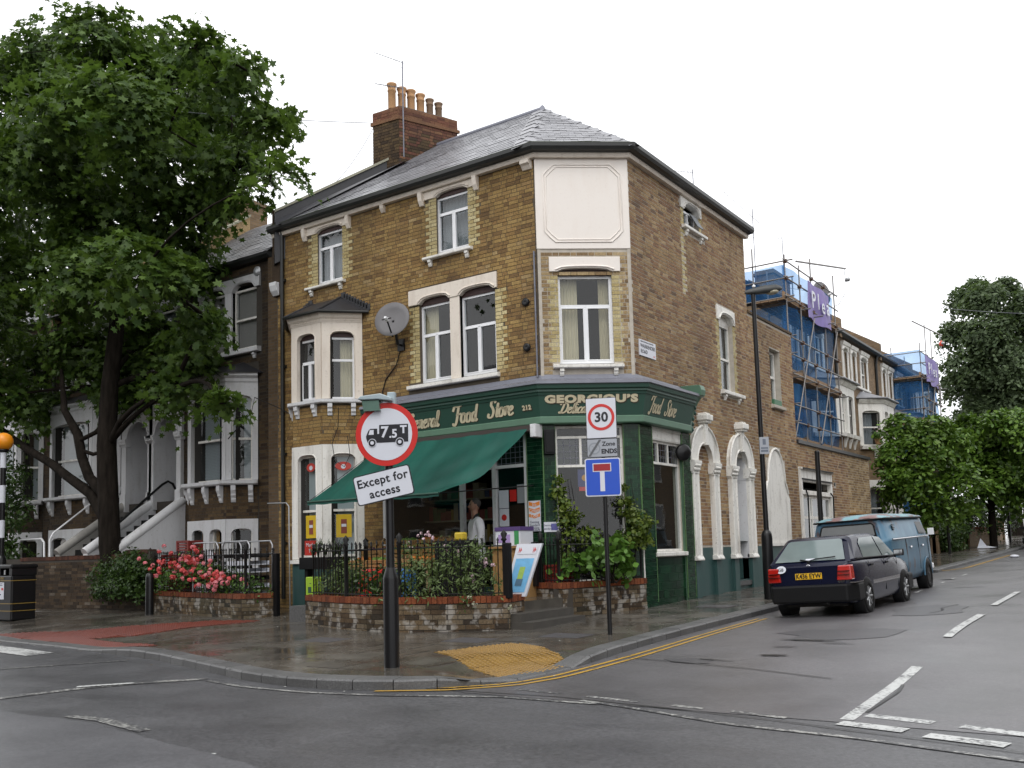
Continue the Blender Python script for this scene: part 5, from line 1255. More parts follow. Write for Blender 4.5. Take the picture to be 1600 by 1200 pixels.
        for a, b in ((d0 - .06, il), (ir, d1 + .05)):
            c_ = MB(); c_.fbox(FL, a, b, -.7, .09, 2.5, 4.2); c_.fbox(FL, a - .02, b + .02, -.02, .12, 2.5, 2.96); co = c_.build('porch_column', M['lightgrey_paint'], root)
            c_ = MB(); c_.profile(FL, [(-.02, 4.2), (.1, 4.2), (.16, 4.34), (.16, 4.4), (-.02, 4.4)], a - .05, b + .05)
            for i in range(4): c_.ball(FL.p(a + (b - a) * (i + .5) / 4, .13, 4.28), .04, 6)
            c_.build('capital', M['lightgrey_paint'], co)
        k = MB(); P = FL.p; il += .004; ir -= .004; k.quad(P(il, -1.0, 2.4), P(ir, -1.0, 2.4), P(ir, -1.0, 5.1), P(il, -1.0, 5.1)); k.quad(P(ir, -1.0, 2.4), P(ir, -.02, 2.4), P(ir, -.02, 5.1), P(ir, -1.0, 5.1)); k.quad(P(il, -.02, 2.4), P(il, -1, 2.4), P(il, -1, 5.1), P(il, -.02, 5.1)); k.quad(P(il, -1, 5.1), P(ir, -1, 5.1), P(ir, -.02, 5.1), P(il, -.02, 5.1)); k.build('porch', M['lightgrey_paint'], root)
        k = MB(); k.fbox(FL, il + .08, ir - .08, -.99, -.95, 2.45, 4.35); k.build('front_door', M['lightgrey_paint'], root)
    # roof
    ex_ = -.2
    EL_, ER_, RL_, RR_ = (xl, -.24, 8.26), (xr, -.24, 8.26), (xl, 3.0, 10.6), (xr, 3.0, 10.6)
    m = MB(); m.quad(EL_, ER_, RR_, RL_); m.quad((xr, 6.2, 8.4), (xl, 6.2, 8.4), RL_, RR_); rf = m.build('roof', M['slate_dark'], root)
    slates(rf, [EL_, ER_, RR_, RL_], wd=.3, ex=.21, limit=60)
    m = MB(); m.profile(FL, [(.0, 8.14), (.16, 8.14), (.25, 8.2), (.25, 8.265), (0, 8.265)], xl, xr); m.build('gutter', M['gutter'], root)
    m = MB(); q0, q1 = Vector((xl, -.2, 8.75)), Vector((xl, 3.0, 11.0)); s = Vector((.13, 0, 0)); dn = Vector((0, 0, -.8))
    m.hexa([q0 - s + dn, q0 + s + dn, q1 + s + dn, q1 - s + dn, q0 - s, q0 + s, q1 + s, q1 - s]); pw = m.build('party_parapet', M['brick_pale'], root)
    m = MB(); s = s * 1.35; h = Vector((0, 0, .06)); m.hexa([q0 - s, q0 + s, q1 + s, q1 - s, q0 - s + h, q0 + s + h, q1 + s + h, q1 - s + h]); m.build('parapet_coping', bpy.data.materials['coping_lichen'], pw)
    root.location = (x0 * 1.0688 - 2.692, 1.0, .131); root.scale = (1.0688,) * 3     # set back a metre from the shop front
    return root
HA = left_house('terrace_house', 'sooty brick terraced house with white bay, next to the corner shop', -8.62, 0, 0, False, 'terraced houses left of the shop')
HB = left_house('terrace_house', 'sooty brick terraced house with white bay behind the big tree trunk', -13.24, 0, 0, True, 'terraced houses left of the shop')
HC = left_house('terrace_house', 'end of the white bayed terrace at the left edge behind the beacon', -17.86, 0, 0, False, 'terraced houses left of the shop')
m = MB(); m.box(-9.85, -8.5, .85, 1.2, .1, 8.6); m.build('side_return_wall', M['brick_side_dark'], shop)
m = MB(); m.tube([(-9.3, .75, 8.7), (-9.3, .75, .2)], .05, 8); m.build('downpipe', M['gutter'], shop)
m = MB(); m.tube([(-19.6, .9, 8.7), (-19.6, .9, .2)], .05, 8); tag(m.build('downpipe', M['gutter'], at=(-19.6, .9, .2)), 'black rainwater pipe on the brick between the two houses left of the tree', 'pipe')
m = MB(); m.lathe((-9.35, .02, 7.42), [(.02, 0), (.11, .005), (.11, .02), (.03, .03)], 14, (0, -1, 0)); m.v = [(-11.9 + (p[0] + 10.62) * 1.0, p[1] + 1.0, p[2]) for p in m.v] if 0 else m.v; m.build('window_fan', M['alu'], HA, at=None)
# chimney of the terrace seen through the tree
ct_ = thing('terrace_chimney', 'brown brick chimney of the terrace glimpsed through the right edge of the maple', 'chimney', (-15.8, 4.2, 9.5))
m = MB(); m.box(-16.3, -15.4, 4, 5.6, 9.5, 12.5); m.build('stack', M['brick_side'], ct_); m = MB(); m.box(-16.36, -15.34, 3.94, 5.66, 12.5, 12.62); m.build('stack_cap', M['brick_side'], ct_)
# outside steps between white sloping walls
M['stone_grey'] = M_plain('weathered_render', (.30, .29, .27), .8, var=.35, scale=6); M['steps_black'] = M_plain('steps_black', (.015, .015, .015), .5, spec=.2)
for lab, x0, x1, hand in (('white walled entrance steps of the house beside the shop', -13.39, -14.68, 1), ('grey walled entrance steps behind the big tree trunk', -14.72, -15.98, 0)):
    root = thing('entrance_steps', lab, 'steps', ((x0 + x1) / 2, 0, .2), 'steps to the front doors')
    for i in range(9):
        a = 1.0 - 1.95 * i / 9; m = MB(); m.box(x1, x0, a - .22, a, .1, 2.45 - .148 * i); m.build('step', M['steps_black'], root)
    for xs, mt in ((x0, 'lightgrey_paint'), (x1, 'lightgrey_paint')) if hand else ((x1, 'stone_grey'),):
        t_ = .1; k = MB(); k.hexa([(xs - t_, -.95, .1), (xs + t_, -.95, .1), (xs + t_, 1, .1), (xs - t_, 1, .1), (xs - t_, -.95, 1.45), (xs + t_, -.95, 1.45), (xs + t_, 1, 2.76), (xs - t_, 1, 2.76)]); ww = k.build('step_wall', M[mt], root)
        k = MB(); k.tube([(xs, -.97, 1.47), (xs, 1, 2.79)], .13, 8); k.build('wall_coping', M[mt], ww)
    k = MB(); k.tube([(-14.3, -.7, 1.2), (-14.3, -.6, 1.95), (-14.3, 1.0, 3.26), (-14.3, 1.18, 3.36), (-14.3, 1.33, 3.3), (-14.3, 1.45, 3.1), (-14.3, 1.5, 2.5)] if hand else [(-16.2, -1.02, .3), (-16.2, -1.04, 1.85), (-16.2, -.95, 2.02), (-16.2, .03, 2.77), (-16.2, .75, 3.34), (-16.2, .95, 3.36), (-16.2, 1.02, 3.2), (-16.2, 1.02, 2.5)], .035 if hand else .022, 8); k.build('handrail', M['black'] if hand else M['upvc'], root)
m = MB(); m.tube([(-18.57, -.6, .3), (-18.57, -.6, 1.8), (-18.45, -.6, 1.9), (-17.4, -.6, 1.9), (-17.28, -.6, 1.8), (-17.2, -.6, .3)], .03, 8)
tag(m.build('hoop_rail', M['upvc'], at=(-17.9, -.6, .3)), 'white tubular hoop rail standing behind the old brick front wall', 'rail')
# ---------------------------------------------------------------- houses across the two streets (behind the camera; they stand in the glass and shade the walls)
def across(F, n, w_, h, lab):
    for i in range(n):
        u0, u1 = i * w_, (i + 1) * w_; q = F.p((u0 + u1) / 2, 0, 0); root = thing('opposite_house', lab, 'house', q, 'houses across the street'); g = gz0(q[1])
        m = MB(); m.fbox(F, u0, u1, -8, 0, g - .5, h); m.build('wall', M['brick_side'], root)
        m = MB(); P = F.p; m.add([P(u0, .2, h), P(u1, .2, h), P(u1, -8, h), P(u0, -8, h), P(u0, -4, h + 2.4), P(u1, -4, h + 2.4)], [(0, 1, 5, 4), (2, 3, 4, 5), (1, 2, 5), (3, 0, 4)]); m.build('roof', M['slate'], root)
        for z in (1.2, 4.1, 6.9):
            for a in (.22, .68): m = MB(); u = u0 + w_ * a; m.fbox(F, u - .5, u + .5, -.05, .05, z + g, z + g + 1.7); k = m.build('window', M['white'], root); m = MB(); m.fbox(F, u - .42, u + .42, .05, .055, z + g + .1, z + g + 1.6); m.build('pane', M['glass_rear_dark'], k)
M['glass_rear_dark'] = M_plain('window_glass_dark', (.02, .022, .025), .06)
across(Frame((6, -23.5), (-1, 0)), 10, 5.4, 9.2, 'brick house across the main street, behind the camera')
across(Frame((15.5, 46), (0, -1)), 9, 5.6, 9.2, 'brick house on the far pavement of the side street, outside the picture')
# ---------------------------------------------------------------- houses along the side street
FT = Frame((-1.8, 0), (0, 1))
def side_house(y0, y1, label, label_roof=None, first=False):
    root = thing('side_street_house', label, 'house', (-1.8, (y0 + y1) / 2, gz0((y0 + y1) / 2)), 'terraced houses along the side street')
    g = gz0(y0); W = y1 - y0
    b0, b1 = y0 + W * .42, y1 - .2           # bay at the far part
    wins = [(y0 + .55, y0 + 1.15), (y0 + W * .48, y0 + W * .48 + .62), (y0 + W * .48 + 1.05, y0 + W * .48 + 1.67)]
    if W > 5.5: wins = [(y0 + .75, y0 + 1.3), (y0 + 1.85, y0 + 2.4), (y0 + 3.2, y0 + 4.05)]
    ops = [(a, b, 7.3, 8.62) for a, b in wins] + [(y0 + .5, y0 + 1.4, 4.7, 6.3)]
    m = MB(); wall(m, FT, y0, y1, g - .2, 9.0, ops, .14); m.quad((-1.8, y0, g - .2), (-9, y0, g - .2), (-9, y0, 9.0), (-1.8, y0, 9.0)); m.build('wall', M['brick_side'], root)
    for a, b in wins:
        window(root, FT, a, b, 7.34, 8.5, rails=(7.92,), fw=.05, mat='white', sash=True, curt='full net', room=.4)
        lintel(root, FT, a - .16, b + .16, 8.46, 8.7, [(a, b, 8.56)], .06, mat='white')
        m = MB(); m.fbox(FT, a - .14, a, -.02, .04, 7.3, 8.46); m.fbox(FT, b, b + .14, -.02, .04, 7.3, 8.46); m.profile(FT, [(0, 8.62), (.1, 8.66), (.14, 8.78), (0, 8.78)], a - .2, b + .2); m.build('window_surround', M['white'], root)
    sill(root, FT, wins[0][0] - .2, wins[-1][1] + .2, 7.2, 7.3, .1, [w_[0] for w_ in wins])
    window(root, FT, y0 + .5, y0 + 1.4, 4.72, 6.2, rails=(5.45,), fw=.05, mat='white', sash=True, room=.4, curt='full net'); lintel(root, FT, y0 + .35, y0 + 1.55, 6.15, 6.45, [(y0 + .5, y0 + 1.4, 6.3)], .06, mat='white')
    # canted bay, two storeys, white
    dp = .75; bp = [(b0, 0), (b0 + dp, dp), (b1 - dp, dp), (b1, 0)]
    pl = [FT.p(u, n, 0)[:2] for u, n in bp]
    for i in range(3):
        F = Frame(pl[i], (pl[i + 1][0] - pl[i][0], pl[i + 1][1] - pl[i][1])); L = math.hypot(pl[i + 1][0] - pl[i][0], pl[i + 1][1] - pl[i][1])
        m = MB(); wall(m, F, 0, L, g, 4.9, [(.16, L - .16, 1.6, 3.3)]); m.build('bay_wall', M['brick_side'], root)
        for z0, z1 in ((4.95, 6.6), (1.6, 3.6)):
            a, b = .16, L - .16; hs = [(a, b)] if L < 1.6 else [(a, L / 2 - .12), (L / 2 + .12, b)]
            poly = [(0, z0)]
            for p, q in hs: poly += [(p, z0)] + arch_pts(p, q, z1 - .38, z1 - .28) + [(q, z0)]
            poly += [(L, z0), (L, z1), (0, z1)]
            m = MB(); m.prism(F, poly, -.12, .03); m.build('bay_stucco', M['white'], root)
            for p, q in hs: window(root, F, p, q, z0, z1 - .3, rails=((z0 + z1) / 2 - .1,), fw=.05, mat='white', sash=True, curt='full net' if p < .3 and i < 2 else None, room=.5)
    sweep(pl, [(-.05, 4.8), (.16, 4.8), (.18, 4.92), (-.05, 4.95)]).build('bay_sill', M['white'], root)
    sweep(pl, [(-.02, 6.6), (.06, 6.6), (.14, 6.72), (.14, 6.8), (-.02, 6.8)]).build('bay_cornice', M['white'], root)
    for i in range(5):
        u = b0 + dp * .6 + (b1 - b0 - dp * 1.2) * i / 4; k = MB(); n_ = dp - (dp * .4 if i in (0, 4) else 0); k.profile(Frame(FT.p(0, n_, 0)[:2], (0, 1)), [(-.02, 4.45), (.03, 4.45), (.07, 4.6), (.14, 4.79), (-.02, 4.79)], u - .06, u + .06); k.build('corbel', M['white'], root)
    o4 = [Vector(FT.p(b0 - .2, 0, 6.8)), Vector(FT.p(b0 + dp - .1, dp + .2, 6.8)), Vector(FT.p(b1 - dp + .1, dp + .2, 6.8)), Vector(FT.p(b1 + .2, 0, 6.8))]; tp = [Vector(FT.p(b0 + .5, 0, 7.16)), Vector(FT.p(b1 - .5, 0, 7.16))]
    m = MB(); m.add([*o4, *tp], [(0, 1, 4), (1, 2, 5, 4), (2, 3, 5), (3, 2, 1, 0)]); m.tube(o4, .04, 6); m.build('bay_roof', M['slate'], root)
    m = MB(); m.quad((-1.55, y0, 9.02), (-1.55, y1, 9.02), (-5, y1, 11.2), (-5, y0, 11.2)); m.quad((-5, y0, 11.2), (-5, y1, 11.2), (-9, y1, 9), (-9, y0, 9)); m.build('roof', M['slate'], root)
    m = MB(); m.profile(FT, [(0, 8.92), (.18, 8.92), (.27, 8.98), (.27, 9.06), (0, 9.06)], y0, y1); m.build('gutter', M['gutter'], root)
    m = MB(); s = .12; m.hexa([(-1.6, y1 - s, 8.8), (-1.6, y1 + s, 8.8), (-5, y1 + s, 10.8), (-5, y1 - s, 10.8), (-1.6, y1 - s, 9.5), (-1.6, y1 + s, 9.5), (-5, y1 + s, 11.6), (-5, y1 - s, 11.6)]); m.build('party_parapet', M['brick_side'], root)
    m = MB(); m.tube([FT.p(y1 - .35, .12, 8.95), FT.p(y1 - .35, .05, 8.6), FT.p(y1 - .35, .05, g)], .06, 8); m.build('downpipe', M['gutter'], root)
    return root
S1 = side_house(15.0, 20.9, 'side street house mostly hidden behind the nearer scaffolding')
S2 = side_house(20.9, 26.7, 'side street house with white bay and flower pot, right of the nearer scaffold', first=True)
S3 = side_house(26.7, 32.5, 'white bayed side street house left of the farther scaffold')
S4 = side_house(32.5, 38.3, 'farthest side street house, wrapped by the farther scaffold')
m = MB(); m.box(-5.4, -4.6, 22.6, 24.6, 9.8, 12.4); m.box(-5.46, -4.54, 22.5, 24.7, 12.2, 12.3); m.build('chimney', M['brick_side'], S2)
m = MB(); m.box(-4.2, -3.4, 11.2, 12.0, 8.0, 11.45); m.box(-4.26, -3.34, 11.14, 12.06, 11.1, 11.25); ck = thing('garden_chimney', 'mossy brick chimney stack rising behind the corner building, left of the scaffold', 'chimney', (-3.8, 11.6, 8)); m.build('stack', M['brick_side'], ck)
m = MB(); m.box(-4.2, -3.4, 11.2, 12.0, .2, 7.99); m.build('stack_base', M['brick_side'], ck)
m = MB(); m.lathe((-3.8, 11.5, 11.45), [(.14, 0), (.12, .3), (.17, .36), (.1, .4)], 10); m.build('chimney_pot', M['terracotta_d'], ck)
m = MB(); m.box(-4.27, -3.33, 11.13, 12.07, 11.25, 11.36); m.build('moss_cap', M['moss'], ck)
# flower pot on the first floor bay sill
fp = thing('flower_pot', 'terracotta pot of pink flowers on a white bay sill up the side street', 'plant pot', (-1.15, 23.5, 4.95))
m = MB(); m.lathe((-1.15, 23.5, 4.95), [(.09, 0), (.13, .2), (.14, .22), (.12, .22)], 12); m.build('pot', M['terracotta'], fp)
# wall and hedge of the front gardens
t_wall = thing('front_garden_wall', 'low brick front garden wall along the side street pavement beyond the van', 'wall', (.15, 25, .6))
bl = []; FW_ = Frame((.2, 0), (0, 1))
for a, b in ((17.6, 24.9), (25.9, 32.0), (33, 44)):
    m = MB(); m.box(-.05, .2, a, b, gz0(a) - .1, gz0(a) + .95); m.build('wall', M['brick_side'], t_wall)
    m = MB(); m.box(-.08, .23, a, b, gz0(a) + .951, gz0(a) + 1.03); m.build('coping', M['brick_coping'], t_wall)
    for y in (a, b - .35): m = MB(); m.box(-.12, .27, y, y + .35, gz0(y) - .1, gz0(y) + 1.25); m.build('pier', M['brick_side'], t_wall)
# ---------------------------------------------------------------- scaffolds
t = NT('debris_netting'); t.t.nodes.remove(t.b)
df = t.n('BsdfDiffuse'); tl = t.n('BsdfTranslucent'); tr = t.n('BsdfTransparent')
cc = t.ramp(t.noise(1.6, 5, t.stretch(1, 1, .5)), [(.3, (.03, .13, .36)), (.7, (.09, .28, .58))]); t.l(cc, df.inputs['Color']); t.l(cc, tl.inputs['Color'])
tr.inputs['Color'].default_value = (.62, .78, .97, 1)
a1 = t.n('MixShader'); a1.inputs[0].default_value = .45; t.l(df.outputs[0], a1.inputs[1]); t.l(tl.outputs[0], a1.inputs[2])
a2 = t.n('MixShader'); t.l(t.ramp(t.noise(.9, 4), [(.35, .42), (.7, .68)]), a2.inputs[0]); t.l(a1.outputs[0], a2.inputs[1]); t.l(tr.outputs[0], a2.inputs[2]); t.l(a2.outputs[0], t.o.inputs['Surface'])
M['netting'] = t.m
M['banner'] = M_plain('banner_violet', (.22, .17, .42), .6, var=.5, scale=3)
def net(root, F, u0, u1, z0, z1, n=.04, amp=.05, name='netting', sag=.1, seed=0, mat='netting'):
    r = random.Random(seed); nu, nz_ = max(4, int((u1 - u0) / .18)), max(4, int((z1 - z0) / .2)); vs = []
    ph = [r.uniform(0, 6) for _ in range(4)]
    for j in range(nz_ + 1):
        for i in range(nu + 1):
            u = u0 + (u1 - u0) * i / nu; z = z0 + (z1 - z0) * j / nz_
            d = amp * (math.sin(u * 4.1 + ph[0] + z * .6) + .6 * math.sin(z * 3.3 + u * 1.7 + ph[1]))
            zz = z + (sag * math.sin(u * 3.4 + ph[2]) if j == 0 else 0)
            vs.append(F.p(u, n + d, zz))
    m = MB(); m.add(vs, [(j * (nu + 1) + i, j * (nu + 1) + i + 1, (j + 1) * (nu + 1) + i + 1, (j + 1) * (nu + 1) + i) for j in range(nz_) for i in range(nu)], True)
    return m.build(name, M[mat], root)
def tubep(root, a, b, name='pole', r=.021, mat='scaff'):
    m = MB(); m.tube([a, b], r, 6); return m.build(name, M[mat], root)
def coupler(root, p):
    m = MB(); m.box(p[0] - .05, p[0] + .05, p[1] - .05, p[1] + .05, p[2] - .05, p[2] + .05); m.build('coupler', M['scaffrust'], root)
def scaffold(label, xo, xi, y0, y1, lifts, top, zb, banner, beam):
    root = thing('scaffolding', label, 'scaffold', (xo, y0, zb), 'scaffolds along the side street')
    F = Frame((xo, 0), (0, 1)); G = Frame((0, y0), (1, 0)); n = max(2, round((y1 - y0) / 1.15)); r = random.Random(int(y0))
    ys = [y0 + (y1 - y0) * i / n for i in range(n + 1)]
    for i, y in enumerate(ys):
        tubep(root, (xo, y, zb), (xo + r.uniform(-.03, .03), y, top + (0.25 if i == 0 else r.choice((-.1, .7, 1.3, .2)))))
        tubep(root, (xi, y, zb), (xi, y, top + r.choice((-.3, .2, .6))))
    for z in lifts:
        for dz in (0, .55, 1.05):
            tubep(root, (xo + .04, y0 - .25, z + dz), (xo + .04, y1 + .25, z + dz), 'ledger'); tubep(root, (xi - .6, y0 - .04, z + dz), (xo + .25, y0 - .04, z + dz), 'ledger')
            for y in ys: 
                if r.random() < .6: coupler(root, (xo + .02, y, z + dz))
        for k in range(4):
            m = MB(); x = xi + (xo - xi) * (k + .1) / 4; m.box(x, x + (xo - xi) / 4 - .02, y0 - .2, y1 + .2, z - .1, z - .06); m.build('scaffold_board', M['board'], root)
        m = MB(); m.box(xo - .05, xo - .01, y0 - .2, y1 + .2, z - .06, z + .14); m.build('toe_board', M['board'], root)
        for y in ys: tubep(root, (xi - .1, y + .06, z - .14), (xo + .3, y + .06, z - .14), 'transom')
    for i in range(0, n, 2): tubep(root, (xo + .05, ys[i], lifts[0] + .1), (xo + .05, ys[min(n, i + 2)], lifts[-1] - .2), 'brace')
    zs = lifts
    net(root, F, y0, y1, zs[-1] - .05, top - .05, -.04, .03, seed=1); net(root, G, xi - .7, xo, zs[-1] - .05, top - .05, .02, .02, seed=2)
    for a, b in zip(zs, zs[1:]): net(root, F, y0 + .05, y1, a + .12, b - .22, -.06, .06, seed=int(a * 10)); net(root, G, xi - .9, xo, a + .12, b - .22, .02, .04, seed=int(a * 7))
    net(root, F, y0 + .05, y1, zb + .1, zs[0] - .2, -.06, .06, seed=77); net(root, G, xi - .9, xo, zb + .1, zs[0] - .2, .02, .04, seed=78)
    if banner:
        b0, b1, z0, z1 = banner; o = net(root, F, b0, b1, z0, z1, .08, .035, 'banner', .04, 5, 'banner')
        if b1 - b0 > 1.5:
            for i, (ch_, sz) in enumerate((('P', .75), ('l', .7), ('e', .7), ('a', .7))):
                text_obj('banner_lettering', ch_, sz, M['sign_white'], o, F.p(b0 + .4 + i * .48, .16, (z0 + z1) / 2 + .04 * (i % 2)), F.u, (0, 0, 1), .004, bold=.006)
    if beam:
        tubep(root, beam[0], beam[1], 'gantry_tube', .028)
        e = Vector(beam[1]); 
        m = MB(); m.tube([e + Vector((0, -.15, -.03)), e + Vector((0, -.15, -.25))], .012, 5); m.lathe(e + Vector((0, -.15, -.42)), [(.02, 0), (.07, .03), (.07, .14), (.02, .17)], 10, (1, 0, 0)); m.tube([e + Vector((0, -.12, -.4)), e + Vector((0, -.25, -.9)), e + Vector((-.1, -.6, -1.3)), e + Vector((-.2, -.8, -1.4))], .012, 5); m.build('pulley_rope', M['alu'], root)
    return root
sc1 = scaffold('nearer tube scaffold with blue netting and violet banner behind the single storey extension', -.6, -1.55, 11.85, 16.6, (4.1, 6.05, 8.25), 9.25, 3.0, (13.5, 15.9, 7.95, 9.1), ((-.6, 12.9, 9.55), (-.3, 17.1, 10.25)))
sc2 = scaffold('farther tube scaffold with pale blue netting by the tall tree', -.6, -1.8, 29.4, 33.2, (4.2, 6.4, 8.4), 9.6, .9, (30.0, 32.8, 8.2, 9.4), ((-.6, 28.2, 10.6), (-.4, 33.4, 10.85)))
m = MB(); m.lathe((-.4, 33.3, 10.4), [(.02, .2), (.03, .15), (.10, .08), (.11, 0), (.08, -.08), (.02, -.11)], 12); tag(m.build('hanging_bucket', M_plain('bucket_red', (.6, .06, .03), .4), at=(-.4, 33.3, 10.2)), 'small red bucket hanging from the farther scaffold gantry', 'bucket')
# small satellite dish and aerials on the roofs
def aerial(label, base, top_, arms, name='tv_aerial'):
    root = thing(name, label, 'aerial', base)
    m = MB(); m.tube([base, top_], .016, 6); m.build('mast', M['lead'], root)
    for p, q, n, L in arms:
        p, q = Vector(p), Vector(q); m = MB(); m.tube([p, q], .008, 5); d = (q - p).normalized(); s = d.cross(Vector((0, 0, 1))).normalized()
        for i in range(n):
            c = p.lerp(q, .06 + .9 * i / max(1, n - 1)); l = L * (1 - .35 * i / n); m.tube([c - s * l, c + s * l], .0035, 4)
        c = p.lerp(q, .12); m.tube([c + Vector((0, 0, -.13)) + s * L, c + Vector((0, 0, -.13)) - s * L, c + Vector((0, 0, .13)) - s * L, c + Vector((0, 0, .13)) + s * L, c + Vector((0, 0, -.13)) + s * L], .004, 4)
        m.build('antenna_arm', M['lead'], root)
    return root
aerial('tall television aerial with two arms strapped to the shop chimney', (-6.3, 1.93, 10.6), (-6.3, 1.93, 12.98), [((-6.28, 1.93, 12.93), (-7.35, 2.1, 13.62), 16, .12), ((-6.3, 1.93, 12.3), (-7.3, 2.05, 12.78), 14, .09)])
aerial('thin twin aerial beside the mossy chimney right of the corner building', (-3.3, 11.9, 10.2), (-3.3, 11.9, 12.75), [((-3.3, 11.9, 12.65), (-4.4, 11.6, 12.95), 12, .1), ((-3.9, 11.9, 12.3), (-4.75, 11.6, 12.6), 9, .08)])
aerial('aerial on the brick chimney in the middle of the side street terrace', (-4.7, 24.2, 12.3), (-4.7, 24.2, 14.2), [((-4.7, 24.2, 14.1), (-5.9, 23.9, 14.3), 10, .1)])
aerial('slanting aerial above the nearer scaffold', (-3.4, 17.2, 10.4), (-3.4, 17.2, 13.05), [((-3.2, 17.4, 12.5), (-4.2, 16.6, 13.7), 12, .1)])
def dish(label, c, r, aim, foot):
    root = thing('satellite_dish', label, 'satellite dish', foot); c = Vector(c); ax = Vector(aim).normalized()
    m = MB(); m.lathe(c, [(.0, -.1 * r), (.35 * r, -.08 * r), (.7 * r, -.02 * r), (r, .09 * r), (r * 1.01, .07 * r), (.7 * r, -.05 * r), (0, -.14 * r)], 28, ax); m.build('dish', M_plain('dish_grey', (.15, .145, .15), .6, var=.2, scale=4), root)
    b = c + Vector((0, 0, -r * .95)); f = c + ax * r * .85 + Vector((0, 0, -r * .35))
    m = MB(); m.tube([b, f], .018, 6); m.tube([f + Vector((-.12, 0, 0)), f + Vector((.12, 0, 0))], .012, 5); m.build('feed_arm', M['black'], root)
    m = MB(); m.lathe(f, [(.025, -.08), (.045, 0), (.045, .04)], 10, -ax); m.build('feed_horn', M['upvc'], root)
    m = MB(); m.tube([c - ax * .1 * r, Vector(foot) + Vector((0, -.12, 0)), foot], .03, 6); m.box(foot[0] - .09, foot[0] + .09, foot[1] - .03, foot[1] + .0, foot[2] - .12, foot[2] + .12); m.build('bracket', M['black'], root)
    return root
dd_ = dish('large grey satellite dish on the brick front above the green awning', (-4.72, -.32, 5.98), .375, (.32, -.9, .22), (-4.75, -.02, 5.5))
m = MB(); m.tube([(-4.78, -.03, 5.4), (-4.9, -.03, 5.1), (-5.2, -.02, 4.85), (-5.3, -.02, 4.6), (-5.3, -.02, 4.2)], .012, 5); m.build('dish_cable', M['black'], dd_)
dish('small white satellite dish on the roof edge beside the violet banner', (-1.2, 17.3, 9.6), .42, (.9, -.4, .1), (-1.5, 17.3, 9.2))
# overhead wires
def wire(label, a, b, sag=.15, r=.007):
    a, b = Vector(a), Vector(b); m = MB(); m.tube([a.lerp(b, i / 12) + Vector((0, 0, -sag * 4 * (i / 12) * (1 - i / 12))) for i in range(13)], r, 5)
    tag(m.build('overhead_wire', M['lead'], at=a), label, 'wire')
wire('telephone wire running left from the shop chimney into the tree', (-7.3, 2.0, 11.75), (-13.2, -3.5, 12.15), .12, .008)
wire('slack cable hanging down the shop chimney to the roof', (-7.3, 1.96, 11.6), (-8.0, .6, 9.55), .25, .007)
wire('thin wire crossing the white sky towards the tall tree', (-4.6, 24.6, 12.0), (3.5, 52, 14.8), .3, .01)
# ---------------------------------------------------------------- vehicles (built in their own metres, nose towards +y, then scaled to the street)
K = .87
def shell(m, secs, close_ends=True, smooth=True):
    """secs: list of cross sections (same count of points, each closed ring)"""
    n = len(secs[0]); vs = [p for s in secs for p in s]; fs = []
    for i in range(len(secs) - 1):
        for k in range(n): fs.append((i * n + k, i * n + (k + 1) % n, (i + 1) * n + (k + 1) % n, (i + 1) * n + k))
    m.add(vs, fs, smooth)
    if close_ends: m.add(secs[0], [tuple(reversed(range(n)))]); m.add(secs[-1], [tuple(range(n))])
def wheel(root, x, y, r, wd, hub='alu', spokes=7):
    s = 1 if x > 0 else -1
    m = MB(); m.lathe((x - s * wd, y, r), [(r * .62, 0), (r * .93, .0), (r, .03), (r, wd - .03), (r * .93, wd), (r * .66, wd + .004), (r * .64, wd - .02)], 28, (s, 0, 0)); w_ = m.build('wheel', M['rubber'], root)
    m = MB(); m.lathe((x - s * .02, y, r), [(r * .65, -.03), (r * .65, .005), (r * .6, .012), (r * .57, -.02), (r * .2, -.015), (r * .18, .012), (0.01, .014)], 24, (s, 0, 0)); h = m.build('rim', M[hub], w_)
    m = MB()
    for k in range(spokes):
        q = 2 * math.pi * k / spokes; c_, s_ = math.cos(q), math.sin(q)
        m.tube([(x - s * .012, y + c_ * r * .18, r + s_ * r * .18), (x - s * .008, y + c_ * r * .58, r + s_ * r * .58)], r * .07, 5)
    m.build('spoke', M[hub], w_); return w_
def plate(root, txt, y, z, wd=.52, ht=.11, s=-1, mat=None):
    m = MB(); m.box(-wd / 2, wd / 2, y - .01, y + .01, z - ht / 2, z + ht / 2); p = m.build('number_plate', mat or M['plate_y'], root, bevel=.004)
    text_obj('plate_lettering', txt, ht * 1.08, M['sign_black'], p, (0, y - .0125 if s < 0 else y + .0125, z), (1, 0, 0) if s < 0 else (-1, 0, 0), (0, 0, 1), .001, bold=.003, xs=.9)
M['plate_y'] = M_plain('plate_yellow', (.72, .42, .02), .4, var=.05)
def carpaint(name, col, coat=.1): 
    t = NT(name); t.b.inputs['Coat Roughness'].default_value = .05; return t.fin(col, .25, .0, .3, coat)
M['paint_navy'] = carpaint('car_paint_navy', (.003, .005, .021)); M['paint_teal'] = carpaint('car_paint_dark_green', (.02, .05, .05))
M['lens_red'] = M_plain('lamp_lens_red', (.42, .012, .008), .12, var=.1, coat=.6); M['lens_amber'] = M_plain('lamp_lens_amber', (.5, .12, .01), .15, coat=.5); M['chrome'] = M_plain('chrome', (.6, .6, .62), .12, 1)
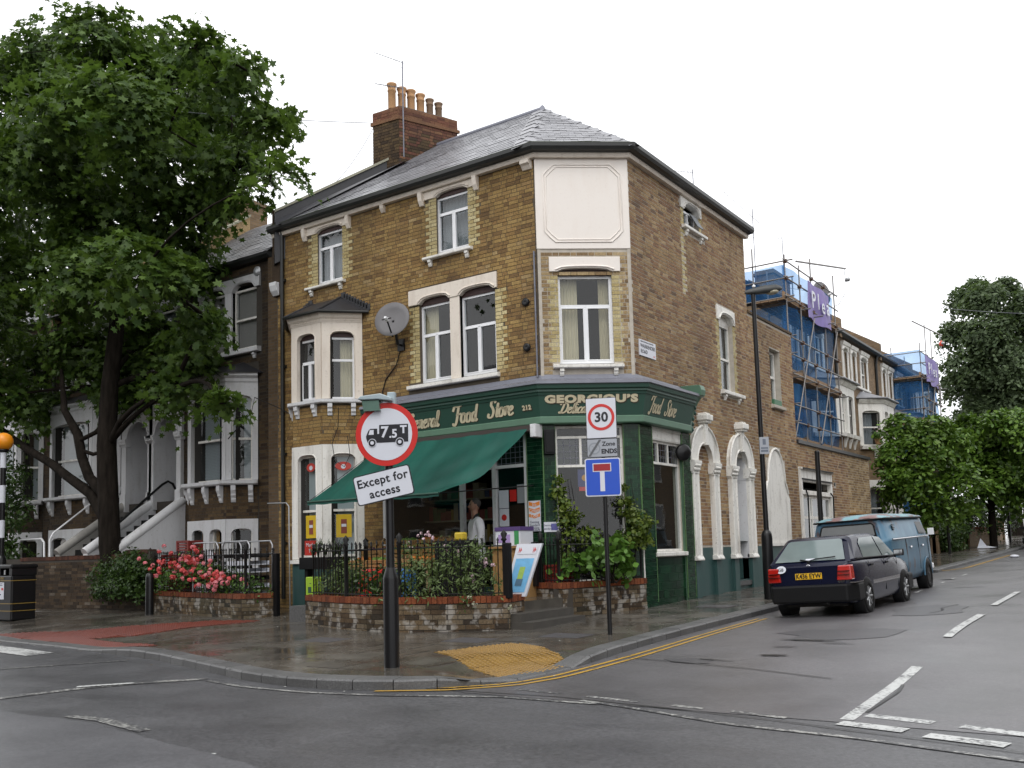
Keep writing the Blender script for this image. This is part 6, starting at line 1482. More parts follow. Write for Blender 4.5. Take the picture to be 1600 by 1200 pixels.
def hatchback(name, label, paint, loc, rz, platetxt, tilt, details=True):
    root = thing(name, label, 'car', loc, None, rz); root.scale = (K * .93, K, K); root.rotation_euler = (tilt[0], tilt[1], rz)
    keep = root.location.copy(); root.location = (0, 0, 0)
    W = .845
    # lower body: sections along y from tail (-) to nose
    def ring(y, zb, zw, hw, tuck=.06):   # closed ring bottom->right->top->left
        return [(-hw + tuck, y, zb), (hw - tuck, y, zb), (hw - .015, y, zb + .1), (hw, y, zb + .28), (hw, y, zw - .16), (hw - .03, y, zw - .02), (hw - .08, y, zw), (-hw + .08, y, zw), (-hw + .03, y, zw - .02), (-hw, y, zw - .16), (-hw, y, zb + .28), (-hw + .015, y, zb + .1)]
    secs = [ring(-1.99, .34, .9, .70), ring(-1.93, .25, .955, .79), ring(-1.75, .22, .965, .832), ring(-1.2, .2, .97, W), ring(-.4, .19, .955, W), ring(.45, .19, .94, W), ring(.95, .2, .92, W), ring(1.4, .21, .87, .825), ring(1.75, .24, .80, .79), ring(1.95, .3, .7, .70), ring(2.02, .36, .62, .60)]
    m = MB(); shell(m, secs); body = m.build('body', M[paint], root); body.modifiers.new('b', 'BEVEL').width = .012
    # wheel arches cut visually by dark recess rings
    for y in (-1.24, 1.235):
        for s in (-1, 1):
            m = MB(); m.lathe((s * (W - .2), y, .30), [(.35, 0), (.355, .195), (.34, .206), (.30, .2065)], 28, (s, 0, 0)); m.build('wheel_arch', M['plastic_dark'], root)
    # greenhouse
    def gring(y, zw, zt, hb, ht): return [(-hb, y[0], zw), (hb, y[0], zw), (ht + .03, y[1], zt - .05), (ht - .04, y[1], zt), (-ht + .04, y[1], zt), (-ht - .03, y[1], zt - .05)]
    g = [gring((-1.90, -1.44), .955, 1.36, .80, .60), gring((-1.72, -1.32), .96, 1.405, .815, .63), gring((-1.1, -1.0), .965, 1.425, .825, .645), gring((-.1, -.15), .95, 1.425, .825, .65), gring((.3, .05), .945, 1.415, .82, .64), gring((1.02, .28), .91, 1.385, .79, .62)]
    m = MB(); shell(m, g, True, False); m.build('cabin', M[paint], root, bevel=.05)
    dark = M['glass_dark'] = M.get('glass_dark') or M_plain('car_window_dark', (.012, .014, .015), .05, var=.1, spec=.8)
    # rear window, side windows, windscreen as proud panes
    def pane(pts, name='side_window', mat=None, off=(0, 0, 0)):
        mm = MB(); o = Vector(off); mm.add([Vector(p) + o for p in pts], [tuple(range(len(pts)))]); return mm.build(name, mat or dark, root)
    t = (.40 / .43)
    def rear(x, z, d=.012):     # point on the tailgate plane
        k = (z - .955) / (1.36 - .955); return (x * (1 - k * .20), -1.90 + .46 * k - d, z + d * .9)
    M['glass_rear'] = M.get('glass_rear') or M_plain('rear_glass_painted_sky', (.15, .19, .19), .06, var=.3, scale=2, spec=.8)  # reflected sky painted in as a pale base colour, side windows too
    rw = pane([rear(-.70, .99), rear(.70, .99), rear(.66, 1.335), rear(.6, 1.355), rear(-.6, 1.355), rear(-.66, 1.335)], 'rear_window', M['glass_rear'])
    for s in (-1, 1):
        def sd(y, z): k = (z - .955) / (1.39 - .955); return (s * (.829 + (-.829 + .682) * k), y, z)
        for pts in ([(-1.2, 1.0), (-.06, .985), (-.2, 1.36), (-.98, 1.355), (-1.14, 1.27)], [(.0, .985), (.80, .965), (.26, 1.335), (-.13, 1.36)]):
            q = [sd(*p) for p in pts]; pane(q if s > 0 else q[::-1], 'side_window', M['glass_rear'])
        m = MB(); m.tube([sd(-1.6, 1.0), sd(.85, .955)], .012, 5); m.build('window_trim', M['plastic_dark'], root)
        # door shut lines, handles, side strip
        for y in (-1.02, -.03, .82):
            m = MB(); m.box(s * (W - .004) - .004, s * (W - .004) + .004, y - .006, y + .006, .34, .93); m.build('door_gap', M['plastic_dark'], root)
        for y in (-.85, .12): m = MB(); m.box(s * (W + .008) - .012, s * (W + .008) + .012, y - .07, y + .07, .83, .87); m.build('door_handle', M['plastic_dark'], root, bevel=.004)
        m = MB(); m.box(s * (W + .004) - .012, s * (W + .004) + .012, -.88, .88, .50, .56); m.box(s * (W + .012) - .005, s * (W + .012) + .005, -.9, .9, .555, .568); m.build('side_strip', M['chrome'] if s > 0 else M['plastic_dark'], root)
        m = MB(); m.box(s * .96 - .1, s * .96 + .1, .6, .68, .94, 1.07); m.box(s * .86 - .06, s * .86 + .06, .63, .67, .94, .97); mi = m.build('door_mirror', M['plastic_dark'], root, bevel=.015)
        m = MB(); m.quad((s * .96 - .085, .598, .955), (s * .96 + .085, .598, .955), (s * .96 + .085, .598, 1.055), (s * .96 - .085, .598, 1.055)); m.build('mirror_glass', M['chrome'], mi)
        # tail lamp
        m = MB(); m.hexa([(s * .53, -1.985, .64), (s * .80, -1.93, .64), (s * .80, -1.75, .64), (s * .53, -1.8, .64), (s * .56, -1.955, .90), (s * .79, -1.91, .90), (s * .79, -1.75, .90), (s * .56, -1.8, .90)] if s > 0 else [(s * .80, -1.93, .64), (s * .53, -1.985, .64), (s * .53, -1.8, .64), (s * .80, -1.75, .64), (s * .79, -1.91, .90), (s * .56, -1.955, .90), (s * .56, -1.8, .90), (s * .79, -1.75, .90)]); m.v = [(p[0] + s * .022, p[1] - .06, p[2]) for p in m.v]; tlamp = m.build('tail_lamp', M['lens_red'], root, bevel=.02)
        m = MB(); m.box(min(s * .57, s * .79), max(s * .57, s * .79), -2.047, -1.98, .80, .806); m.box(min(s * .56, s * .79), max(s * .56, s * .79), -2.051, -1.98, .735, .741); m.build('lens_divider', M['plastic_dark'], tlamp)
        m = MB(); m.lathe((s * .62, 1.93, .62), [(.01, .09), (.1, .07), (.11, 0)], 14, (0, 1, 0)); m.build('headlight', M['upvc'], root)
    m = MB(); m.add([(-.74, .98, .94), (.74, .98, .94), (.61, .32, 1.365), (-.61, .32, 1.365)], [(0, 1, 2, 3)]); m.build('windscreen', dark, root, )
    root.children[-1].location = (0, .012, .012)
    # bumpers
    for y0, y1, z0, z1, nm in ((-2.06, -1.78, .26, .58, 'rear_bumper'), (1.78, 2.08, .24, .56, 'front_bumper')):
        m = MB(); ya, yb = (y0, y1)
        prof = [(-.87, -1.45 if y0 < 0 else 1.45), (-.87, y1 if y0 < 0 else y0), (-.74, y0 if y0 < 0 else y1), (.74, y0 if y0 < 0 else y1), (.87, y1 if y0 < 0 else y0), (.87, -1.45 if y0 < 0 else 1.45), (.8, -1.5 if y0 < 0 else 1.5), (-.8, -1.5 if y0 < 0 else 1.5)]
        k = len(prof); m.add([(x, y, z0) for x, y in prof] + [(x, y, z1) for x, y in prof], [tuple(reversed(range(k))), tuple(range(k, 2 * k))] + [(i, (i + 1) % k, k + (i + 1) % k, k + i) for i in range(k)] if y0 > 0 or True else [])
        m.build(nm, M['plastic_dark'], root, bevel=.06)
    for s in (1,): m = MB(); m.box(.70, .875, -1.95, -1.5, .583, .6); m.build('bumper_trim', M['chrome'], root)
    for x in (-.868, .868):
        for y in (-1.24, 1.235): wheel(root, x, y, .30, .19)
    plate(root, platetxt, -1.992, .735)
    if details:
        m = MB(); m.lathe((-.53, -2.0, .875), [(.002, 0), (1, 0), (1, .004)], 20, (0, -1, .25)); 
        m.v = [(-.53 + (v[0] + .53) * .10, -2.0 + (v[1] + 2.0) * .10, .875 + (v[2] - .875) * .07) for v in m.v]; gb = m.build('country_sticker', M['sign_white'], root)
        text_obj('sticker_lettering', 'GB', .085, M['sign_black'], gb, (-.53, -2.014, .872), (1, 0, 0), (0, .25, 1), .001)
        m = MB(); m.lathe((0, -1.965, .895), [(.042, 0), (.05, 0), (.05, .008), (.042, .008)], 20, (0, -1, .2)); m.lathe((0, -1.962, .895), [(.002, 0), (.04, 0), (.04, .003)], 16, (0, -1, .2)); em = m.build('badge', M['chrome'], root)
        m = MB(); q = [(-.026, .022), (0, -.03), (.026, .022)]; m.tube([(x, -1.97, .895 + z) for x, z in q], .004, 4); m.tube([(-.014, -1.97, .913), (0, -1.97, .885), (.014, -1.97, .913)], .004, 4); m.build('badge_emblem', M['sign_black'], em)
        text_obj('tail_lettering', 'GOLF', .05, M['chrome'], root, (.62, -2.0, .615), (1, 0, 0), (0, 0, 1), .002)
        m = MB(); m.tube([rear(0, .975, .03), rear(.12, 1.0, .035), rear(.52, 1.03, .03)], .011, 5); m.lathe(rear(0, .965, .02), [(.03, 0), (.025, .03), (0, .035)], 10, (0, -1, .6)); m.tube([rear(-.18, 1.0, .03), rear(0, .97, .035)], .014, 5); m.build('rear_wiper', M['black'], root)
        m = MB(); m.add([rear(-.08, 1.0, .016), rear(.1, 1.0, .016), rear(.1, 1.03, .016), rear(-.08, 1.03, .016)], [(0, 1, 2, 3)]); m.build('window_sticker', M['sign_white'], root)
        m = MB()
        for x in (-.36, .36): m.box(x - .2, x + .2, -.9, -.75, .75, 1.2)
        m.tube([(-.1, -1.9, .26), (.1, -1.9, .26), (.35, -2.02, .24)], .03, 6); m.box(-.6, .6, -1.7, 1.5, .17, .24); m.build('exhaust_underside', M['iron'], root)
    root.location = keep; return root
# van: old split-panel camper with rusty roof
t = NT('van_paint_blue'); c = t.ramp(t.noise(2.2, 6, t.stretch(1, 1, .6)), [(.3, (.045, .12, .195)), (.55, (.07, .165, .25)), (.75, (.115, .225, .30))])
ru = t.ramp(t.noise(4.5, 8, t.stretch(1, 1, .45)), [(.565, 0), (.64, .8)]); c = t.mix(ru, c, (.10, .05, .035))
st = t.ramp(t.noise(9, 5, t.stretch(1, 1, .12)), [(.62, 0), (.75, .35)]); c = t.mix(st, c, (.05, .06, .06)); M['van'] = t.fin(c, .42, spec=.5)
t = NT('van_roof_rusty'); c = t.ramp(t.noise(2.2, 6), [(.3, (.13, .28, .33)), (.7, (.24, .42, .46))])
ru = t.ramp(t.noise(3.4, 8), [(.50, 0), (.56, .9)]); c = t.mix(ru, c, t.ramp(t.noise(20, 4), [(.3, (.12, .04, .035)), (.7, (.24, .09, .07))])); M['van_roof'] = t.fin(c, .45, spec=.5)
def camper(label, loc, rz, tilt):
    root = thing('camper_van', label, 'van', (0, 0, 0)); W = .86; L0, L1 = -2.15, 2.2
    def ring(y, yt, zb, zw, zt, hb, hw, ht):
        return [(-hb, y, zb), (hb, y, zb), (hw, y, zb + .14), (hw + .01, y, zb + .45), (hw, y, zw - .05), (hw + .012, y * .999, zw), (hw - .02, yt, zw + .04), (ht + .02, yt, zt - .07), (ht - .06, yt, zt), (-ht + .06, yt, zt), (-ht - .02, yt, zt - .07), (-hw + .02, yt, zw + .04), (-hw - .012, y * .999, zw), (-hw, y, zw - .05), (-hw - .01, y, zb + .45), (-hw, y, zb + .14)]
    secs = [ring(-2.15, -2.05, .42, 1.22, 1.68, .66, .70, .60), ring(-2.10, -2.0, .34, 1.24, 1.72, .74, .80, .66), ring(-1.9, -1.85, .32, 1.25, 1.735, .78, .85, .70), ring(-1.0, -1.0, .32, 1.25, 1.74, .80, W, .73), ring(0, 0, .32, 1.25, 1.74, .80, W, .73), ring(1.0, 1.0, .32, 1.25, 1.74, .80, W, .73), ring(1.75, 1.6, .34, 1.24, 1.735, .78, .85, .71), ring(2.05, 1.78, .38, 1.2, 1.72, .74, .80, .68), ring(2.2, 1.86, .46, 1.12, 1.69, .66, .70, .62)]
    m = MB(); shell(m, secs); m.build('body', M['van'], root)
    # roof: domed cap over a drip rail
    rs = []
    for y, hw, z in ((-2.07, .60, 1.70), (-2.0, .70, 1.75), (-1.8, .76, 1.79), (-.9, .78, 1.82), (.3, .78, 1.82), (1.3, .77, 1.81), (1.7, .74, 1.77), (1.9, .66, 1.71)):
        rs.append([(-hw, y, 1.705), (hw, y, 1.705), (hw * .97, y, 1.745 if z > 1.75 else 1.71), (hw * .75, y, (z + 1.745) / 2 + .02), (hw * .35, y, z + .02), (-hw * .35, y, z + .02), (-hw * .75, y, (z + 1.745) / 2 + .02), (-hw * .97, y, 1.745 if z > 1.75 else 1.71)])
    m = MB(); shell(m, rs); m.build('roof', M['van_roof'], root)
    pth = [(.78, 1.5), (.79, -1.7), (.72, -2.04), (.6, -2.1), (-.6, -2.1), (-.72, -2.04), (-.79, -1.7), (-.78, 1.5)]
    m = MB(); m.tube([(x, y, 1.705) for x, y in pth], .02, 6); m.build('drip_rail', M['plastic_dark'], root)
    def back(x, z, d=.012):
        k = (z - 1.22) / .46; return (x * (1 - .1 * k), -2.155 + .1 * k - d, z)
    cr = [(-.58, 1.29), (.58, 1.29), (.62, 1.33), (.60, 1.58), (.56, 1.62), (-.56, 1.62), (-.60, 1.58), (-.62, 1.33)]
    m = MB(); m.add([back(*p) for p in cr], [tuple(range(8))]); rw = m.build('rear_window', M_plain('van_window_dusty', (.10, .105, .105), .15, var=.25, scale=3, spec=.6), root)
    m = MB(); m.tube([back(*p, .016) for p in cr + cr[:1]], .016, 6); m.build('window_seal', M['rubber'], rw)
    m = MB()
    for s in (-.7, .7): m.tube([back(s, 1.18, .0), back(s * .98, .62, .0)], .006, 5)
    m.tube([back(-.7, .62), back(.7, .62)], .006, 5); m.build('hatch_gap', M['plastic_dark'], root)
    for s in (-1, 1):
        m = MB(); m.tube([(s * (W + .012), y, 1.25) for y in (-1.9, -1, 0, 1, 1.6)], .016, 6); m.build('belt_moulding', M['chrome'] if s > 0 else M['van'], root)
        pl = [(.75, 1.32), (1.55, 1.32), (1.38, 1.6), (.78, 1.6)]
        m = MB(); q = [(s * (W - .005 - (z - 1.29) * .30 + .006), y, z) for y, z in pl]; m.add(q if s > 0 else q[::-1], [(0, 1, 2, 3)]); m.build('cab_window', M_plain('van_cab_glass', (.02, .024, .026), .35, spec=.3), root)
        for y in (-.7, .5, 1.55):
            m = MB(); m.tube([(s * (W + .004), y, .5), (s * (W + .006), y, 1.22)], .006, 4); m.build('door_gap', M['plastic_dark'], root)
        for y in (-.35, .85): m = MB(); m.box(s * (W + .02) - .02, s * (W + .02) + .02, y - .07, y + .07, 1.02, 1.06); m.build('door_handle', M['chrome'], root, bevel=.006)
        for i in range(4): m = MB(); m.box(s * (.80) - .02, s * .80 + .02, -1.55, -1.38, 1.56 - i * .035, 1.572 - i * .035); m.build('air_vent', M['plastic_dark'], root)
        for y in (-1.2, 1.2):
            m = MB(); m.lathe((s * (W - .2), y, .33), [(.39, 0), (.40, .19), (.385, .222), (.33, .2225)], 26, (s, 0, 0)); m.build('wheel_arch', M['plastic_dark'], root)
            m = MB(); m.tube([(s * (W + .015), y + .41 * math.cos(math.pi * i / 12), .33 + .41 * math.sin(math.pi * i / 12)) for i in range(13)], .02, 5); m.build('arch_lip', M['van'], root)
            wheel(root, s * .895, y, .33, .18, 'iron', 0)
        m = MB(); m.box(s * .98 - .07, s * .98 + .07, 1.42, 1.46, 1.26, 1.42); m.tube([(s * .84, 1.5, 1.26), (s * .98, 1.45, 1.3)], .012, 5); m.build('door_mirror', M['upvc'], root, bevel=.01)
        m = MB(); m.box(min(s * .56, s * .70), max(s * .56, s * .70), -2.19, -2.1, .78, 1.08); m.build('tail_lamp', M['lens_red'], root, bevel=.02)
    m = MB(); m.box(-.8, .8, -2.28, -2.18, .42, .56); m.build('rear_bumper', M['upvc'], root, bevel=.03)
    m = MB(); m.box(-.8, .8, 2.2, 2.3, .42, .56); m.build('front_bumper', M['upvc'], root, bevel=.03)
    m = MB(); m.box(-.6, .6, -2.0, 1.9, .24, .34); m.build('underside', M['iron'], root)
    root.scale = (K, K, K); root.location = loc; root.rotation_euler = (tilt[0], tilt[1], rz)
    return root
sl = math.atan(.0232); cb = -math.atan(.045)
hatchback('hatchback_car', 'dark navy hatchback parked at the kerb in front of the blue camper van', 'paint_navy', (3.38, 2.06, road_z(3.38, 2.06)), R(-2), 'K436 EYW', (sl, cb))
camper('faded blue camper van with rusty roof parked ahead of the navy hatchback', (3.02, 5.62, road_z(3.02, 5.62)), R(0), (sl, cb))
hatchback('distant_car', 'dark green car parked far up the side street at the right edge', 'paint_teal', (3.4, 32.2, road_z(3.4, 32.2)), R(180), 'L802 GHM', (-sl, -cb), False)
# ---------------------------------------------------------------- street furniture
def post_with_sleeve(root, x, y, z0, zs, zt, r0, r1, lean=(0, 0), worn=True):
    m = MB(); m.lathe((x, y, z0 - .05), [(r0, 0), (r0, zs - z0 - .02), (r0 * .98, zs - z0), (r1 * 1.15, zs - z0 + .1), (r1 * 1.1, zs - z0 + .11)], 20); m.build('post_base', M['black_worn'], root)
    m = MB(); m.tube([(x, y, zs), (x + lean[0], y + lean[1], zt)], r1, 14); m.build('post', M['black'], root)
t = NT('black_paint_chipped'); c = t.mix(t.ramp(t.noise(12, 7, t.stretch(1, 1, .35)), [(.66, 0), (.70, 1)]), (.008, .008, .009), (.30, .31, .33)); M['black_worn'] = t.fin(c, .3, spec=.35)
def disc(m, F, u, z, n, r, k=40, ri=0, th=.004):
    if ri: m.lathe(F.p(u, n, z), [(ri, 0), (r, 0), (r, th), (ri, th), (ri, 0)], k, F.n, False, False)
    else: m.lathe(F.p(u, n, z), [(.001, 0), (r, 0), (r, th), (.001, th)], k, F.n, False)
def rrect(u0, u1, z0, z1, r, n=5):
    o = []
    for cx_, cz_, a0 in ((u1 - r, z0 + r, -90), (u1 - r, z1 - r, 0), (u0 + r, z1 - r, 90), (u0 + r, z0 + r, 180)):
        for i in range(n + 1): a = R(a0 + 90 * i / n); o.append((cx_ + r * math.cos(a), cz_ + r * math.sin(a)))
    return o
# 7.5 tonne weight limit sign
px, py = .69, -6.44
sg = thing('weight_limit_sign', 'red ringed 7.5T lorry sign with tilted Except for access plate on black post', 'traffic sign', (px, py, pave_z(px, py)))
post_with_sleeve(sg, px, py, pave_z(px, py), 1.0, 2.94, .088, .048)
F = Frame((px, py), (math.cos(R(27)), math.sin(R(27)))); ru, rz_ = 0.0, 2.58; RR = .365
F = Frame(F.p(0, .07, 0)[:2], F.u)
m = MB(); disc(m, F, 0, rz_, 0, RR, 48, 0, .012); pl = m.build('sign_plate', M['sign_red'], sg)
m = MB(); disc(m, F, 0, rz_, .012, RR * .825, 48, 0, .003); pw = m.build('sign_face', M['sign_white'], pl)
def poly(name, pts, mat, par, n, th=.003):
    k = MB(); k.prism(F, pts, n, n + th); return k.build(name, mat, par)
LX = lambda x: (x - 0) * RR; LZ_ = lambda z: rz_ + z * RR
def PX(l): return [(LX(a), LZ_(b)) for a, b in l]
poly('lorry_symbol', PX([(-.64, -.16), (-.60, -.26), (.70, -.26), (.70, .30), (-.23, .30), (-.23, .13), (-.27, .19), (-.52, .19), (-.58, .14), (-.66, -.05)]), M['sign_black'], pl, .015)
poly('lorry_window', PX([(-.58, .0), (-.41, .0), (-.41, .15), (-.53, .15)]), M['sign_white'], pl, .0185, .002)
poly('lorry_gap', PX([(-.29, .02), (-.235, .02), (-.235, .22), (-.29, .22)]), M['sign_white'], pl, .0185, .002)
for a in (-.46, .43):
    m = MB(); disc(m, F, LX(a), LZ_(-.26), .018, RR * .135, 24, 0, .003); m.build('wheel_ring', M['sign_white'], pl)
    m = MB(); disc(m, F, LX(a), LZ_(-.26), .021, RR * .115, 24, 0, .003); m.build('lorry_wheel', M['sign_black'], pl)
    m = MB(); disc(m, F, LX(a), LZ_(-.26), .024, RR * .058, 20, 0, .002); m.build('wheel_hub', M['sign_white'], pl)
text_obj('sign_lettering', '7', .175, M['sign_white'], pl, F.p(LX(-.06), .0195, LZ_(.055)), F.u, (0, 0, 1), .001, bold=.005)
text_obj('sign_lettering', '.5', .135, M['sign_white'], pl, F.p(LX(.22), .0195, LZ_(.0)), F.u, (0, 0, 1), .001, bold=.004)
text_obj('sign_lettering', 'T', .12, M['sign_white'], pl, F.p(LX(.55), .0195, LZ_(.12)), F.u, (0, 0, 1), .001, bold=.005)
# tilted supplementary plate
ct, st_ = math.cos(R(11.5)), math.sin(R(11.5)); pc = (-.045, 1.995)
def TP(u, z): return (pc[0] + u * ct - z * st_, pc[1] + u * st_ + z * ct)
m = MB(); m.prism(F, [TP(u, z) for u, z in rrect(-.34, .34, -.172, .172, .035)], 0, .010); p2 = m.build('supplementary_plate', M['sign_black'], sg)
m = MB(); m.prism(F, [TP(u, z) for u, z in rrect(-.328, .328, -.16, .16, .028)], .010, .013); m.build('plate_face', M['sign_white'], p2)
up = (F.u.x * -st_, F.u.y * -st_, ct); uu = (F.u.x * ct, F.u.y * ct, st_)
for body, z in (('Except for', .067), ('access', -.073)):
    c_ = TP(0, z); text_obj('plate_lettering', body, .135, M['sign_black'], p2, F.p(c_[0], .014, c_[1]), uu, up, .001, bold=.003, spacing=1.06)
for z in (2.3, 2.72, 2.05): m = MB(); m.box(px - .055, px + .055, py - .06, py + .055, z - .02, z + .02); m.build('clip', M['iron'], sg)
# sign light on top: a flat lantern arching over the plate
lt = MB(); q = [(-.29, .25), (-.25, .285), (-.02, .305), (.11, .255), (.11, .215), (-.05, .24), (-.24, .24)]
Fl = Frame((px - .02, py - .03), F.u)
lt.prism(Fl, [(u, 2.80 + z - .06) for u, z in q], -.05, .14); lt.fbox(Fl, .04, .13, -.03, .05, 2.85, 3.07); lo = lt.build('sign_light', M_plain('lantern_grey_blue', (.33, .40, .43), .4, var=.15), sg, bevel=.01)
m = MB(); m.prism(Fl, [(-.22, 2.97 - .12), (-.03, 2.97 - .12), (-.04, 2.97), (-.24, 2.97)], -.03, .12); m.build('light_lens', M_plain('lens_pale_green', (.10, .17, .14), .2, var=.2), lo)
# 30 mph / zone ends / no through road
px, py = 1.52, -2.89; z0 = pave_z(px, py)
sg = thing('speed_limit_sign', 'thirty limit and Zone ENDS plate above blue no through road plate', 'traffic sign', (px, py, z0))
m = MB(); m.tube([(px, py, z0 - .05), (px - .004, py, 3.28)], .032, 12); m.build('post', M['black'], sg)
F = Frame((px, py), (math.cos(R(24)), math.sin(R(24)))); F = Frame(F.p(-.01, .045, 0)[:2], F.u)
def frame_plate(nm, u0, u1, zz0, zz1, edge, face, r=.012, bd=.007):
    m = MB(); m.prism(F, rrect(u0, u1, zz0, zz1, r), 0, .01); p = m.build(nm, M[edge], sg); m = MB(); m.prism(F, rrect(u0 + bd, u1 - bd, zz0 + bd, zz1 - bd, r * .8), .01, .013); m.build('plate_face', M[face], p); return p
p1 = frame_plate('speed_plate', -.215, .215, 2.755, 3.33, 'sign_black', 'sign_white')
m = MB(); disc(m, F, 0, 3.055, .013, .188, 40, .148, .003); m.build('red_ring', M['sign_red'], p1)
m.v = []; m = MB(); 
text_obj('sign_lettering', '30', .19, M['sign_black'], p1, F.p(0, .0145, 3.05), F.u, (0, 0, 1), .001, bold=.006, xs=1.02)
p2 = frame_plate('zone_plate', -.215, .215, 2.49, 2.75, 'sign_black', 'sign_grey')
m = MB(); disc(m, F, -.11, 2.615, .013, .085, 30, .065, .002); m.build('faded_ring', M_plain('sign_grey_faded', (.25, .27, .30), .5), p2)
text_obj('faded_number', '20', .085, bpy.data.materials['sign_grey_faded'], p2, F.p(-.11, .0135, 2.615), F.u, (0, 0, 1), .001)
m = MB(); m.prism(F, [(-.2, 2.505), (-.165, 2.505), (-.01, 2.735), (-.045, 2.735)], .0155, .017); m.build('cancel_bar', M_plain('sign_bar_grey', (.10, .105, .115), .5), p2)
text_obj('zone_lettering', 'Zone', .085, M['sign_black'], p2, F.p(.09, .014, 2.672), F.u, (0, 0, 1), .001, bold=.002); text_obj('zone_lettering', 'ENDS', .088, M['sign_black'], p2, F.p(.095, .014, 2.567), F.u, (0, 0, 1), .001, bold=.004)
p3 = frame_plate('no_through_road_plate', -.255, .245, 1.94, 2.475, 'sign_white', 'sign_blue', .03, .016)
m = MB(); m.prism(F, [(-.045, 2.01), (.02, 2.01), (.02, 2.31), (-.045, 2.31)], .013, .015); m.build('road_symbol', M['sign_white'], p3)
m = MB(); m.prism(F, [(-.145, 2.285), (.115, 2.285), (.115, 2.405), (-.145, 2.405)], .0135, .0155); m.build('bar_edge', M['sign_white'], p3)
m = MB(); m.prism(F, [(-.133, 2.297), (.103, 2.297), (.103, 2.393), (-.133, 2.393)], .0155, .0175); m.build('bar_symbol', M_plain('sign_dark_red', (.30, .012, .02), .4), p3)
# lamp post
px, py = 1.59, 3.24; z0 = pave_z(px, py)
lp = thing('lamp_post', 'tall black lamp post beside the side street wall, arm over the road', 'lamp post', (px, py, z0))
m = MB(); m.lathe((px, py, z0 - .05), [(.105, 0), (.105, 1.22), (.10, 1.28), (.085, 1.33), (.05, 1.37)], 20); m.build('post_base', M['black'], lp)
m = MB(); m.tube([(px, py, z0 + 1.2), (px - .01, py, 3.5), (px - .02, py, 6.16)], [.05, .047, .042], 14); m.build('post', M['black'], lp)
Fp = Frame((px, py), (.82, .57))
secs = []
for u, hw, zb, zt in ((-.18, .03, 6.13, 6.19), (-.08, .05, 6.12, 6.22), (.06, .07, 6.12, 6.25), (.2, .09, 6.13, 6.28), (.42, .10, 6.15, 6.29), (.5, .07, 6.17, 6.27), (.55, .03, 6.2, 6.24)):
    secs.append([Fp.p(u, -hw, (zb + zt) / 2 - .02), Fp.p(u, -hw * .6, zb), Fp.p(u, hw * .6, zb), Fp.p(u, hw, (zb + zt) / 2 - .02), Fp.p(u, hw * .6, zt), Fp.p(u, -hw * .6, zt)])
m = MB(); shell(m, secs); hd = m.build('lamp_head', M_plain('lamp_housing_grey', (.05, .052, .05), .5, var=.3), lp)
m = MB(); c_ = Fp.p(.36, 0, 6.15); m.ball(c_, .085, 12, (1.5, 1.0, .6)); m.build('lamp_bowl', M_plain('lamp_bowl_cloudy', (.36, .33, .24), .25, var=.15), hd)
m = MB(); m.lathe(Fp.p(0.0, 0, 6.26), [(.03, 0), (.035, .03), (.0, .06)], 10); m.build('photocell', M['upvc'], hd)
Fs = Frame((px, py), (.82, .57)); m = MB(); m.fbox(Fs, -.06, .12, .05, .06, 2.95, 3.28); ps = m.build('parking_plate', M['sign_grey'], lp)
m = MB(); m.fbox(Fs, -.0, .06, .06, .062, 3.13, 3.24); m.fbox(Fs, -.04, .1, .06, .062, 2.99, 3.03); m.fbox(Fs, -.04, .1, .06, .062, 3.05, 3.08); m.build('plate_print', M_plain('print_grey_blue', (.13, .15, .19), .5), ps)
# second plain post, far post with a small plate, far lamp
px, py = .77, 9.38; m = MB(); z0 = pave_z(px, py); m.tube([(px, py, z0 - .05), (px, py, 3.5)], .062, 14); m.lathe((px, py, 3.5), [(.062, 0), (.05, .03), (0, .04)], 14)
tag(m.build('plain_post', M['black'], at=(px, py, z0)), 'plain black post in front of the white shopfront behind the van', 'post')
px, py = .85, 25.0; z0 = pave_z(px, py); fpst = thing('parking_sign_post', 'thin black post with small grey plate on the pavement beyond the van', 'sign post', (px, py, z0))
m = MB(); m.tube([(px, py, z0 - .05), (px, py, z0 + 2.75)], .055, 10); m.build('post', M['black'], fpst)
m = MB(); m.box(px + .0, px + .18, py - .1, py - .08, z0 + 2.35, z0 + 2.72); m.build('plate', M['sign_grey'], fpst)
px, py = 1.2, 38.6; z0 = pave_z(px, py); fl = thing('distant_lamp_post', 'distant street lamp poking out of the green street trees', 'lamp post', (px, py, z0))
m = MB(); m.tube([(px, py, z0), (px, py, 7.35)], .06, 10); m.build('post', M['black'], fl)
m = MB(); m.box(px - .3, px + .5, py - .12, py + .12, 7.35, 7.5); m.build('lamp_head', bpy.data.materials['lamp_housing_grey'], fl, bevel=.04)
# Belisha beacon
px, py = -10.9, -5.0; z0 = pave_z(px, py)
px, py = -14.2, -3.3; z0 = pave_z(px, py)
bb = thing('belisha_beacon', 'orange globe beacon on a black and white banded pole at the left edge', 'beacon', (px, py, z0))
m = MB(); m.ball((px, py, 4.08), .21, 20); m.build('globe', M_plain('globe_orange', (.85, .30, .01), .35, var=.06), bb)
m = MB(); m.lathe((px, py, z0), [(.11, 0), (.11, 1.3), (.09, 1.4), (.062, 1.42)], 16); m.build('pole_base', M['black'], bb)
m = MB(); m.lathe((px, py, 3.82), [(.06, 0), (.12, .04), (.12, .07), (.05, .1)], 16); m.build('globe_collar', M['black'], bb)
for i in range(6):
    a = 1.42 + i * .405; m = MB(); m.lathe((px, py, z0 + a), [(.062, 0), (.062, .404)], 16); m.build('pole_band', M['sign_white'] if i % 2 else M['black'], bb)
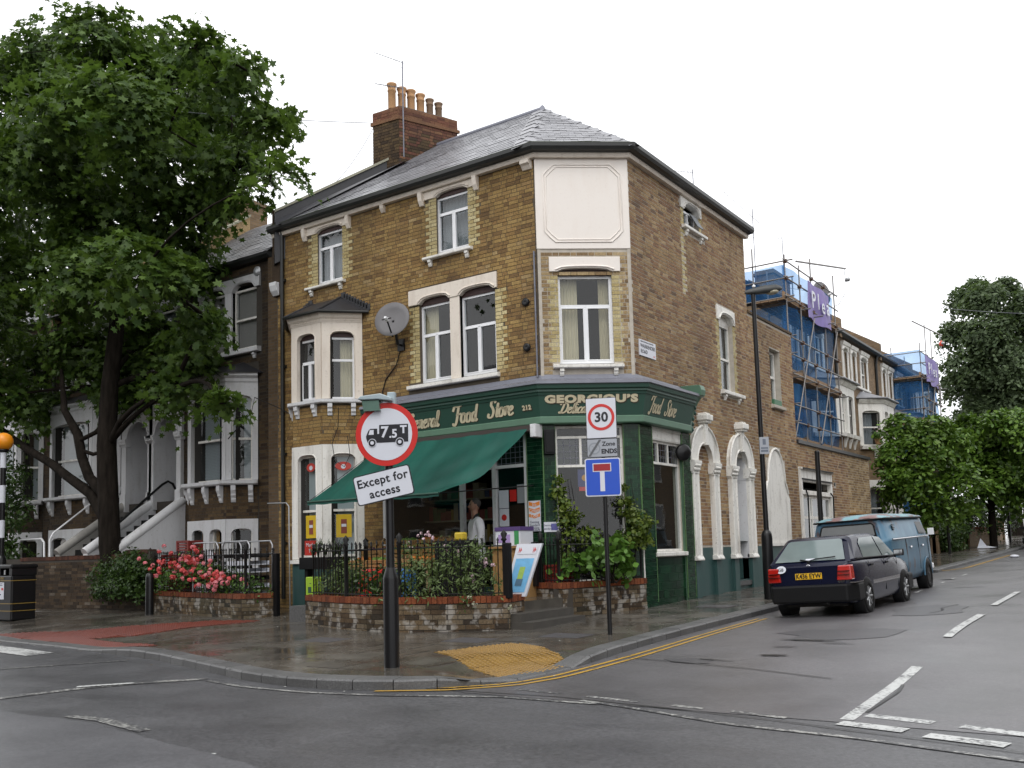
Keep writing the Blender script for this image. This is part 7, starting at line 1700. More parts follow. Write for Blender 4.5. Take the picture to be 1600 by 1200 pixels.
# litter bin
bx0, bx1, by0, by1 = -13.95, -12.84, -3.75, -3.2; z0 = pave_z(-13, -3.5)
bn = thing('litter_bin', 'black litter bin with gold bands and a white notice on the pavement', 'bin', (-13.3, -3.5, z0))
m = MB(); m.box(bx0, bx1, by0, by1, z0, z0 + .98); body = m.build('body', M['black'], bn, bevel=.03)
m = MB(); m.box(bx0 - .03, bx1 + .03, by0 - .03, by1 + .03, z0 + 1.13, z0 + 1.22); m.build('lid', M['black'], bn, bevel=.03)
m = MB()
for x in (bx0 + .05, -13.39, bx1 - .05): m.box(x - .06, x + .06, by0, by1, z0 + .98, z0 + 1.13)
m.build('lid_support', M['black'], bn)
gold = M_plain('gold_band', (.26, .17, .035), .4, var=.1)
for z in (.86, .36, .2): m = MB(); m.box(bx0 - .006, bx1 + .006, by0 - .006, by1 + .006, z0 + z, z0 + z + .014); m.build('band', gold, bn)
m = MB()
for x in (-13.6, -13.12): m.box(x - .03, x + .03, by0 - .012, by0, z0 + 1.0, z0 + 1.1)
m.build('aperture_plate', M['alu'], bn)
m = MB(); m.box(-13.42, -13.14, by0 - .012, by0 - .004, z0 + .46, z0 + .83); nb = m.build('notice', M['sign_white'], bn)
m = MB(); m.box(-13.24, -13.16, by0 - .014, by0 - .011, z0 + .66, z0 + .71); m.build('notice_mark', M['sign_red'], nb)
m = MB(); m.add([(-13.34, by0 - .014, z0 + .68), (-13.36, by0 - .014, z0 + .63), (-13.32, by0 - .014, z0 + .63)], [(0, 1, 2)]); m.box(-13.35, -13.33, by0 - .015, by0 - .012, z0 + .57, z0 + .63); m.box(-13.38, -13.26, by0 - .015, by0 - .012, z0 + .55, z0 + .575); m.build('notice_print', M_plain('print_navy', (.02, .025, .08), .5), nb)
for z in (.8, .765): m = MB(); m.box(-13.39, -13.2, by0 - .014, by0 - .011, z0 + z - .006, z0 + z + .006); m.build('notice_print', bpy.data.materials['print_navy'], nb)
text_obj('bin_lettering', 'Litter', .1, gold, bn, (-13.25, by0 - .008, z0 + .925), (1, 0, 0), (0, 0, 1), .001)
# street name plate
sn = thing('street_name_plate', 'white street name plate reading Warrender Road on the brick corner', 'street sign', FR.p(1.63, .02, 5))
FS = Frame((0.006, 0), (0, 1))
m = MB(); m.fbox(FS, 1.3, 1.98, .0, .02, 4.83, 5.14); pl = m.build('plate', M['sign_white'], sn)
for body, z, s_, b_ in (('LONDON BOROUGH OF ISLINGTON', 5.103, .033, .001), ('WARRENDER', 5.02, .098, .003), ('ROAD', 4.915, .098, .003)):
    text_obj('name_lettering', body, s_, M['sign_black'], pl, FS.p(1.34, .0205, z), (0, 1, 0), (0, 0, 1), .001, bold=b_, align='LEFT', xs=1.02 if s_ > .05 else .98)
text_obj('name_lettering', 'N19', .05, M['sign_red'], pl, FS.p(1.9, .0205, 4.87), (0, 1, 0), (0, 0, 1), .001)
# newspaper boards on the tiled pier
for nm, lab, F, u0, u1, z0, z1 in (('newspaper_sign', 'upright orange and white newspaper board fixed to the green tiled pier', FL, -1.66, -1.40, 1.56, 2.12), ('newspaper_sign', 'low wide white Evening Standard board fixed to the green tiled pier', FC, -.05, .22, 1.54, 1.72)):
    r_ = thing(nm, lab, 'newspaper board', F.p((u0 + u1) / 2, .1, z0), 'newspaper boards on the tiled pier')
    m = MB(); m.fbox(F, u0, u1, .085, .1, z0, z1); p = m.build('board', M['sign_white'], r_)
    if u0 < -1:
        for i, (a, b) in enumerate(((.8, .98), (.6, .78), (.42, .58))):
            k = MB(); zz0, zz1 = z0 + (z1 - z0) * a, z0 + (z1 - z0) * b; uc = (u0 + u1) / 2
            k.add([F.p(u0 + .01, .1015, zz1), F.p(u0 + .01, .1015, zz0 + .03), F.p(uc, .1015, zz0), F.p(u1 - .01, .1015, zz0 + .03), F.p(u1 - .01, .1015, zz1), F.p(uc, .1015, zz1 - .035)], [(0, 1, 2, 3, 4, 5)]); k.build('board_print', M_plain('print_orange_board', (.70, .22, .03), .5), p)
        for i, tx in enumerate(('Ice', 'Cream', 'Cold')): text_obj('board_lettering', tx, .085, M['sign_white'], p, F.p((u0 + u1) / 2, .103, z0 + (z1 - z0) * (.87, .68, .5)[i]), F.u, (0, 0, 1), .001)
        for i, tx in enumerate(('Evening', 'Standard')): text_obj('board_lettering', tx, .062, bpy.data.materials['print_navy'], p, F.p((u0 + u1) / 2, .102, z0 + (z1 - z0) * (.3, .2)[i]), F.u, (0, 0, 1), .001)
        for i, tx in enumerate(('Evening', 'Standard')): text_obj('board_lettering', tx, .062, bpy.data.materials['print_navy'], p, F.p((u0 + u1) / 2, .102, z0 + (z1 - z0) * (.11, .04)[i]), F.u, (0, 0, 1), .001)
    else:
        m = MB(); m.fbox(F, u0 + .13, u1 - .02, .1, .102, z0 + .03, z1 - .03); m.build('board_print', M_plain('print_violet', (.12, .12, .36), .5), p)
        text_obj('board_lettering', 'Evening', .05, bpy.data.materials['print_navy'], p, F.p(u0 + .065, .103, z0 + .12), F.u, (0, 0, 1), .001); text_obj('board_lettering', 'Standard', .05, bpy.data.materials['print_navy'], p, F.p(u0 + .065, .103, z0 + .06), F.u, (0, 0, 1), .001)
# awning: sagging green canvas between the shop head and a front bar
aw = thing('shop_awning', 'sagging dark green canvas awning over the shop entrance', 'awning', (-3.5, -1, 2.3))
t = NT('awning_canvas'); c = t.ramp(t.noise(1.5, 6, t.stretch(1, .35, .35)), [(.3, (.005, .065, .05)), (.7, (.014, .14, .105))]); t.bump(t.noise(90, 2), .2, .003)
t.fin(c, .5); tl = t.n('BsdfTranslucent'); t.l(c, tl.inputs['Color']); ms = t.n('MixShader'); ms.inputs[0].default_value = .35; t.l(t.b.outputs[0], ms.inputs[1]); t.l(tl.outputs[0], ms.inputs[2]); t.l(ms.outputs[0], t.o.inputs['Surface'])
TL, TR, BL, BR = Vector((-5.1, -.38, 3.40)), Vector((-1.42, -.42, 3.40)), Vector((-5.52, -1.92, 2.25)), Vector((-2.3, -1.9, 2.24))
N1, N2 = 44, 18; vs = []
for j in range(N2 + 1):
    v = j / N2
    for i in range(N1 + 1):
        u = i / N1; p = TL.lerp(TR, u).lerp(BL.lerp(BR, u), v)
        e = 4 * v * (1 - v)
        p = p + Vector((.16 * e * u ** 3, -.10 * e * u ** 2, -.06 * e - .10 * e * u ** 2))                       # belly of the slack right edge
        p += Vector((0, -.4, .8)) * (.03 * math.sin(u * 15 + v * 6 * u) * e * u ** 1.5 + .05 * u ** 3 * math.sin(v * 9 + u * 24) * e + .008 * math.sin(u * 41 - v * 7))
        vs.append(p)
m = MB(); m.add(vs, [(j * (N1 + 1) + i, (j + 1) * (N1 + 1) + i, (j + 1) * (N1 + 1) + i + 1, j * (N1 + 1) + i + 1) for j in range(N2) for i in range(N1)], True); m.build('canvas', t.m, aw)
m = MB(); m.tube([BL, BR], .022, 8); m.build('front_bar', M['green'], aw)
m = MB(); P_ = vs[-(N1 + 1):]; m.add([p for q in P_ for p in (q, q + Vector((0, -.004, -.06)))], [(2 * i, 2 * i + 2, 2 * i + 3, 2 * i + 1) for i in range(N1)], True); m.build('valance', t.m, aw)
m = MB(); m.box(-5.2, -1.42, -.30, -.05, 3.38, 3.49); m.build('roller_box', M_plain('roller_dusty_brown', (.05, .04, .035), .8), aw)
m = MB(); m.box(-1.42, -1.30, -.34, -.1, 3.26, 3.5); m.build('roller_bracket', M['lightgrey_paint'], aw, bevel=.01)
m = MB(); m.tube([(-5.36, -.05, 2.5), BL], .012, 6); m.tube([(-1.55, -.08, 2.4), BR], .012, 6); m.tube([(-5.45, -.1, 3.35), BL], .006, 5); m.build('awning_arm', M['iron'], aw)
# black cable loop hanging on the bay
m = MB(); m.tube([(-6.1, -.5, 4.3), (-6.12, -.5, 3.9), (-6.25, -.55, 3.55), (-6.2, -.52, 3.2), (-6.0, -.45, 3.05), (-5.9, -.38, 3.3), (-5.95, -.4, 3.7)], .008, 5); tag(m.build('loose_cable', M['black'], at=(-6.1, -.5, 4.3)), 'thin loose black cable dangling from the bay above the awning', 'cable')
m = MB(); m.tube([(-9.15, -.25, 4.55), (-9.1, -.2, 4.9), (-8.4, -.15, 4.6), (-8.0, -.1, 4.4)], .01, 5); m.tube([(-9.15, -.3, 4.5), (-9.6, -.55, 3.95)], .014, 5); tag(m.build('loose_cable', M['black'], at=(-9.15, -.3, 4.5)), 'sagging cable and bracket on the white bay of the house beside the shop', 'cable')
# ---------------------------------------------------------------- forecourt planters, steps, railings
def offpath(path, d):
    o = []
    for i, p in enumerate(path):
        a = Vector((*path[max(0, i - 1)], 0)); b = Vector((*path[min(len(path) - 1, i + 1)], 0)); t_ = (b - a).normalized(); o.append((p[0] - t_.y * d, p[1] + t_.x * d))
    return o
def planter(label, path, ztop, group='brick planters in front of the shop', seed=1, soil=None, limit=190):
    c = path[len(path) // 2]; root = thing('brick_planter', label, 'planter', (c[0], c[1], pave_z(*c)), group)
    bl = []; th = .22
    for a, b in zip(path, path[1:]):
        F = Frame(a, (b[0] - a[0], b[1] - a[1])); L = math.hypot(b[0] - a[0], b[1] - a[1]); z0 = min(pave_z(*a), pave_z(*b)) - .06
        m = MB(); m.fbox(F, 0, L, -th, 0, z0, ztop - .1); m.build('wall_core', M['mortar_d'], root)
        z0 = ztop - .105 - 6 * .077
        bricks(F, .003, L - .003, z0, ztop - .1, [], 'brick_wall', bl, .077, seed, False); seed += 1
        n = max(1, round(L / .083)); r = random.Random(seed)
        for i in range(n):
            m = MB(); u0, u1 = L * i / n + .004, L * (i + 1) / n - .004; d = r.uniform(-.006, .008); m.fbox(F, u0, u1, -th - .01, .018 + d, ztop - .098 + d * .5, ztop + d * .6)
            m.build('coping_brick', M['brick_coping'], root)
    place_bricks(root, bl, limit=limit, proud=.009)
    return root
PA = [(-4.62, -1.4), (-4.67, -2.77), (-3.3, -3.28), (-2.55, -3.44), (-1.91, -3.46), (-1.1, -3.2), (-.31, -2.72), (-.45, -2.1)]
PB = [(-1.1, -.75), (-.42, -1.0), (.12, 1.0)]
PC = [(-12.2, -.9), (-9.4, -1.75), (-7.02, -2.27), (-6.71, -1.69)]
z0 = .52
pA = planter('curved brick planter with orange coping in front of the shop, left of the steps', PA, .54, seed=11, limit=240)
pB = planter('short brick planter with orange coping by the cut corner, right of the steps', PB, .66, seed=31)
pC = planter('brick planter with orange coping under the pink rose bush', PC, .52, seed=51)
m = MB()
for P_, z in ((PA + [(-1.2, -1.9), (-3.5, -2.2)], .47), (PB + [(-.1, .6), (-.9, -.1)], .58), (PC + [(-7.5, -.9), (-11, -.4)], .45)): m.add([(x, y, z) for x, y in P_], [tuple(range(len(P_)))])
m.build('planter_soil', M['soil'], kind='structure')
# forecourt floor and steps
m = MB(); m.hexa([(-4.6, -2.3, .0), (-.45, -2.1, .0), (-.42, -.9, .0), (-4.6, 0, .0), (-4.6, -2.3, .42), (-.45, -2.1, .42), (-.42, -.9, .42), (-4.6, 0, .42)]); m.hexa([(-4.6, 0.0, 0), (-.42, -.9, 0), (-.2, .3, 0), (-1.35, .02, 0), (-4.6, 0, .419), (-.42, -.9, .419), (-.2, .3, .419), (-1.35, .02, .419)]); m.build('forecourt', M['paving'], kind='structure')
st = thing('entrance_steps', 'two worn stone steps between the brick planters up to the shop', 'steps', (-.3, -1.9, .05))
for i, (e, z) in enumerate(((.38, .14), (.16, .26))):
    m = MB(); m.hexa([(-.36 + e - .38, -2.68, -.1), (-.3 + e, -2.66, -.1), (-.36 + e, -1.02, -.1), (-.8 + e, -1.0, -.1), (-.36 + e - .38, -2.68, z), (-.3 + e, -2.66, z), (-.36 + e, -1.02, z), (-.8 + e, -1.0, z)]); m.build('step', M_plain('step_stone_dark', (.06, .055, .048), .45, var=.4, scale=7, bump=.2), st)
def railing(label, path, zb, zt, gap=.115, posts=True, finial=True, group='black spiked railings'):
    root = thing('iron_railing', label, 'railing', (*path[0], zb), group); pts = resample(path, gap)
    for zr in (zb + .05, zt - .14):
        m = MB(); m.tube([(x, y, zr) for x, y in path], .011, 6); m.build('rail', M['iron'], root)
    me = None
    for i, p in enumerate(pts):
        if me is None:
            m = MB(); h = zt - zb; m.lathe((0, 0, 0), [(.009, 0), (.009, h - .09), (.018, h - .085), (.009, h - .075), (.02, h - .04), (.0, h)], 6); o = m.build('bar', M['iron']); me = o.data; o.parent = root
        else: o = bpy.data.objects.new('bar', me); C.objects.link(o); o.parent = root
        o.location = (p.x - path[0][0], p.y - path[0][1], rnd.uniform(-.01, .01)); o.rotation_euler = (rnd.uniform(-.015, .015), rnd.uniform(-.015, .015), 0)
    if posts:
        for x, y in (path if len(path) < 4 else path[::2]):
            m = MB(); m.lathe((x, y, zb - .05), [(.026, 0), (.026, zt - zb - .02), (.05, zt - zb), (.03, zt - zb + .03), (.055, zt - zb + .09), (.0, zt - zb + .16)], 10); m.build('post', M['iron'], root)
    return root
railing('black spiked railing on the curved planter in front of the shop', offpath(PA, .11)[0:7], .53, 1.44)
railing('black spiked railing on the short planter by the cut corner', offpath(PB, .11), .65, 1.44)
railing('black spiked railing in front of the pink rose bush', offpath(PC, .11), .51, 1.43)
m = MB(); m.box(-6.72, -6.62, -1.74, -1.64, .02, 1.3); tag(m.build('gate_post', M['black'], at=(-6.67, -1.69, .05), bevel=.008), 'plain black post at the end of the rose planter by the open passage', 'post')
m = MB(); m.box(-.38, -.27, -2.76, -2.65, .5, 1.34); tag(m.build('gate_post', M['black'], at=(-.33, -2.7, .5), bevel=.01), 'broad black gate post at the left of the shop steps', 'post')
m = MB(); m.box(-1.12, -1.02, -.86, -.76, .6, 1.36); tag(m.build('gate_post', M['black'], at=(-1.07, -.8, .6), bevel=.01), 'broad black gate post at the right of the shop steps', 'post')
m = MB(); m.lathe((-10.55, -1.9, .0), [(.09, 0), (.09, .85), (.075, .93), (.04, .96)], 14); tag(m.build('bollard', M['black'], at=(-10.55, -1.9, 0)), 'stout black bollard in front of the rose planter', 'bollard')
# older front wall on the left with its crooked brick courses
ow = thing('front_garden_wall', 'old sooty brick front wall behind the litter bin, left of the hedge', 'wall', (-14.5, -1.2, .05)); bl = []
P0, P1 = (-20, -1.6), (-11.9, -.98); F = Frame(P0, (P1[0] - P0[0], P1[1] - P0[1])); L = math.hypot(P1[0] - P0[0], P1[1] - P0[1])
m = MB(); m.fbox(F, 0, L, -.22, 0, -.05, 1.36); m.fbox(F, L - .9, L, -.225, .002, 1.36, 1.46); m.build('wall_core', M['mortar_d'], ow)
M['brick_darkred'] = M_brick('brick_dark_red', [(0, (.05, .02, .014)), (1, (.11, .045, .028))], .6)
M['brick_oldwall'] = M_brick('brick_old_wall', [(0, (.028, .02, .015)), (.5, (.06, .04, .025)), (.85, (.09, .06, .035)), (1, (.15, .125, .1))], .6, (.025, .022, .018))
bricks(F, 3, L, .02, 1.3, [], 'brick_oldwall', bl, .077, 91, False); place_bricks(ow, bl, limit=230, proud=.008)
for i in range(int((L - 3) / .083)):
    m = MB(); u = 3 + i * .083; z = 1.36 if u < L - .9 else 1.46; m.fbox(F, u + .003, u + .08, -.235, .015, z - .06, z + .035 + rnd.uniform(-.006, .006)); m.build('coping_brick', M['brick_darkred'], ow)
# ---------------------------------------------------------------- things on the forecourt
def crate(label, x, y, z, wd, dp, ht, col, rz=0, group='plastic crates', n=5, name='plastic_crate'):
    root = thing(name, label, 'crate', (x, y, z), group, rz)
    m = MB(); t_ = .012
    for sx in (-1, 1):
        for k in range(n): m.box(sx * wd / 2 - t_, sx * wd / 2 + t_, -dp / 2, dp / 2, ht * (k + .12) / n, ht * (k + .72) / n)
        for sy in (-1, 1): m.box(sx * wd / 2 - .025, sx * wd / 2 + .025, sy * dp / 2 - .025, sy * dp / 2 + .025, 0, ht)
    for sy in (-1, 1):
        for k in range(n): m.box(-wd / 2, wd / 2, sy * dp / 2 - t_, sy * dp / 2 + t_, ht * (k + .12) / n, ht * (k + .72) / n)
        m.box(-wd / 2 - .02, wd / 2 + .02, sy * dp / 2 - .02, sy * dp / 2 + .02, ht - .03, ht)
    m.box(-wd / 2, wd / 2, -dp / 2, dp / 2, 0, .02)
    # local coordinates: build without parent offset
    me = bpy.data.meshes.new('basket'); me.from_pydata([tuple(v) for v in m.v], [], m.f); me.materials.append(col); o = bpy.data.objects.new('basket', me); C.objects.link(o); o.parent = root
    return root
red = M_plain('crate_red', (.17, .016, .012), .5, var=.25, scale=9); grc = M_plain('crate_green', (.03, .13, .05), .5)
for i, (x, ht) in enumerate(((-11.55, 1.15), (-11.1, 1.02), (-10.6, 1.22), (-10.15, 1.0), (-9.7, 1.1))):
    z = .12; k = 0
    while z < ht + .15:
        crate(('%s of the dark red crate stacks behind the roses, %s crate' % (('leftmost', 'second', 'middle', 'fourth', 'rightmost')[i], ('bottom', 'second', 'third', 'fourth', 'top')[min(k, 4)])), x, -.35 - .304 * (x + 12.2) + .05 * (i % 2), z, .43, .34, .3, red, rnd.uniform(-.06, .06), 'red crates stacked behind the roses'); z += .31; k += 1
for i, x in enumerate((-.95,)):
    for k in range(2): crate('red crate behind the short planter railing, %s one' % ('lower', 'upper')[k], x + .15, -.5, .43 + .27 * k, .34, .3, .26, red, rnd.uniform(-.1, .1), 'red crates beside the steps')
# roll cages behind the roses
for i, (x, lab) in enumerate(((-8.95, 'left grey steel roll cage loaded with white trays behind the roses'), (-7.95, 'right grey steel roll cage loaded with trays behind the roses'))):
    rc = thing('roll_cage', lab, 'roll cage', (x, -1.35, .1), 'roll cages behind the roses')
    for sy in (-.3, .3):
        m = MB(); m.tube([(x - .42, -1.35 + sy, .2), (x - .42, -1.35 + sy, 1.48), (x - .36, -1.35 + sy, 1.57), (x + .36, -1.35 + sy, 1.57), (x + .42, -1.35 + sy, 1.48), (x + .42, -1.35 + sy, .2)], .018, 6); m.tube([(x, -1.35 + sy, .2), (x, -1.35 + sy, 1.56)], .012, 5)
        for k in range(5): m.tube([(x - .42, -1.35 + sy, .35 + .24 * k), (x + .42, -1.35 + sy, .35 + .24 * k)], .006, 5)
        m.build('side_frame', M['steel'], rc)
    for k in range(7):
        m = MB(); z = .3 + k * .155; m.box(x - .37, x + .37, -1.6, -1.1, z, z + .02); m.box(x - .37, x + .37, -1.61, -1.59, z, z + .085); m.box(x - .37, x + .37, -1.11, -1.09, z, z + .085); m.build('tray', M['sign_white'] if k % 3 else M['plastic_dark'], rc)
    m = MB(); m.box(x - .44, x + .44, -1.7, -1.0, .2, .25)
    for sx in (-.38, .38): m.lathe((x + sx, -1.6, .15), [(.07, -.02), (.07, .02)], 10, (1, 0, 0))
    m.build('base', M['steel'], rc)
    if i == 0: m = MB(); m.box(x + .1, x + .3, -1.68, -1.665, 1.2, 1.4); m.build('cage_label', M['sign_white'], rc)
m = MB(); m.tube([(-7.5, -.6, .1), (-7.52, -.6, 2.3), (-7.6, -.6, 2.38), (-8.2, -.6, 2.4)], .014, 6); tag(m.build('bent_pipe', M['alu'], at=(-7.5, -.6, .1)), 'thin bent grey pipe standing in the dark passage left of the shop bay', 'pipe')
# A-board, boxes, tub
ab = thing('pavement_sign', 'leaning A-board with a blue ice lolly poster at the shop steps', 'sign', (-.5, -2.15, .45))
m = MB(); m.hexa([(-.70, -2.28, .5), (-.34, -2.22, .5), (-.34, -2.18, .5), (-.70, -2.24, .5), (-.55, -2.1, 1.32), (-.12, -2.03, 1.32), (-.12, -1.99, 1.32), (-.55, -2.06, 1.32)]); bd = m.build('board', M['sign_white'], ab)
def ABp(u, v, d=.006): a = Vector((-.70, -2.28, .5)).lerp(Vector((-.34, -2.22, .5)), u); b = Vector((-.55, -2.1, 1.32)).lerp(Vector((-.12, -2.03, 1.32)), u); p = a.lerp(b, v); return (p.x + d * .2, p.y - d, p.z + d * .2)
def abq(nm, u0, u1, v0, v1, mt, d): m = MB(); m.quad(ABp(u0, v0, d), ABp(u1, v0, d), ABp(u1, v1, d), ABp(u0, v1, d)); m.build(nm, mt, bd)
abq('poster', .12, .88, .08, .72, M_plain('poster_sky_blue', (.16, .42, .68), .4, var=.25, scale=12), .006)
abq('poster_lolly', .38, .62, .3, .56, M_plain('print_lime', (.32, .48, .10), .5, var=.3, scale=20), .009); abq('poster_lolly', .36, .66, .2, .33, M_plain('print_bluegrey', (.08, .16, .24), .5), .0105)
abq('poster_band', .12, .88, .8, .95, M['sign_white'], .007)
for u in (.14, .2, .72, .78): m = MB(); m.add([ABp(u, .82, .010), ABp(u + .07, .88, .010), ABp(u, .94, .010), ABp(u + .02, .88, .010)], [(0, 1, 2, 3)]); m.build('poster_mark', M['sign_red'], bd)
abq('poster_mark', .1, .2, .02, .12, M['sign_red'], .012)
cb_ = thing('cardboard_box', 'white and purple printed fruit box on the stand inside the railing', 'box', (-1.4, -1.0, 1.3))
m = MB(); m.box(-1.66, -1.14, -1.15, -.75, 1.3, 1.58); m.build('box', M['sign_white'], cb_, bevel=.006)
m = MB(); m.box(-1.67, -1.13, -1.16, -.74, 1.56, 1.63); m.build('lid', M_plain('card_purple', (.08, .045, .16), .6), cb_)
m = MB(); m.box(-1.6, -1.35, -1.156, -1.15, 1.36, 1.5); m.build('box_print', M_plain('print_lilac', (.35, .25, .5), .6), cb_); m = MB(); m.box(-1.26, -1.17, -1.157, -1.15, 1.32, 1.56); m.build('box_print', M_plain('print_green', (.04, .25, .08), .6), cb_)
m = MB(); m.box(-1.7, -1.1, -1.2, -.7, .42, 1.29); m.box(-1.75, -1.05, -1.25, -.65, 1.26, 1.295); sd_ = m.build('stand', M['wood_ply'], at=(-1.4, -1, .42)); tag(sd_, 'plain wooden display stand carrying the purple lidded box', 'stand')
gt = thing('green_tub', 'lime green plastic tub on the passage floor by the planter', 'tub', (-5.05, -2.2, .3))
m = MB(); m.box(-5.16, -4.94, -2.32, -2.12, .32, .84); m.build('tub', M_plain('plastic_lime', (.28, .45, .03), .4), gt, bevel=.015); m = MB(); m.box(-5.09, -5.01, -2.325, -2.32, .55, .66); m.build('print', M['green'], gt)
m = MB(); m.box(-5.4, -4.8, -2.5, -1.9, .0, .32); tag(m.build('doorstep_block', M['kerb'], at=(-5.1, -2.2, 0)), 'low stone block under the lime green tub', 'block')
# fruit display: sloping crates with fruit on trestles
fc = {n: M_plain('fruit_' + n, c, .4, var=.2) for n, c in (('orange', (.5, .16, .02)), ('red', (.35, .03, .02)), ('green', (.12, .22, .03)), ('yellow', (.5, .36, .03)), ('brown', (.2, .12, .05)), ('plum', (.09, .02, .05)))}
i = 0
for row, (y, z) in enumerate(((-1.25, .98), (-.8, 1.16), (-.4, 1.34))):
    for k, x in enumerate((-4.75, -4.25, -3.75, -3.25)):
        col = list(fc)[(row * 5 + k * 2 + row * k) % 6]
        ct_ = crate('%s crate of %s coloured fruit on the %s row of the shop display' % (('first', 'second', 'third', 'fourth')[k], col, ('front', 'middle', 'back')[row]), x, y, z, .46, .38, .14, M['wood_ply'], 0, 'fruit crates of the shop display', 2, 'fruit_crate')
        m = MB(); r = random.Random(i); i += 1
        for q in range(26): m.ball((x + r.uniform(-.19, .19), y + r.uniform(-.15, .15), z + .13 + r.uniform(-.02, .03)), .042, 7)
        m.build('fruit', fc[col], ct_, kind='stuff')
tt = thing('display_trestle', 'stepped wooden trestle holding the fruit crates in front of the shop', 'trestle', (-4, -.8, .42))
m = MB()
for y, z in ((-1.25, .97), (-.8, 1.15), (-.4, 1.33)): m.box(-5.05, -2.95, y - .2, y + .2, z - .03, z)
for x in (-5.0, -3.0):
    for y, z in ((-1.4, .95), (-.25, 1.3)): m.box(x - .03, x + .03, y - .03, y + .03, .42, z)
m.build('shelf', M['board'], tt)
for x, y, z, mt, lab in ((-3.55, -1.55, .43, 'print_bl', 'blue plastic sack slumped behind the planter railing'), (-4.1, -1.6, .43, 'sign_red', 'red printed carton behind the planter railing')):
    M.setdefault('print_bl', M_plain('plastic_blue', (.04, .16, .45), .45)); m = MB(); m.box(x - .28, x + .28, y - .16, y + .16, z, z + .52); tag(m.build('carton', M[mt], at=(x, y, z), bevel=.03), lab, 'carton')
m = MB(); m.box(-2.15, -1.97, -1.7, -1.54, 1.42, 1.56); tag(m.build('yellow_bucket', fc['yellow'], at=(-2.05, -1.6, 1.42), bevel=.03), 'yellow bucket on top of the flower stand beside the shopkeeper', 'bucket')
m = MB(); m.box(-2.5, -1.85, -1.8, -1.4, .42, 1.419); tag(m.build('flower_stand', M['plastic_dark'], at=(-2.1, -1.6, .42)), 'dark stand under the yellow bucket behind the railing', 'stand')
# ---------------------------------------------------------------- foliage
MAPLE = np.array([(0, -.5), (.12, -.18), (.46, -.22), (.3, .02), (.5, .25), (.2, .2), (0, .55), (-.2, .2), (-.5, .25), (-.3, .02), (-.46, -.22), (-.12, -.18)])
OVAL = np.array([(0, -.5), (.22, -.2), (.24, .1), (0, .5), (-.24, .1), (-.22, -.2)])
NARROW = np.array([(0, -.5), (.09, -.1), (.07, .2), (0, .5), (-.07, .2), (-.09, -.1)])
def leaves(name, cen, nor, size, shape, mats, parent, kind='stuff', rs=None, mid=None, droop=.12):
    rs = rs or np.random.RandomState(1); N = len(cen); k = len(shape)
    nor = nor / np.maximum(1e-6, np.linalg.norm(nor, axis=1))[:, None]
    a = rs.normal(size=(N, 3)); t1 = np.cross(nor, a); t1 /= np.maximum(1e-6, np.linalg.norm(t1, axis=1))[:, None]; t2 = np.cross(nor, t1)
    sz = size * rs.uniform(.65, 1.25, N)
    v = cen[:, None, :] + sz[:, None, None] * (shape[None, :, 0, None] * t1[:, None, :] + shape[None, :, 1, None] * t2[:, None, :] - droop * (np.abs(shape[None, :, 0, None]) * 1.2 + shape[None, :, 1, None] ** 2) * nor[:, None, :])
    off = Vector((0, 0, 0)); q = parent
    while q is not None: off = off + q.location; q = q.parent
    v = (v.reshape(-1, 3) - np.array(off)).astype(np.float32)
    me = bpy.data.meshes.new(name); me.vertices.add(N * k); me.vertices.foreach_set('co', v.ravel())
    me.loops.add(N * k); me.loops.foreach_set('vertex_index', np.arange(N * k, dtype=np.int32))
    me.polygons.add(N); me.polygons.foreach_set('loop_start', np.arange(0, N * k, k, dtype=np.int32)); me.polygons.foreach_set('loop_total', np.full(N, k, dtype=np.int32))
    if not isinstance(mats, (list, tuple)): mats = [mats]
    for mt in mats: me.materials.append(mt)
    if len(mats) > 1:
        me.polygons.foreach_set('material_index', (mid if mid is not None else rs.randint(0, len(mats), N)).astype(np.int32))
    me.update(); me.validate()
    o = bpy.data.objects.new(name, me); C.objects.link(o); o.parent = parent
    if kind: o['kind'] = kind
    return o
def crown_pts(blobs, dens, rs, spray=.42, per=26, up=.75, surf=.55):
    """sprays of leaves through blobs: flat tilted fans, more of them towards the outside"""
    cs = []; ns = []
    for bx, by, bz, br in blobs:
        n = max(5, int(dens * br ** 2))
        d = rs.normal(size=(n, 3)); d /= np.linalg.norm(d, axis=1)[:, None]; rr = br * rs.uniform(surf, 1.08, n) ** .8
        c = np.array((bx, by, bz)) + d * rr[:, None] * np.array((1, 1, .82))
        nn = d * .75 + np.array((0, 0, up)) + rs.normal(size=(n, 3)) * .25; nn /= np.linalg.norm(nn, axis=1)[:, None]
        for i in range(n):
            p = max(3, int(per * rs.uniform(.5, 1.4))); q = rs.normal(size=(p, 3)); q -= (q @ nn[i])[:, None] * nn[i]
            q *= spray * rs.uniform(.5, 1.0) / 1.6; r2 = np.linalg.norm(q, axis=1)
            cs.append(c[i] + q + nn[i] * rs.normal(size=(p, 1)) * .05 - np.array((0, 0, 1)) * (r2 ** 2)[:, None] * .5)
            ns.append(nn[i] + rs.normal(size=(p, 3)) * .38)
    return np.vstack(cs), np.vstack(ns)
def limb(m, a, b, r0, r1, bend=.3, n=6, seed=0):
    r = random.Random(seed); a, b = Vector(a), Vector(b); pts = []
    s = Vector((r.uniform(-1, 1), r.uniform(-1, 1), r.uniform(.2, 1))) * bend
    for i in range(n + 1): t_ = i / n; pts.append(a.lerp(b, t_) + s * math.sin(math.pi * t_) * (b - a).length * .18)
    m.tube(pts, [r0 + (r1 - r0) * (i / n) for i in range(n + 1)], 8)
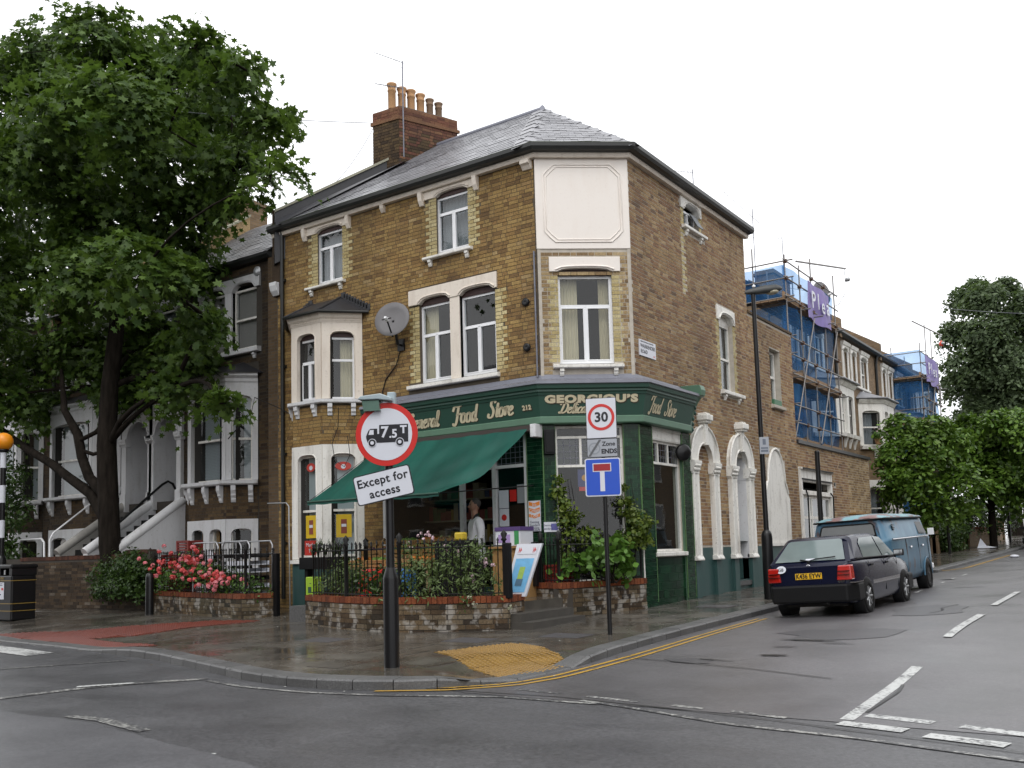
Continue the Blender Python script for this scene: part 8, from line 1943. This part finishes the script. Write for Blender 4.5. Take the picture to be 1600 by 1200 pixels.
# the big street-side maple
tree = thing('maple_tree', 'big dark green maple filling the upper left, trunk behind the garden wall', 'tree', (-13.5, -1.0, .1))
BL = [(-12.53, -2.15, 13.72, 1.16), (-12.59, -.81, 13.91, 1.14), (-9.48, -1.57, 12.85, .73), (-17.5, -.54, 15.94, 1.02), (-19.44, -.45, 15.83, 1.25), (-12.57, -2.91, 11.98, 1.2), (-9.88, -3.14, 10.93, 1.24), (-12.94, .48, 13.59, 1.37), (-7.84, -2.06, 11.37, .68), (-6.98, -2.17, 11.26, .42), (-12.36, 1.18, 12.6, 1.38), (-7.71, -1.13, 10.75, .63), (-8.8, .48, 11.75, .34), (-11.45, -1.1, 10.89, 1.4), (-15.38, -.39, 11.99, 1.57), (-14.66, -2.54, 11.43, 1.28), (-20.59, -.41, 14.57, 1.18), (-20.17, .62, 11.93, 1.79), (-14.2, -.9, 9.97, 1.5), (-12.58, .06, 10.12, 1.32), (-9.79, -.25, 10.41, 1.0), (-5.35, -2.92, 8.34, .43), (-11.12, .14, 10.05, .72), (-18.89, -.6, 9.58, 1.49), (-13.68, -1.87, 8.12, 1.26), (-9.24, -3.06, 7.15, 1.07), (-12.52, .61, 8.79, 1.0), (-9.59, -1.12, 6.62, .61), (-11.63, -.04, 6.19, .95), (-14.83, .67, 7.1, 1.23), (-16.43, -.06, 7.22, 1.24), (-20.82, .85, 7.62, 1.4), (-18.1, -1.46, 5.81, 1.05), (-15.48, .32, 5.98, .96), (-10.69, -1.24, 5.12, .59), (-12.52, .92, 5.95, .67), (-19.32, .67, 5.82, .86), (-17.74, -2.77, 11.12, 1.7), (-17.91, -2.6, 7.71, 1.7), (-7.69, -2.25, 4.37, .33)]
m = MB(); T0 = [(-13.5, -.7, .1), (-13.52, -1, 1.6), (-13.62, -1, 2.8), (-13.72, -1, 4.1), (-13.7, -.95, 5.6), (-13.6, -.8, 7.5), (-13.3, -.7, 9.6), (-13.0, -.6, 11.6), (-12.8, -.6, 13.0)]
m.tube(T0, [.34, .26, .245, .235, .21, .18, .13, .08, .03], 14)
m.tube([(-13.75, -1, 2.35), (-14.3, -1.05, 2.95), (-15.2, -1.1, 3.4), (-16.1, -1.1, 3.85), (-17.3, -1.15, 4.35), (-19.0, -1.2, 5.2), (-20.2, -1, 6.6)], [.17, .14, .12, .11, .10, .08, .03], 10)
m.tube([(-13.75, -1, 2.9), (-14.3, -1.1, 3.35), (-14.65, -1.1, 3.9), (-14.85, -1.1, 4.5), (-15.5, -1.1, 5.2), (-16.2, -.8, 6.4)], [.16, .13, .12, .12, .09, .04], 10)
m.tube([(-14.7, -1.1, 4.35), (-14.2, -1, 4.5), (-13.8, -1, 4.7)], [.06, .06, .05], 8)
m.tube([(-14.78, -1.1, 4.1), (-14.3, -1, 3.95), (-13.8, -1, 4.0)], [.05, .05, .05], 8)
m.tube([(-13.5, -1, 4.25), (-13.1, -1.05, 4.65), (-12.5, -1.1, 4.9), (-11.6, -1.2, 5.1), (-10.7, -1.2, 5.3)], [.09, .07, .06, .045, .02], 8)
def branch_all(m, T0, BL, k0, r0, k1):
    nodes = [(Vector(p), 3) for p in T0[k0:]]; t0 = [Vector(p) for p in T0]
    for i, (x, y, z, r) in enumerate(sorted(BL, key=lambda b: min((Vector(b[:3]) - p).length for p in t0))):
        c = Vector((x, y, z)); q, lv = min(nodes, key=lambda n: (n[0] - c).length + max(0, n[0].z - c.z + .6) * 1.5)
        ra = r0 * (.35 + .22 * lv); limb(m, q, c, ra, ra * .3, .7, 6, i); nodes.append((c, max(0, lv - 1))); nodes.append((q.lerp(c, .6), max(0, lv - 1)))
        for j in range(k1): limb(m, c, (x + rnd.uniform(-r, r), y + rnd.uniform(-r, r), z + rnd.uniform(-.6, .8) * r), r0 * .22, .006, .3, 3, i * 7 + j)
branch_all(m, T0, BL, 3, .09, 3)
m.build('trunk', M['bark'], tree)
rs = np.random.RandomState(7)
cen, nor = crown_pts(BL, 36, rs, .55, 36, surf=.3)
leaves('crown', cen, nor, .2, MAPLE, M['leaf_maple'], tree, rs=rs)
def simple_tree(name, label, cat, loc, blobs, trunk, leafm, size, dens, shape, group=None, seed=1, spray=.4, per=22, surf=.5):
    root = thing(name, label, cat, loc, group); rs = np.random.RandomState(seed)
    m = MB(); m.tube(trunk[0], trunk[1], 10)
    branch_all(m, trunk[0], blobs, max(1, len(trunk[0]) - 3), .06, 0)
    m.build('trunk', M['bark'], root)
    c_, n_ = crown_pts(blobs, dens, rs, spray, per, surf=surf); leaves('crown', c_, n_, size, shape, leafm, root, rs=rs)
    return root
TB = [(-2.56, 55.51, 17.43, 1.22), (-1.0, 52.78, 16.81, 1.25), (-2.73, 53.2, 14.82, 1.27), (-.88, 52.15, 14.35, 1.64), (.37, 54.42, 15.4, 1.47), (-2.3, 52.01, 12.44, 1.45), (-.58, 52.96, 12.34, 1.86), (.98, 55.7, 12.96, 2.11), (-3.29, 52.89, 11.42, .93), (-1.91, 56.25, 11.03, 1.96), (.34, 56.29, 10.12, 2.13), (2.02, 58.6, 15.92, 2.18), (2.08, 58.62, 11.5, 2.6), (-1.96, 55.99, 18.54, .66), (-.12, 55.02, 17.76, .94), (1.38, 52.51, 16.12, 1.13), (-2.2, 53.5, 9.0, 1.6), (.2, 53.5, 8.2, 1.9), (-.9, 54, 9.9, 1.7), (2.6, 54.5, 9, 2)]
simple_tree('tall_tree', 'tall bushy dark tree standing far up the side street at right', 'tree', (-.5, 54.5, 1.3), TB, ([(-.5, 54.5, 1.2), (-.5, 54.5, 6), (-.4, 54.5, 11), (-.4, 54.5, 15)], [.5, .4, .25, .1]), M['leaf_tall'], .30, 42, OVAL, 'trees up the side street', 3, .75, 30, .35)
SB = [(1.39, 31.83, 5.5, 1.08), (2.28, 32.83, 5.5, 1.09), (.6, 31.53, 4.69, 1.0), (1.88, 31.27, 4.01, 1.11), (2.73, 32.39, 4.01, 1.12), (1.31, 29.66, 3.15, .76), (2.15, 32.53, 3.06, .79), (.14, 29.94, 5.18, .83), (2.17, 30.19, 6.12, .68), (3.23, 30.16, 5.74, .94), (3.69, 33.45, 5.14, 1.28), (3.4, 32.0, 3.9, 1.0), (2.9, 31.0, 6.3, .7), (.9, 31.0, 6.1, .7)]
simple_tree('street_tree', 'bright green street tree overhanging the pavement with its dark thin trunk', 'tree', (1.43, 31.7, .8), SB, ([(1.43, 31.7, .7), (1.43, 31.7, 2.5), (1.5, 31.7, 3.6), (1.7, 31.7, 4.6)], [.17, .14, .12, .07]), M['leaf_street'], .24, 62, OVAL, 'trees up the side street', 4, .55, 26)
GB_ = [(.16, 21.68, 5.27, .65), (1.32, 21.19, 5.14, .56), (.03, 21.0, 4.29, .64), (1.03, 21.28, 4.16, .75), (1.77, 21.93, 3.43, .65), (.68, 20.71, 3.27, .66), (1.06, 21.78, 2.77, .59), (-.13, 21.32, 2.94, .51), (1.9, 22.04, 4.8, .5), (.93, 21.2, 4.67, .68), (.35, 20.8, 3.56, .4), (-.1, 20.9, 3.5, .6), (.7, 21.6, 2.1, .5), (1.6, 22.4, 2.4, .5)]
simple_tree('garden_tree', 'bright green low garden tree growing over the front wall behind the van', 'tree', (.55, 21.4, .5), GB_, ([(.55, 21.4, .4), (.55, 21.4, 1.6), (.6, 21.4, 2.6), (.6, 21.4, 3.6)], [.12, .10, .08, .05]), M['leaf_street'], .19, 110, OVAL, 'trees up the side street', 5, .4, 24)
simple_tree('street_tree', 'darker street tree crown at the right edge beyond the bright one', 'tree', (2.0, 38.5, .9), [(1.6, 37.5, 5.6, 1.3), (2.8, 38.5, 6.0, 1.4), (3.9, 38.5, 5.2, 1.4), (2.4, 38, 4.2, 1.2), (3.6, 38.5, 3.6, 1.2), (1.2, 37.5, 4.3, .9)], ([(2.0, 38.5, .8), (2.0, 38.5, 2.4), (2.1, 38.5, 4)], [.16, .14, .1]), M['leaf_street'], .22, 80, OVAL, 'trees up the side street', 6, .6, 26)
rs = np.random.RandomState(20)
def bush(name, label, cat, loc, blobs, leafm, size, dens, shape, group=None, seed=1, spray=.16, per=12, extra=None):
    root = thing(name, label, cat, loc, group); r_ = np.random.RandomState(seed)
    c_, n_ = crown_pts(blobs, dens, r_, spray, per, .5, .3); leaves('foliage', c_, n_, size, shape, leafm, root, rs=r_)
    m = MB()
    for i, (x, y, z, r) in enumerate(blobs):
        m.tube([(loc[0] + rnd.uniform(-.1, .1), loc[1], loc[2]), ((x + loc[0]) / 2 + rnd.uniform(-.05, .05), (y + loc[1]) / 2, (z + loc[2]) / 2), (x, y, z)], [.018, .012, .005], 5)
    m.build('stem', M['bark'], root)
    return root
def flowers(root, pts, r, mats, nm='blossom', petals=14, seed=1):
    """heads of overlapping petals; each head is a part"""
    rr = np.random.RandomState(seed)
    for i, (x, y, z) in enumerate(pts):
        d = rr.normal(size=(petals, 3)); d[:, 2] += .3; d[:, 1] -= .4; d /= np.linalg.norm(d, axis=1)[:, None]
        leaves(nm, np.array((x, y, z)) + d * r * .7, d, r * 1.1, OVAL * np.array((1.5, 1)), mats[i % len(mats)], root, None, rr)
# ivy hedge on the old wall, rose bush
bush('ivy_hedge', 'dark ivy hedge swallowing the railing between the old wall and the rose bush', 'hedge', (-12.3, -1.0, .5), [(-13.3, -1.25, .95, .4), (-13.4, -1.3, .55, .3), (-12.8, -1.15, 1.1, .42), (-12.3, -1.2, 1.15, .45), (-11.9, -1.25, 1.1, .42), (-12.9, -1.3, .7, .38), (-12.3, -1.4, .7, .42), (-11.8, -1.4, .65, .38), (-11.5, -1.3, .9, .35)], M['leaf_hedge'], .085, 420, OVAL, None, 5)
rb = bush('rose_bush', 'rose bush covered in coral pink blooms behind the railing at left', 'rose bush', (-8.9, -1.35, .45), [(-10.9, -1.3, .85, .3), (-10.3, -1.4, .85, .34), (-9.8, -1.5, .95, .4), (-9.4, -1.55, 1.1, .42), (-9.0, -1.6, 1.0, .42), (-8.6, -1.7, .9, .38), (-8.2, -1.8, .75, .34), (-7.8, -1.85, .72, .32), (-7.35, -1.95, .68, .28), (-7.0, -1.9, .62, .25)], [M['leaf_hedge'], M['leaf_bright']], .07, 300, OVAL, None, 9)
r = random.Random(2); pts = []
def fl_at(px_, n, sx, sz):
    for _ in range(n): pts.append((px_[0] + r.gauss(0, sx), px_[1] + .16 - r.uniform(.05, .3), px_[2] + r.gauss(0, sz)))
fl_at((-10.3, -1.75, .98), 16, .4, .13); fl_at((-9.75, -1.85, 1.15), 12, .3, .16); fl_at((-9.2, -1.9, 1.2), 26, .28, .14); fl_at((-8.75, -1.95, 1.05), 14, .22, .13); fl_at((-8.9, -2.0, .82), 12, .45, .1); fl_at((-8.0, -2.05, .86), 16, .28, .08)
flowers(rb, pts, .062, [M['petal_pink'], M['petal_pink'], M['petal_rose']], seed=3)
fl2 = [(-7.9 + r.gauss(0, .18), -2.15, .74 + r.gauss(0, .06)) for _ in range(9)] + [(-7.2, -2.1, .8), (-7.1, -2.1, .7)]
flowers(rb, fl2, .066, [M['petal_rose']], seed=4)
# shrubs of the shop planter
sh = [('feathery_shrub', 'feathery green shrub spilling over the middle of the curved planter', (-1.7, -3.0, .5), [(-2.1, -2.95, .85, .36), (-1.7, -3.0, .95, .4), (-1.3, -2.85, .95, .4), (-1.0, -2.75, .85, .36), (-1.5, -3.2, .68, .3), (-2.0, -3.25, .66, .28), (-1.0, -3.0, .65, .28), (-.75, -2.7, .7, .28)], 'leaf_fern', .085, NARROW * np.array((1.5, 1)), 3),
      ('dark_shrub', 'low dark green shrub behind the sign post in the curved planter', (-2.6, -2.9, .5), [(-2.9, -2.85, .75, .32), (-2.5, -3.0, .78, .34), (-2.2, -3.1, .62, .26), (-3.3, -2.8, .68, .28)], 'leaf_hedge', .085, OVAL, 4),
      ('feathery_shrub', 'loose pale green shrub at the left end of the curved planter', (-4.0, -2.5, .5), [(-4.3, -2.4, .85, .32), (-3.9, -2.5, .95, .34), (-3.5, -2.6, .82, .3), (-4.1, -2.75, .66, .25), (-3.6, -2.85, .62, .22)], 'leaf_fern', .08, NARROW * np.array((1.6, 1)), 5),
      ('leafy_plant', 'big leaved bright green plant in the planter by the cut corner', (.0, .0, .62), [(-.3, -.55, .95, .3), (-.15, -.1, .98, .32), (.02, .25, 1.0, .32), (-.2, -.4, 1.25, .26), (.05, .1, 1.25, .28), (.05, .45, .85, .26), (-.5, -.6, .85, .2)], 'leaf_bright', .15, OVAL * np.array((1.25, 1)), 6)]
for nm, lab, loc, bl_, lm, sz, shp, sd_ in sh: bush(nm, lab, 'shrub', loc, bl_, M[lm], sz, 210 if sz < .1 else 85, shp, 'shrubs in the shop planters', sd_, .2, 13)
# creeper over the cut corner window
cr_ = thing('climbing_plant', 'yellow green climbing plant trailing over the cut corner shop window', 'climber', FC.p(.8, .3, .6))
bl_ = []
for u, z, rr_ in ((.24, 2.5, .1), (.22, 2.25, .14), (.3, 2.0, .16), (.36, 1.75, .17), (.45, 1.5, .17), (.6, 1.4, .16), (.78, 1.5, .13), (.28, 1.35, .12), (.5, 1.85, .1), (1.38, 2.3, .12), (1.45, 2.05, .15), (1.52, 1.85, .18), (1.62, 1.65, .2), (1.72, 1.5, .2), (1.5, 1.4, .18), (1.35, 1.25, .15), (1.8, 1.7, .13), (1.75, 1.32, .14), (.95, 1.3, .12), (.35, 1.1, .14), (1.2, 1.05, .12)): q = FC.p(u, .2 + rnd.uniform(-.04, .1), z); bl_.append((*q, rr_))
c_, n_ = crown_pts(bl_, 900, np.random.RandomState(31), .09, 8, .35, .2); leaves('foliage', c_, n_, .075, OVAL * np.array((1.4, 1)), M['leaf_creeper'], cr_, rs=np.random.RandomState(3))
m = MB()
for u0, u1 in ((.3, .22), (.4, .5), (1.35, 1.4), (1.5, 1.6)): m.tube([FC.p(u0, .3, .6), FC.p((u0 + u1) / 2 + .05, .25, 1.3), FC.p(u1, .18, 2.1), FC.p(u1 - .05, .15, 2.5)], [.014, .01, .007, .003], 5)
m.build('stem', M['bark'], cr_)
# tall flowering stems among the railings
fs = thing('flowering_stems', 'spindly tall stems with pale pink flowers behind the shop railing', 'flowers', (-1.2, -2.75, .5))
m = MB(); r = random.Random(9); heads = []
for x, z in ((-1.95, 1.5), (-1.85, 1.56), (-1.75, 1.48), (-1.2, 1.2), (-.75, 1.05), (-.55, 1.1), (-.5, 1.0), (-2.3, 1.35), (-1.5, 1.3), (-.85, .8)):
    y = -2.75 + r.uniform(-.1, .12); m.tube([(x + r.uniform(-.1, .1), y + .05, .5), (x + r.uniform(-.05, .05), y, (z + .5) / 2), (x, y - .03, z)], [.008, .006, .003], 5)
    for _ in range(3): heads.append((x + r.uniform(-.07, .07), y - .05, z + r.uniform(-.06, .05)))
m.build('stem', M['leaf_fern'], fs); flowers(fs, heads, .035, [M['petal_pale']], petals=8, seed=6)
hb = [(rnd.uniform(-2.4, -.5), -2.8 + rnd.uniform(-.1, .1), rnd.uniform(1.0, 1.35), .14) for _ in range(16)]
c_, n_ = crown_pts(hb, 500, np.random.RandomState(12), .12, 6, .3, .2); leaves('foliage', c_, n_, .06, NARROW * np.array((2, 1)), M['leaf_fern'], fs, rs=np.random.RandomState(4))
# white flowers tumbling over the steps
wf = thing('trailing_flowers', 'little white flowers trailing over the coping beside the steps', 'flowers', (-.5, -2.9, .5))
flowers(wf, [(-.75 + rnd.uniform(-.12, .12), -3.08 + rnd.uniform(-.05, .03), .5 + rnd.uniform(-.12, .06)) for _ in range(8)] + [(-.25 + rnd.uniform(-.06, .06), -2.75, .42 + rnd.uniform(-.08, .06)) for _ in range(5)], .028, [M_leaf('petal_white', (.6, .62, .4), (.75, .75, .65), .6)], petals=7, seed=8)
# window box with spiky plants by the bay
wb = thing('window_trough', 'dark trough of spiky plants in front of the shop bay window', 'planter', (-5.9, -1.15, .42))
m = MB(); m.box(-6.45, -5.3, -1.3, -1.02, .96, 1.2); m.build('trough', M['plastic_dark'], wb, bevel=.01)
m = MB()
for x in (-6.3, -5.45): m.box(x - .04, x + .04, -1.25, -1.08, .15, .959)
m.build('leg', M['plastic_dark'], wb)
r_ = np.random.RandomState(5); m = MB(); rr = random.Random(5)
for x in (-6.2, -6.05, -5.85, -5.6, -5.45):
    for _ in range(13):
        a = rr.uniform(0, 6.28); L = rr.uniform(.22, .46); t_ = rr.uniform(.15, .6); d = Vector((math.cos(a) * t_, math.sin(a) * t_, 1)).normalized(); b = Vector((x, -1.16, 1.2)); s = d.cross(Vector((0, 0, 1))).normalized() * .016
        tip = b + d * L + Vector((math.cos(a), math.sin(a), -.5)) * .05; md = b + d * L * .5; m.add([b - s * .6, b + s * .6, md + s, md - s, tip], [(0, 1, 2, 3), (3, 2, 4)])
m.build('spiky_leaves', M['leaf_spike'], wb, kind='stuff')
# shrubs by the houses at left
bush('garden_shrub', 'dark straggly shrub in front of the leftmost house behind the beacon', 'shrub', (-18.5, -1.0, .3), [(-18.9, -1.2, 2.0, .7), (-18.2, -1.1, 2.6, .7), (-18.9, -1.0, 3.2, .7), (-18.0, -1.2, 3.6, .55), (-19.3, -1.2, 3.9, .6), (-18.6, -1.3, 1.2, .6), (-17.9, -1.2, 1.6, .5), (-18.6, -1.2, 4.4, .5)], M['leaf_hedge'], .12, 120, OVAL, None, 15, .3, 14)
bush('wall_hedge', 'dark hedge spilling over the low front wall beyond the parking post', 'hedge', (.2, 27.5, .8), [(.3, 26.6, 1.6, .7), (.35, 27.6, 1.7, .75), (.3, 28.6, 1.6, .7), (.5, 27.0, 1.1, .5), (.5, 28.2, 1.1, .5), (.2, 24.5, 1.9, .6), (.1, 23.2, 1.9, .6), (-.2, 30, 2.0, .9), (-.2, 33, 2.2, 1.0), (-.2, 36, 2.2, 1.1), (.4, 40, 2.4, 1.3)], M['leaf_hedge'], .13, 150, OVAL, None, 16, .3, 14)
flowers(fp, [(-1.15 + rnd.uniform(-.12, .12), 23.5 + rnd.uniform(-.14, .14), 5.45 + rnd.uniform(-.08, .12)) for _ in range(7)], .06, [M['petal_pale']], petals=8, seed=11)
c_, n_ = crown_pts([(-1.15, 23.5, 5.3, .2)], 1500, np.random.RandomState(2), .1, 6); leaves('foliage', c_, n_, .09, OVAL, M['leaf_bright'], fp)
bush('orange_flowers', 'small clump of orange flowers on the front wall behind the van mirror', 'flowers', (.3, 18.6, 1.7), [(.25, 18.3, 1.75, .2), (.25, 18.8, 1.75, .22), (.2, 19.4, 1.7, .2)], [M['petal_orange'], M['leaf_bright']], .08, 500, OVAL, None, 17, .1, 7)
m = MB(); m.add([(1.0, 30.2, pave_z(1, 30.2) + .02), (1.5, 29.9, pave_z(1, 30) + .02), (1.75, 30.3, pave_z(1, 30) + .05), (1.3, 30.6, pave_z(1, 30) + .12), (1.1, 30.5, pave_z(1, 30) + .45)], [(0, 1, 2, 3), (0, 3, 4)]); tag(m.build('litter_sheet', M['sign_white'], at=(1.2, 30.2, .8)), 'crumpled white sheet lying on the pavement by the thin tree trunk', 'litter')
m = MB(); m.ball((3.55, 21.0, road_z(3.5, 21) + .06), .12, 8, (1.3, .8, .5)); tag(m.build('litter_scrap', M['sign_white'], at=(3.55, 21, .5)), 'scrap of white paper lying in the road beyond the van', 'litter')
# ---------------------------------------------------------------- the shopkeeper
def person(label, loc, face):
    root = thing('person', label, 'person', loc, None, face)
    def skin(name, verts, edges, rad, mat, lvl=2):
        me = bpy.data.meshes.new(name); me.from_pydata(verts, edges, []); me.materials.append(mat)
        o = bpy.data.objects.new(name, me); C.objects.link(o); o.parent = root
        md = o.modifiers.new('skin', 'SKIN'); sv = me.skin_vertices[0].data
        for i, r_ in enumerate(rad): sv[i].radius = (r_, r_ * .85) if not isinstance(r_, tuple) else r_
        sv[0].use_root = True
        s = o.modifiers.new('sub', 'SUBSURF'); s.levels = lvl; s.render_levels = lvl
        for p in me.polygons: p.use_smooth = True
        return o
    V = [(0, 0, .92), (0, .0, 1.12), (0, -.01, 1.30), (0, 0, 1.43), (0, -.01, 1.50), (0, -.025, 1.56),
         (-.10, 0, .88), (-.11, -.02, .48), (-.11, .02, .08), (-.11, -.12, .04), (.10, 0, .88), (.11, .03, .48), (.11, .06, .08), (.11, -.08, .04),
         (-.19, 0, 1.38), (-.25, .02, 1.12), (-.22, -.16, .96), (-.19, -.24, .93), (.19, 0, 1.38), (.25, .03, 1.12), (.24, -.02, .88), (.24, -.05, .80)]
    E_ = [(0, 1), (1, 2), (2, 3), (3, 4), (4, 5), (0, 6), (6, 7), (7, 8), (8, 9), (0, 10), (10, 11), (11, 12), (12, 13), (3, 14), (14, 15), (15, 16), (16, 17), (3, 18), (18, 19), (19, 20), (20, 21)]
    RD = [(.13, .1), (.12, .1), (.12, .09), (.08, .06), .055, .06, .095, .07, .05, .04, .095, .07, .05, .04, .04, .035, .03, .03, .04, .035, .03, .03]
    skin('body', V, E_, RD, M_plain('trousers_dark', (.015, .015, .02), .8))
    # coat: loose white overall over trunk and arms
    cv = [(0, 0, .55), (0, 0, .8), (0, 0, 1.1), (0, -.005, 1.32), (0, 0, 1.47), (-.19, 0, 1.37), (-.26, .02, 1.12), (-.225, -.15, .98), (.19, 0, 1.37), (.26, .03, 1.12), (.245, -.015, .90)]
    ce = [(0, 1), (1, 2), (2, 3), (3, 4), (3, 5), (5, 6), (6, 7), (3, 8), (8, 9), (9, 10)]
    co = skin('coat', cv, ce, [(.225, .18), (.215, .175), (.20, .165), (.21, .15), (.10, .085), .085, .068, .055, .085, .068, .055], M_plain('cotton_white', (.8, .8, .84), .8, var=.08, scale=9))
    m = MB(); m.ball((0, -.03, 1.66), .105, 18, (.82, .95, 1.18)); m.tube([(0, -.125, 1.66), (0, -.15, 1.635), (0, -.125, 1.625)], [.012, .02, .012], 6)
    for s in (-1, 1): m.ball((s * .09, -.02, 1.655), .03, 8, (.5, .8, 1.2))
    m.tube([(0, -.02, 1.38), (0, -.03, 1.6)], .066, 10)
    sk = M_plain('skin', (.36, .19, .13), .5, var=.06)
    def loc_build(m, nm, mt, par=root):
        me = bpy.data.meshes.new(nm); me.from_pydata([tuple(v) for v in m.v], [], m.f); me.materials.append(mt); me.polygons.foreach_set('use_smooth', [True] * len(m.f)); o = bpy.data.objects.new(nm, me); C.objects.link(o); o.parent = par; return o
    hd = loc_build(m, 'head', sk)
    m = MB()
    for s in (-1, 1): m.ball((s * .035, -.118, 1.68), .012, 8)
    loc_build(m, 'eyes', M['sign_black'], hd)
    m = MB(); m.tube([(-.028, -.118, 1.59), (0, -.126, 1.588), (.028, -.118, 1.59)], .006, 5); loc_build(m, 'mouth', M_plain('lips', (.25, .09, .07), .5), hd)
    m = MB(); m.ball((0, .0, 1.70), .108, 16, (.86, .98, .98)); loc_build(m, 'hair', M_plain('hair_grey', (.05, .045, .042), .7, var=.3, scale=40), hd)
    for sx, base, dirv in ((-1, Vector((-.19, -.24, .93)), Vector((.2, -.7, -.35))), (1, Vector((.24, -.05, .80)), Vector((.02, -.25, -1)))):
        m = MB(); d = dirv.normalized(); side = d.cross(Vector((0, 1, .2))).normalized(); m.tube([base - d * .02, base + d * .05, base + d * .085], [.026, .038, .034], 8)
        for k in range(4):
            o_ = base + d * .08 + side * (-.027 + .018 * k); L = (.06, .07, .066, .052)[k]; m.tube([o_, o_ + d * L * .5 + Vector((0, -.006, -.006)), o_ + d * L + Vector((0, -.004, -.024))], [.009, .0085, .006], 6)
        m.tube([base + d * .02 + side * -.03, base + d * .05 + side * -.052, base + d * .085 + side * -.05], [.011, .010, .007], 6)
        loc_build(m, 'hand', sk)
    return root
pr_ = person('shopkeeper in a white coat with short grey hair standing in the dark shop doorway', (-2.78, -.22, .43), R(-38))
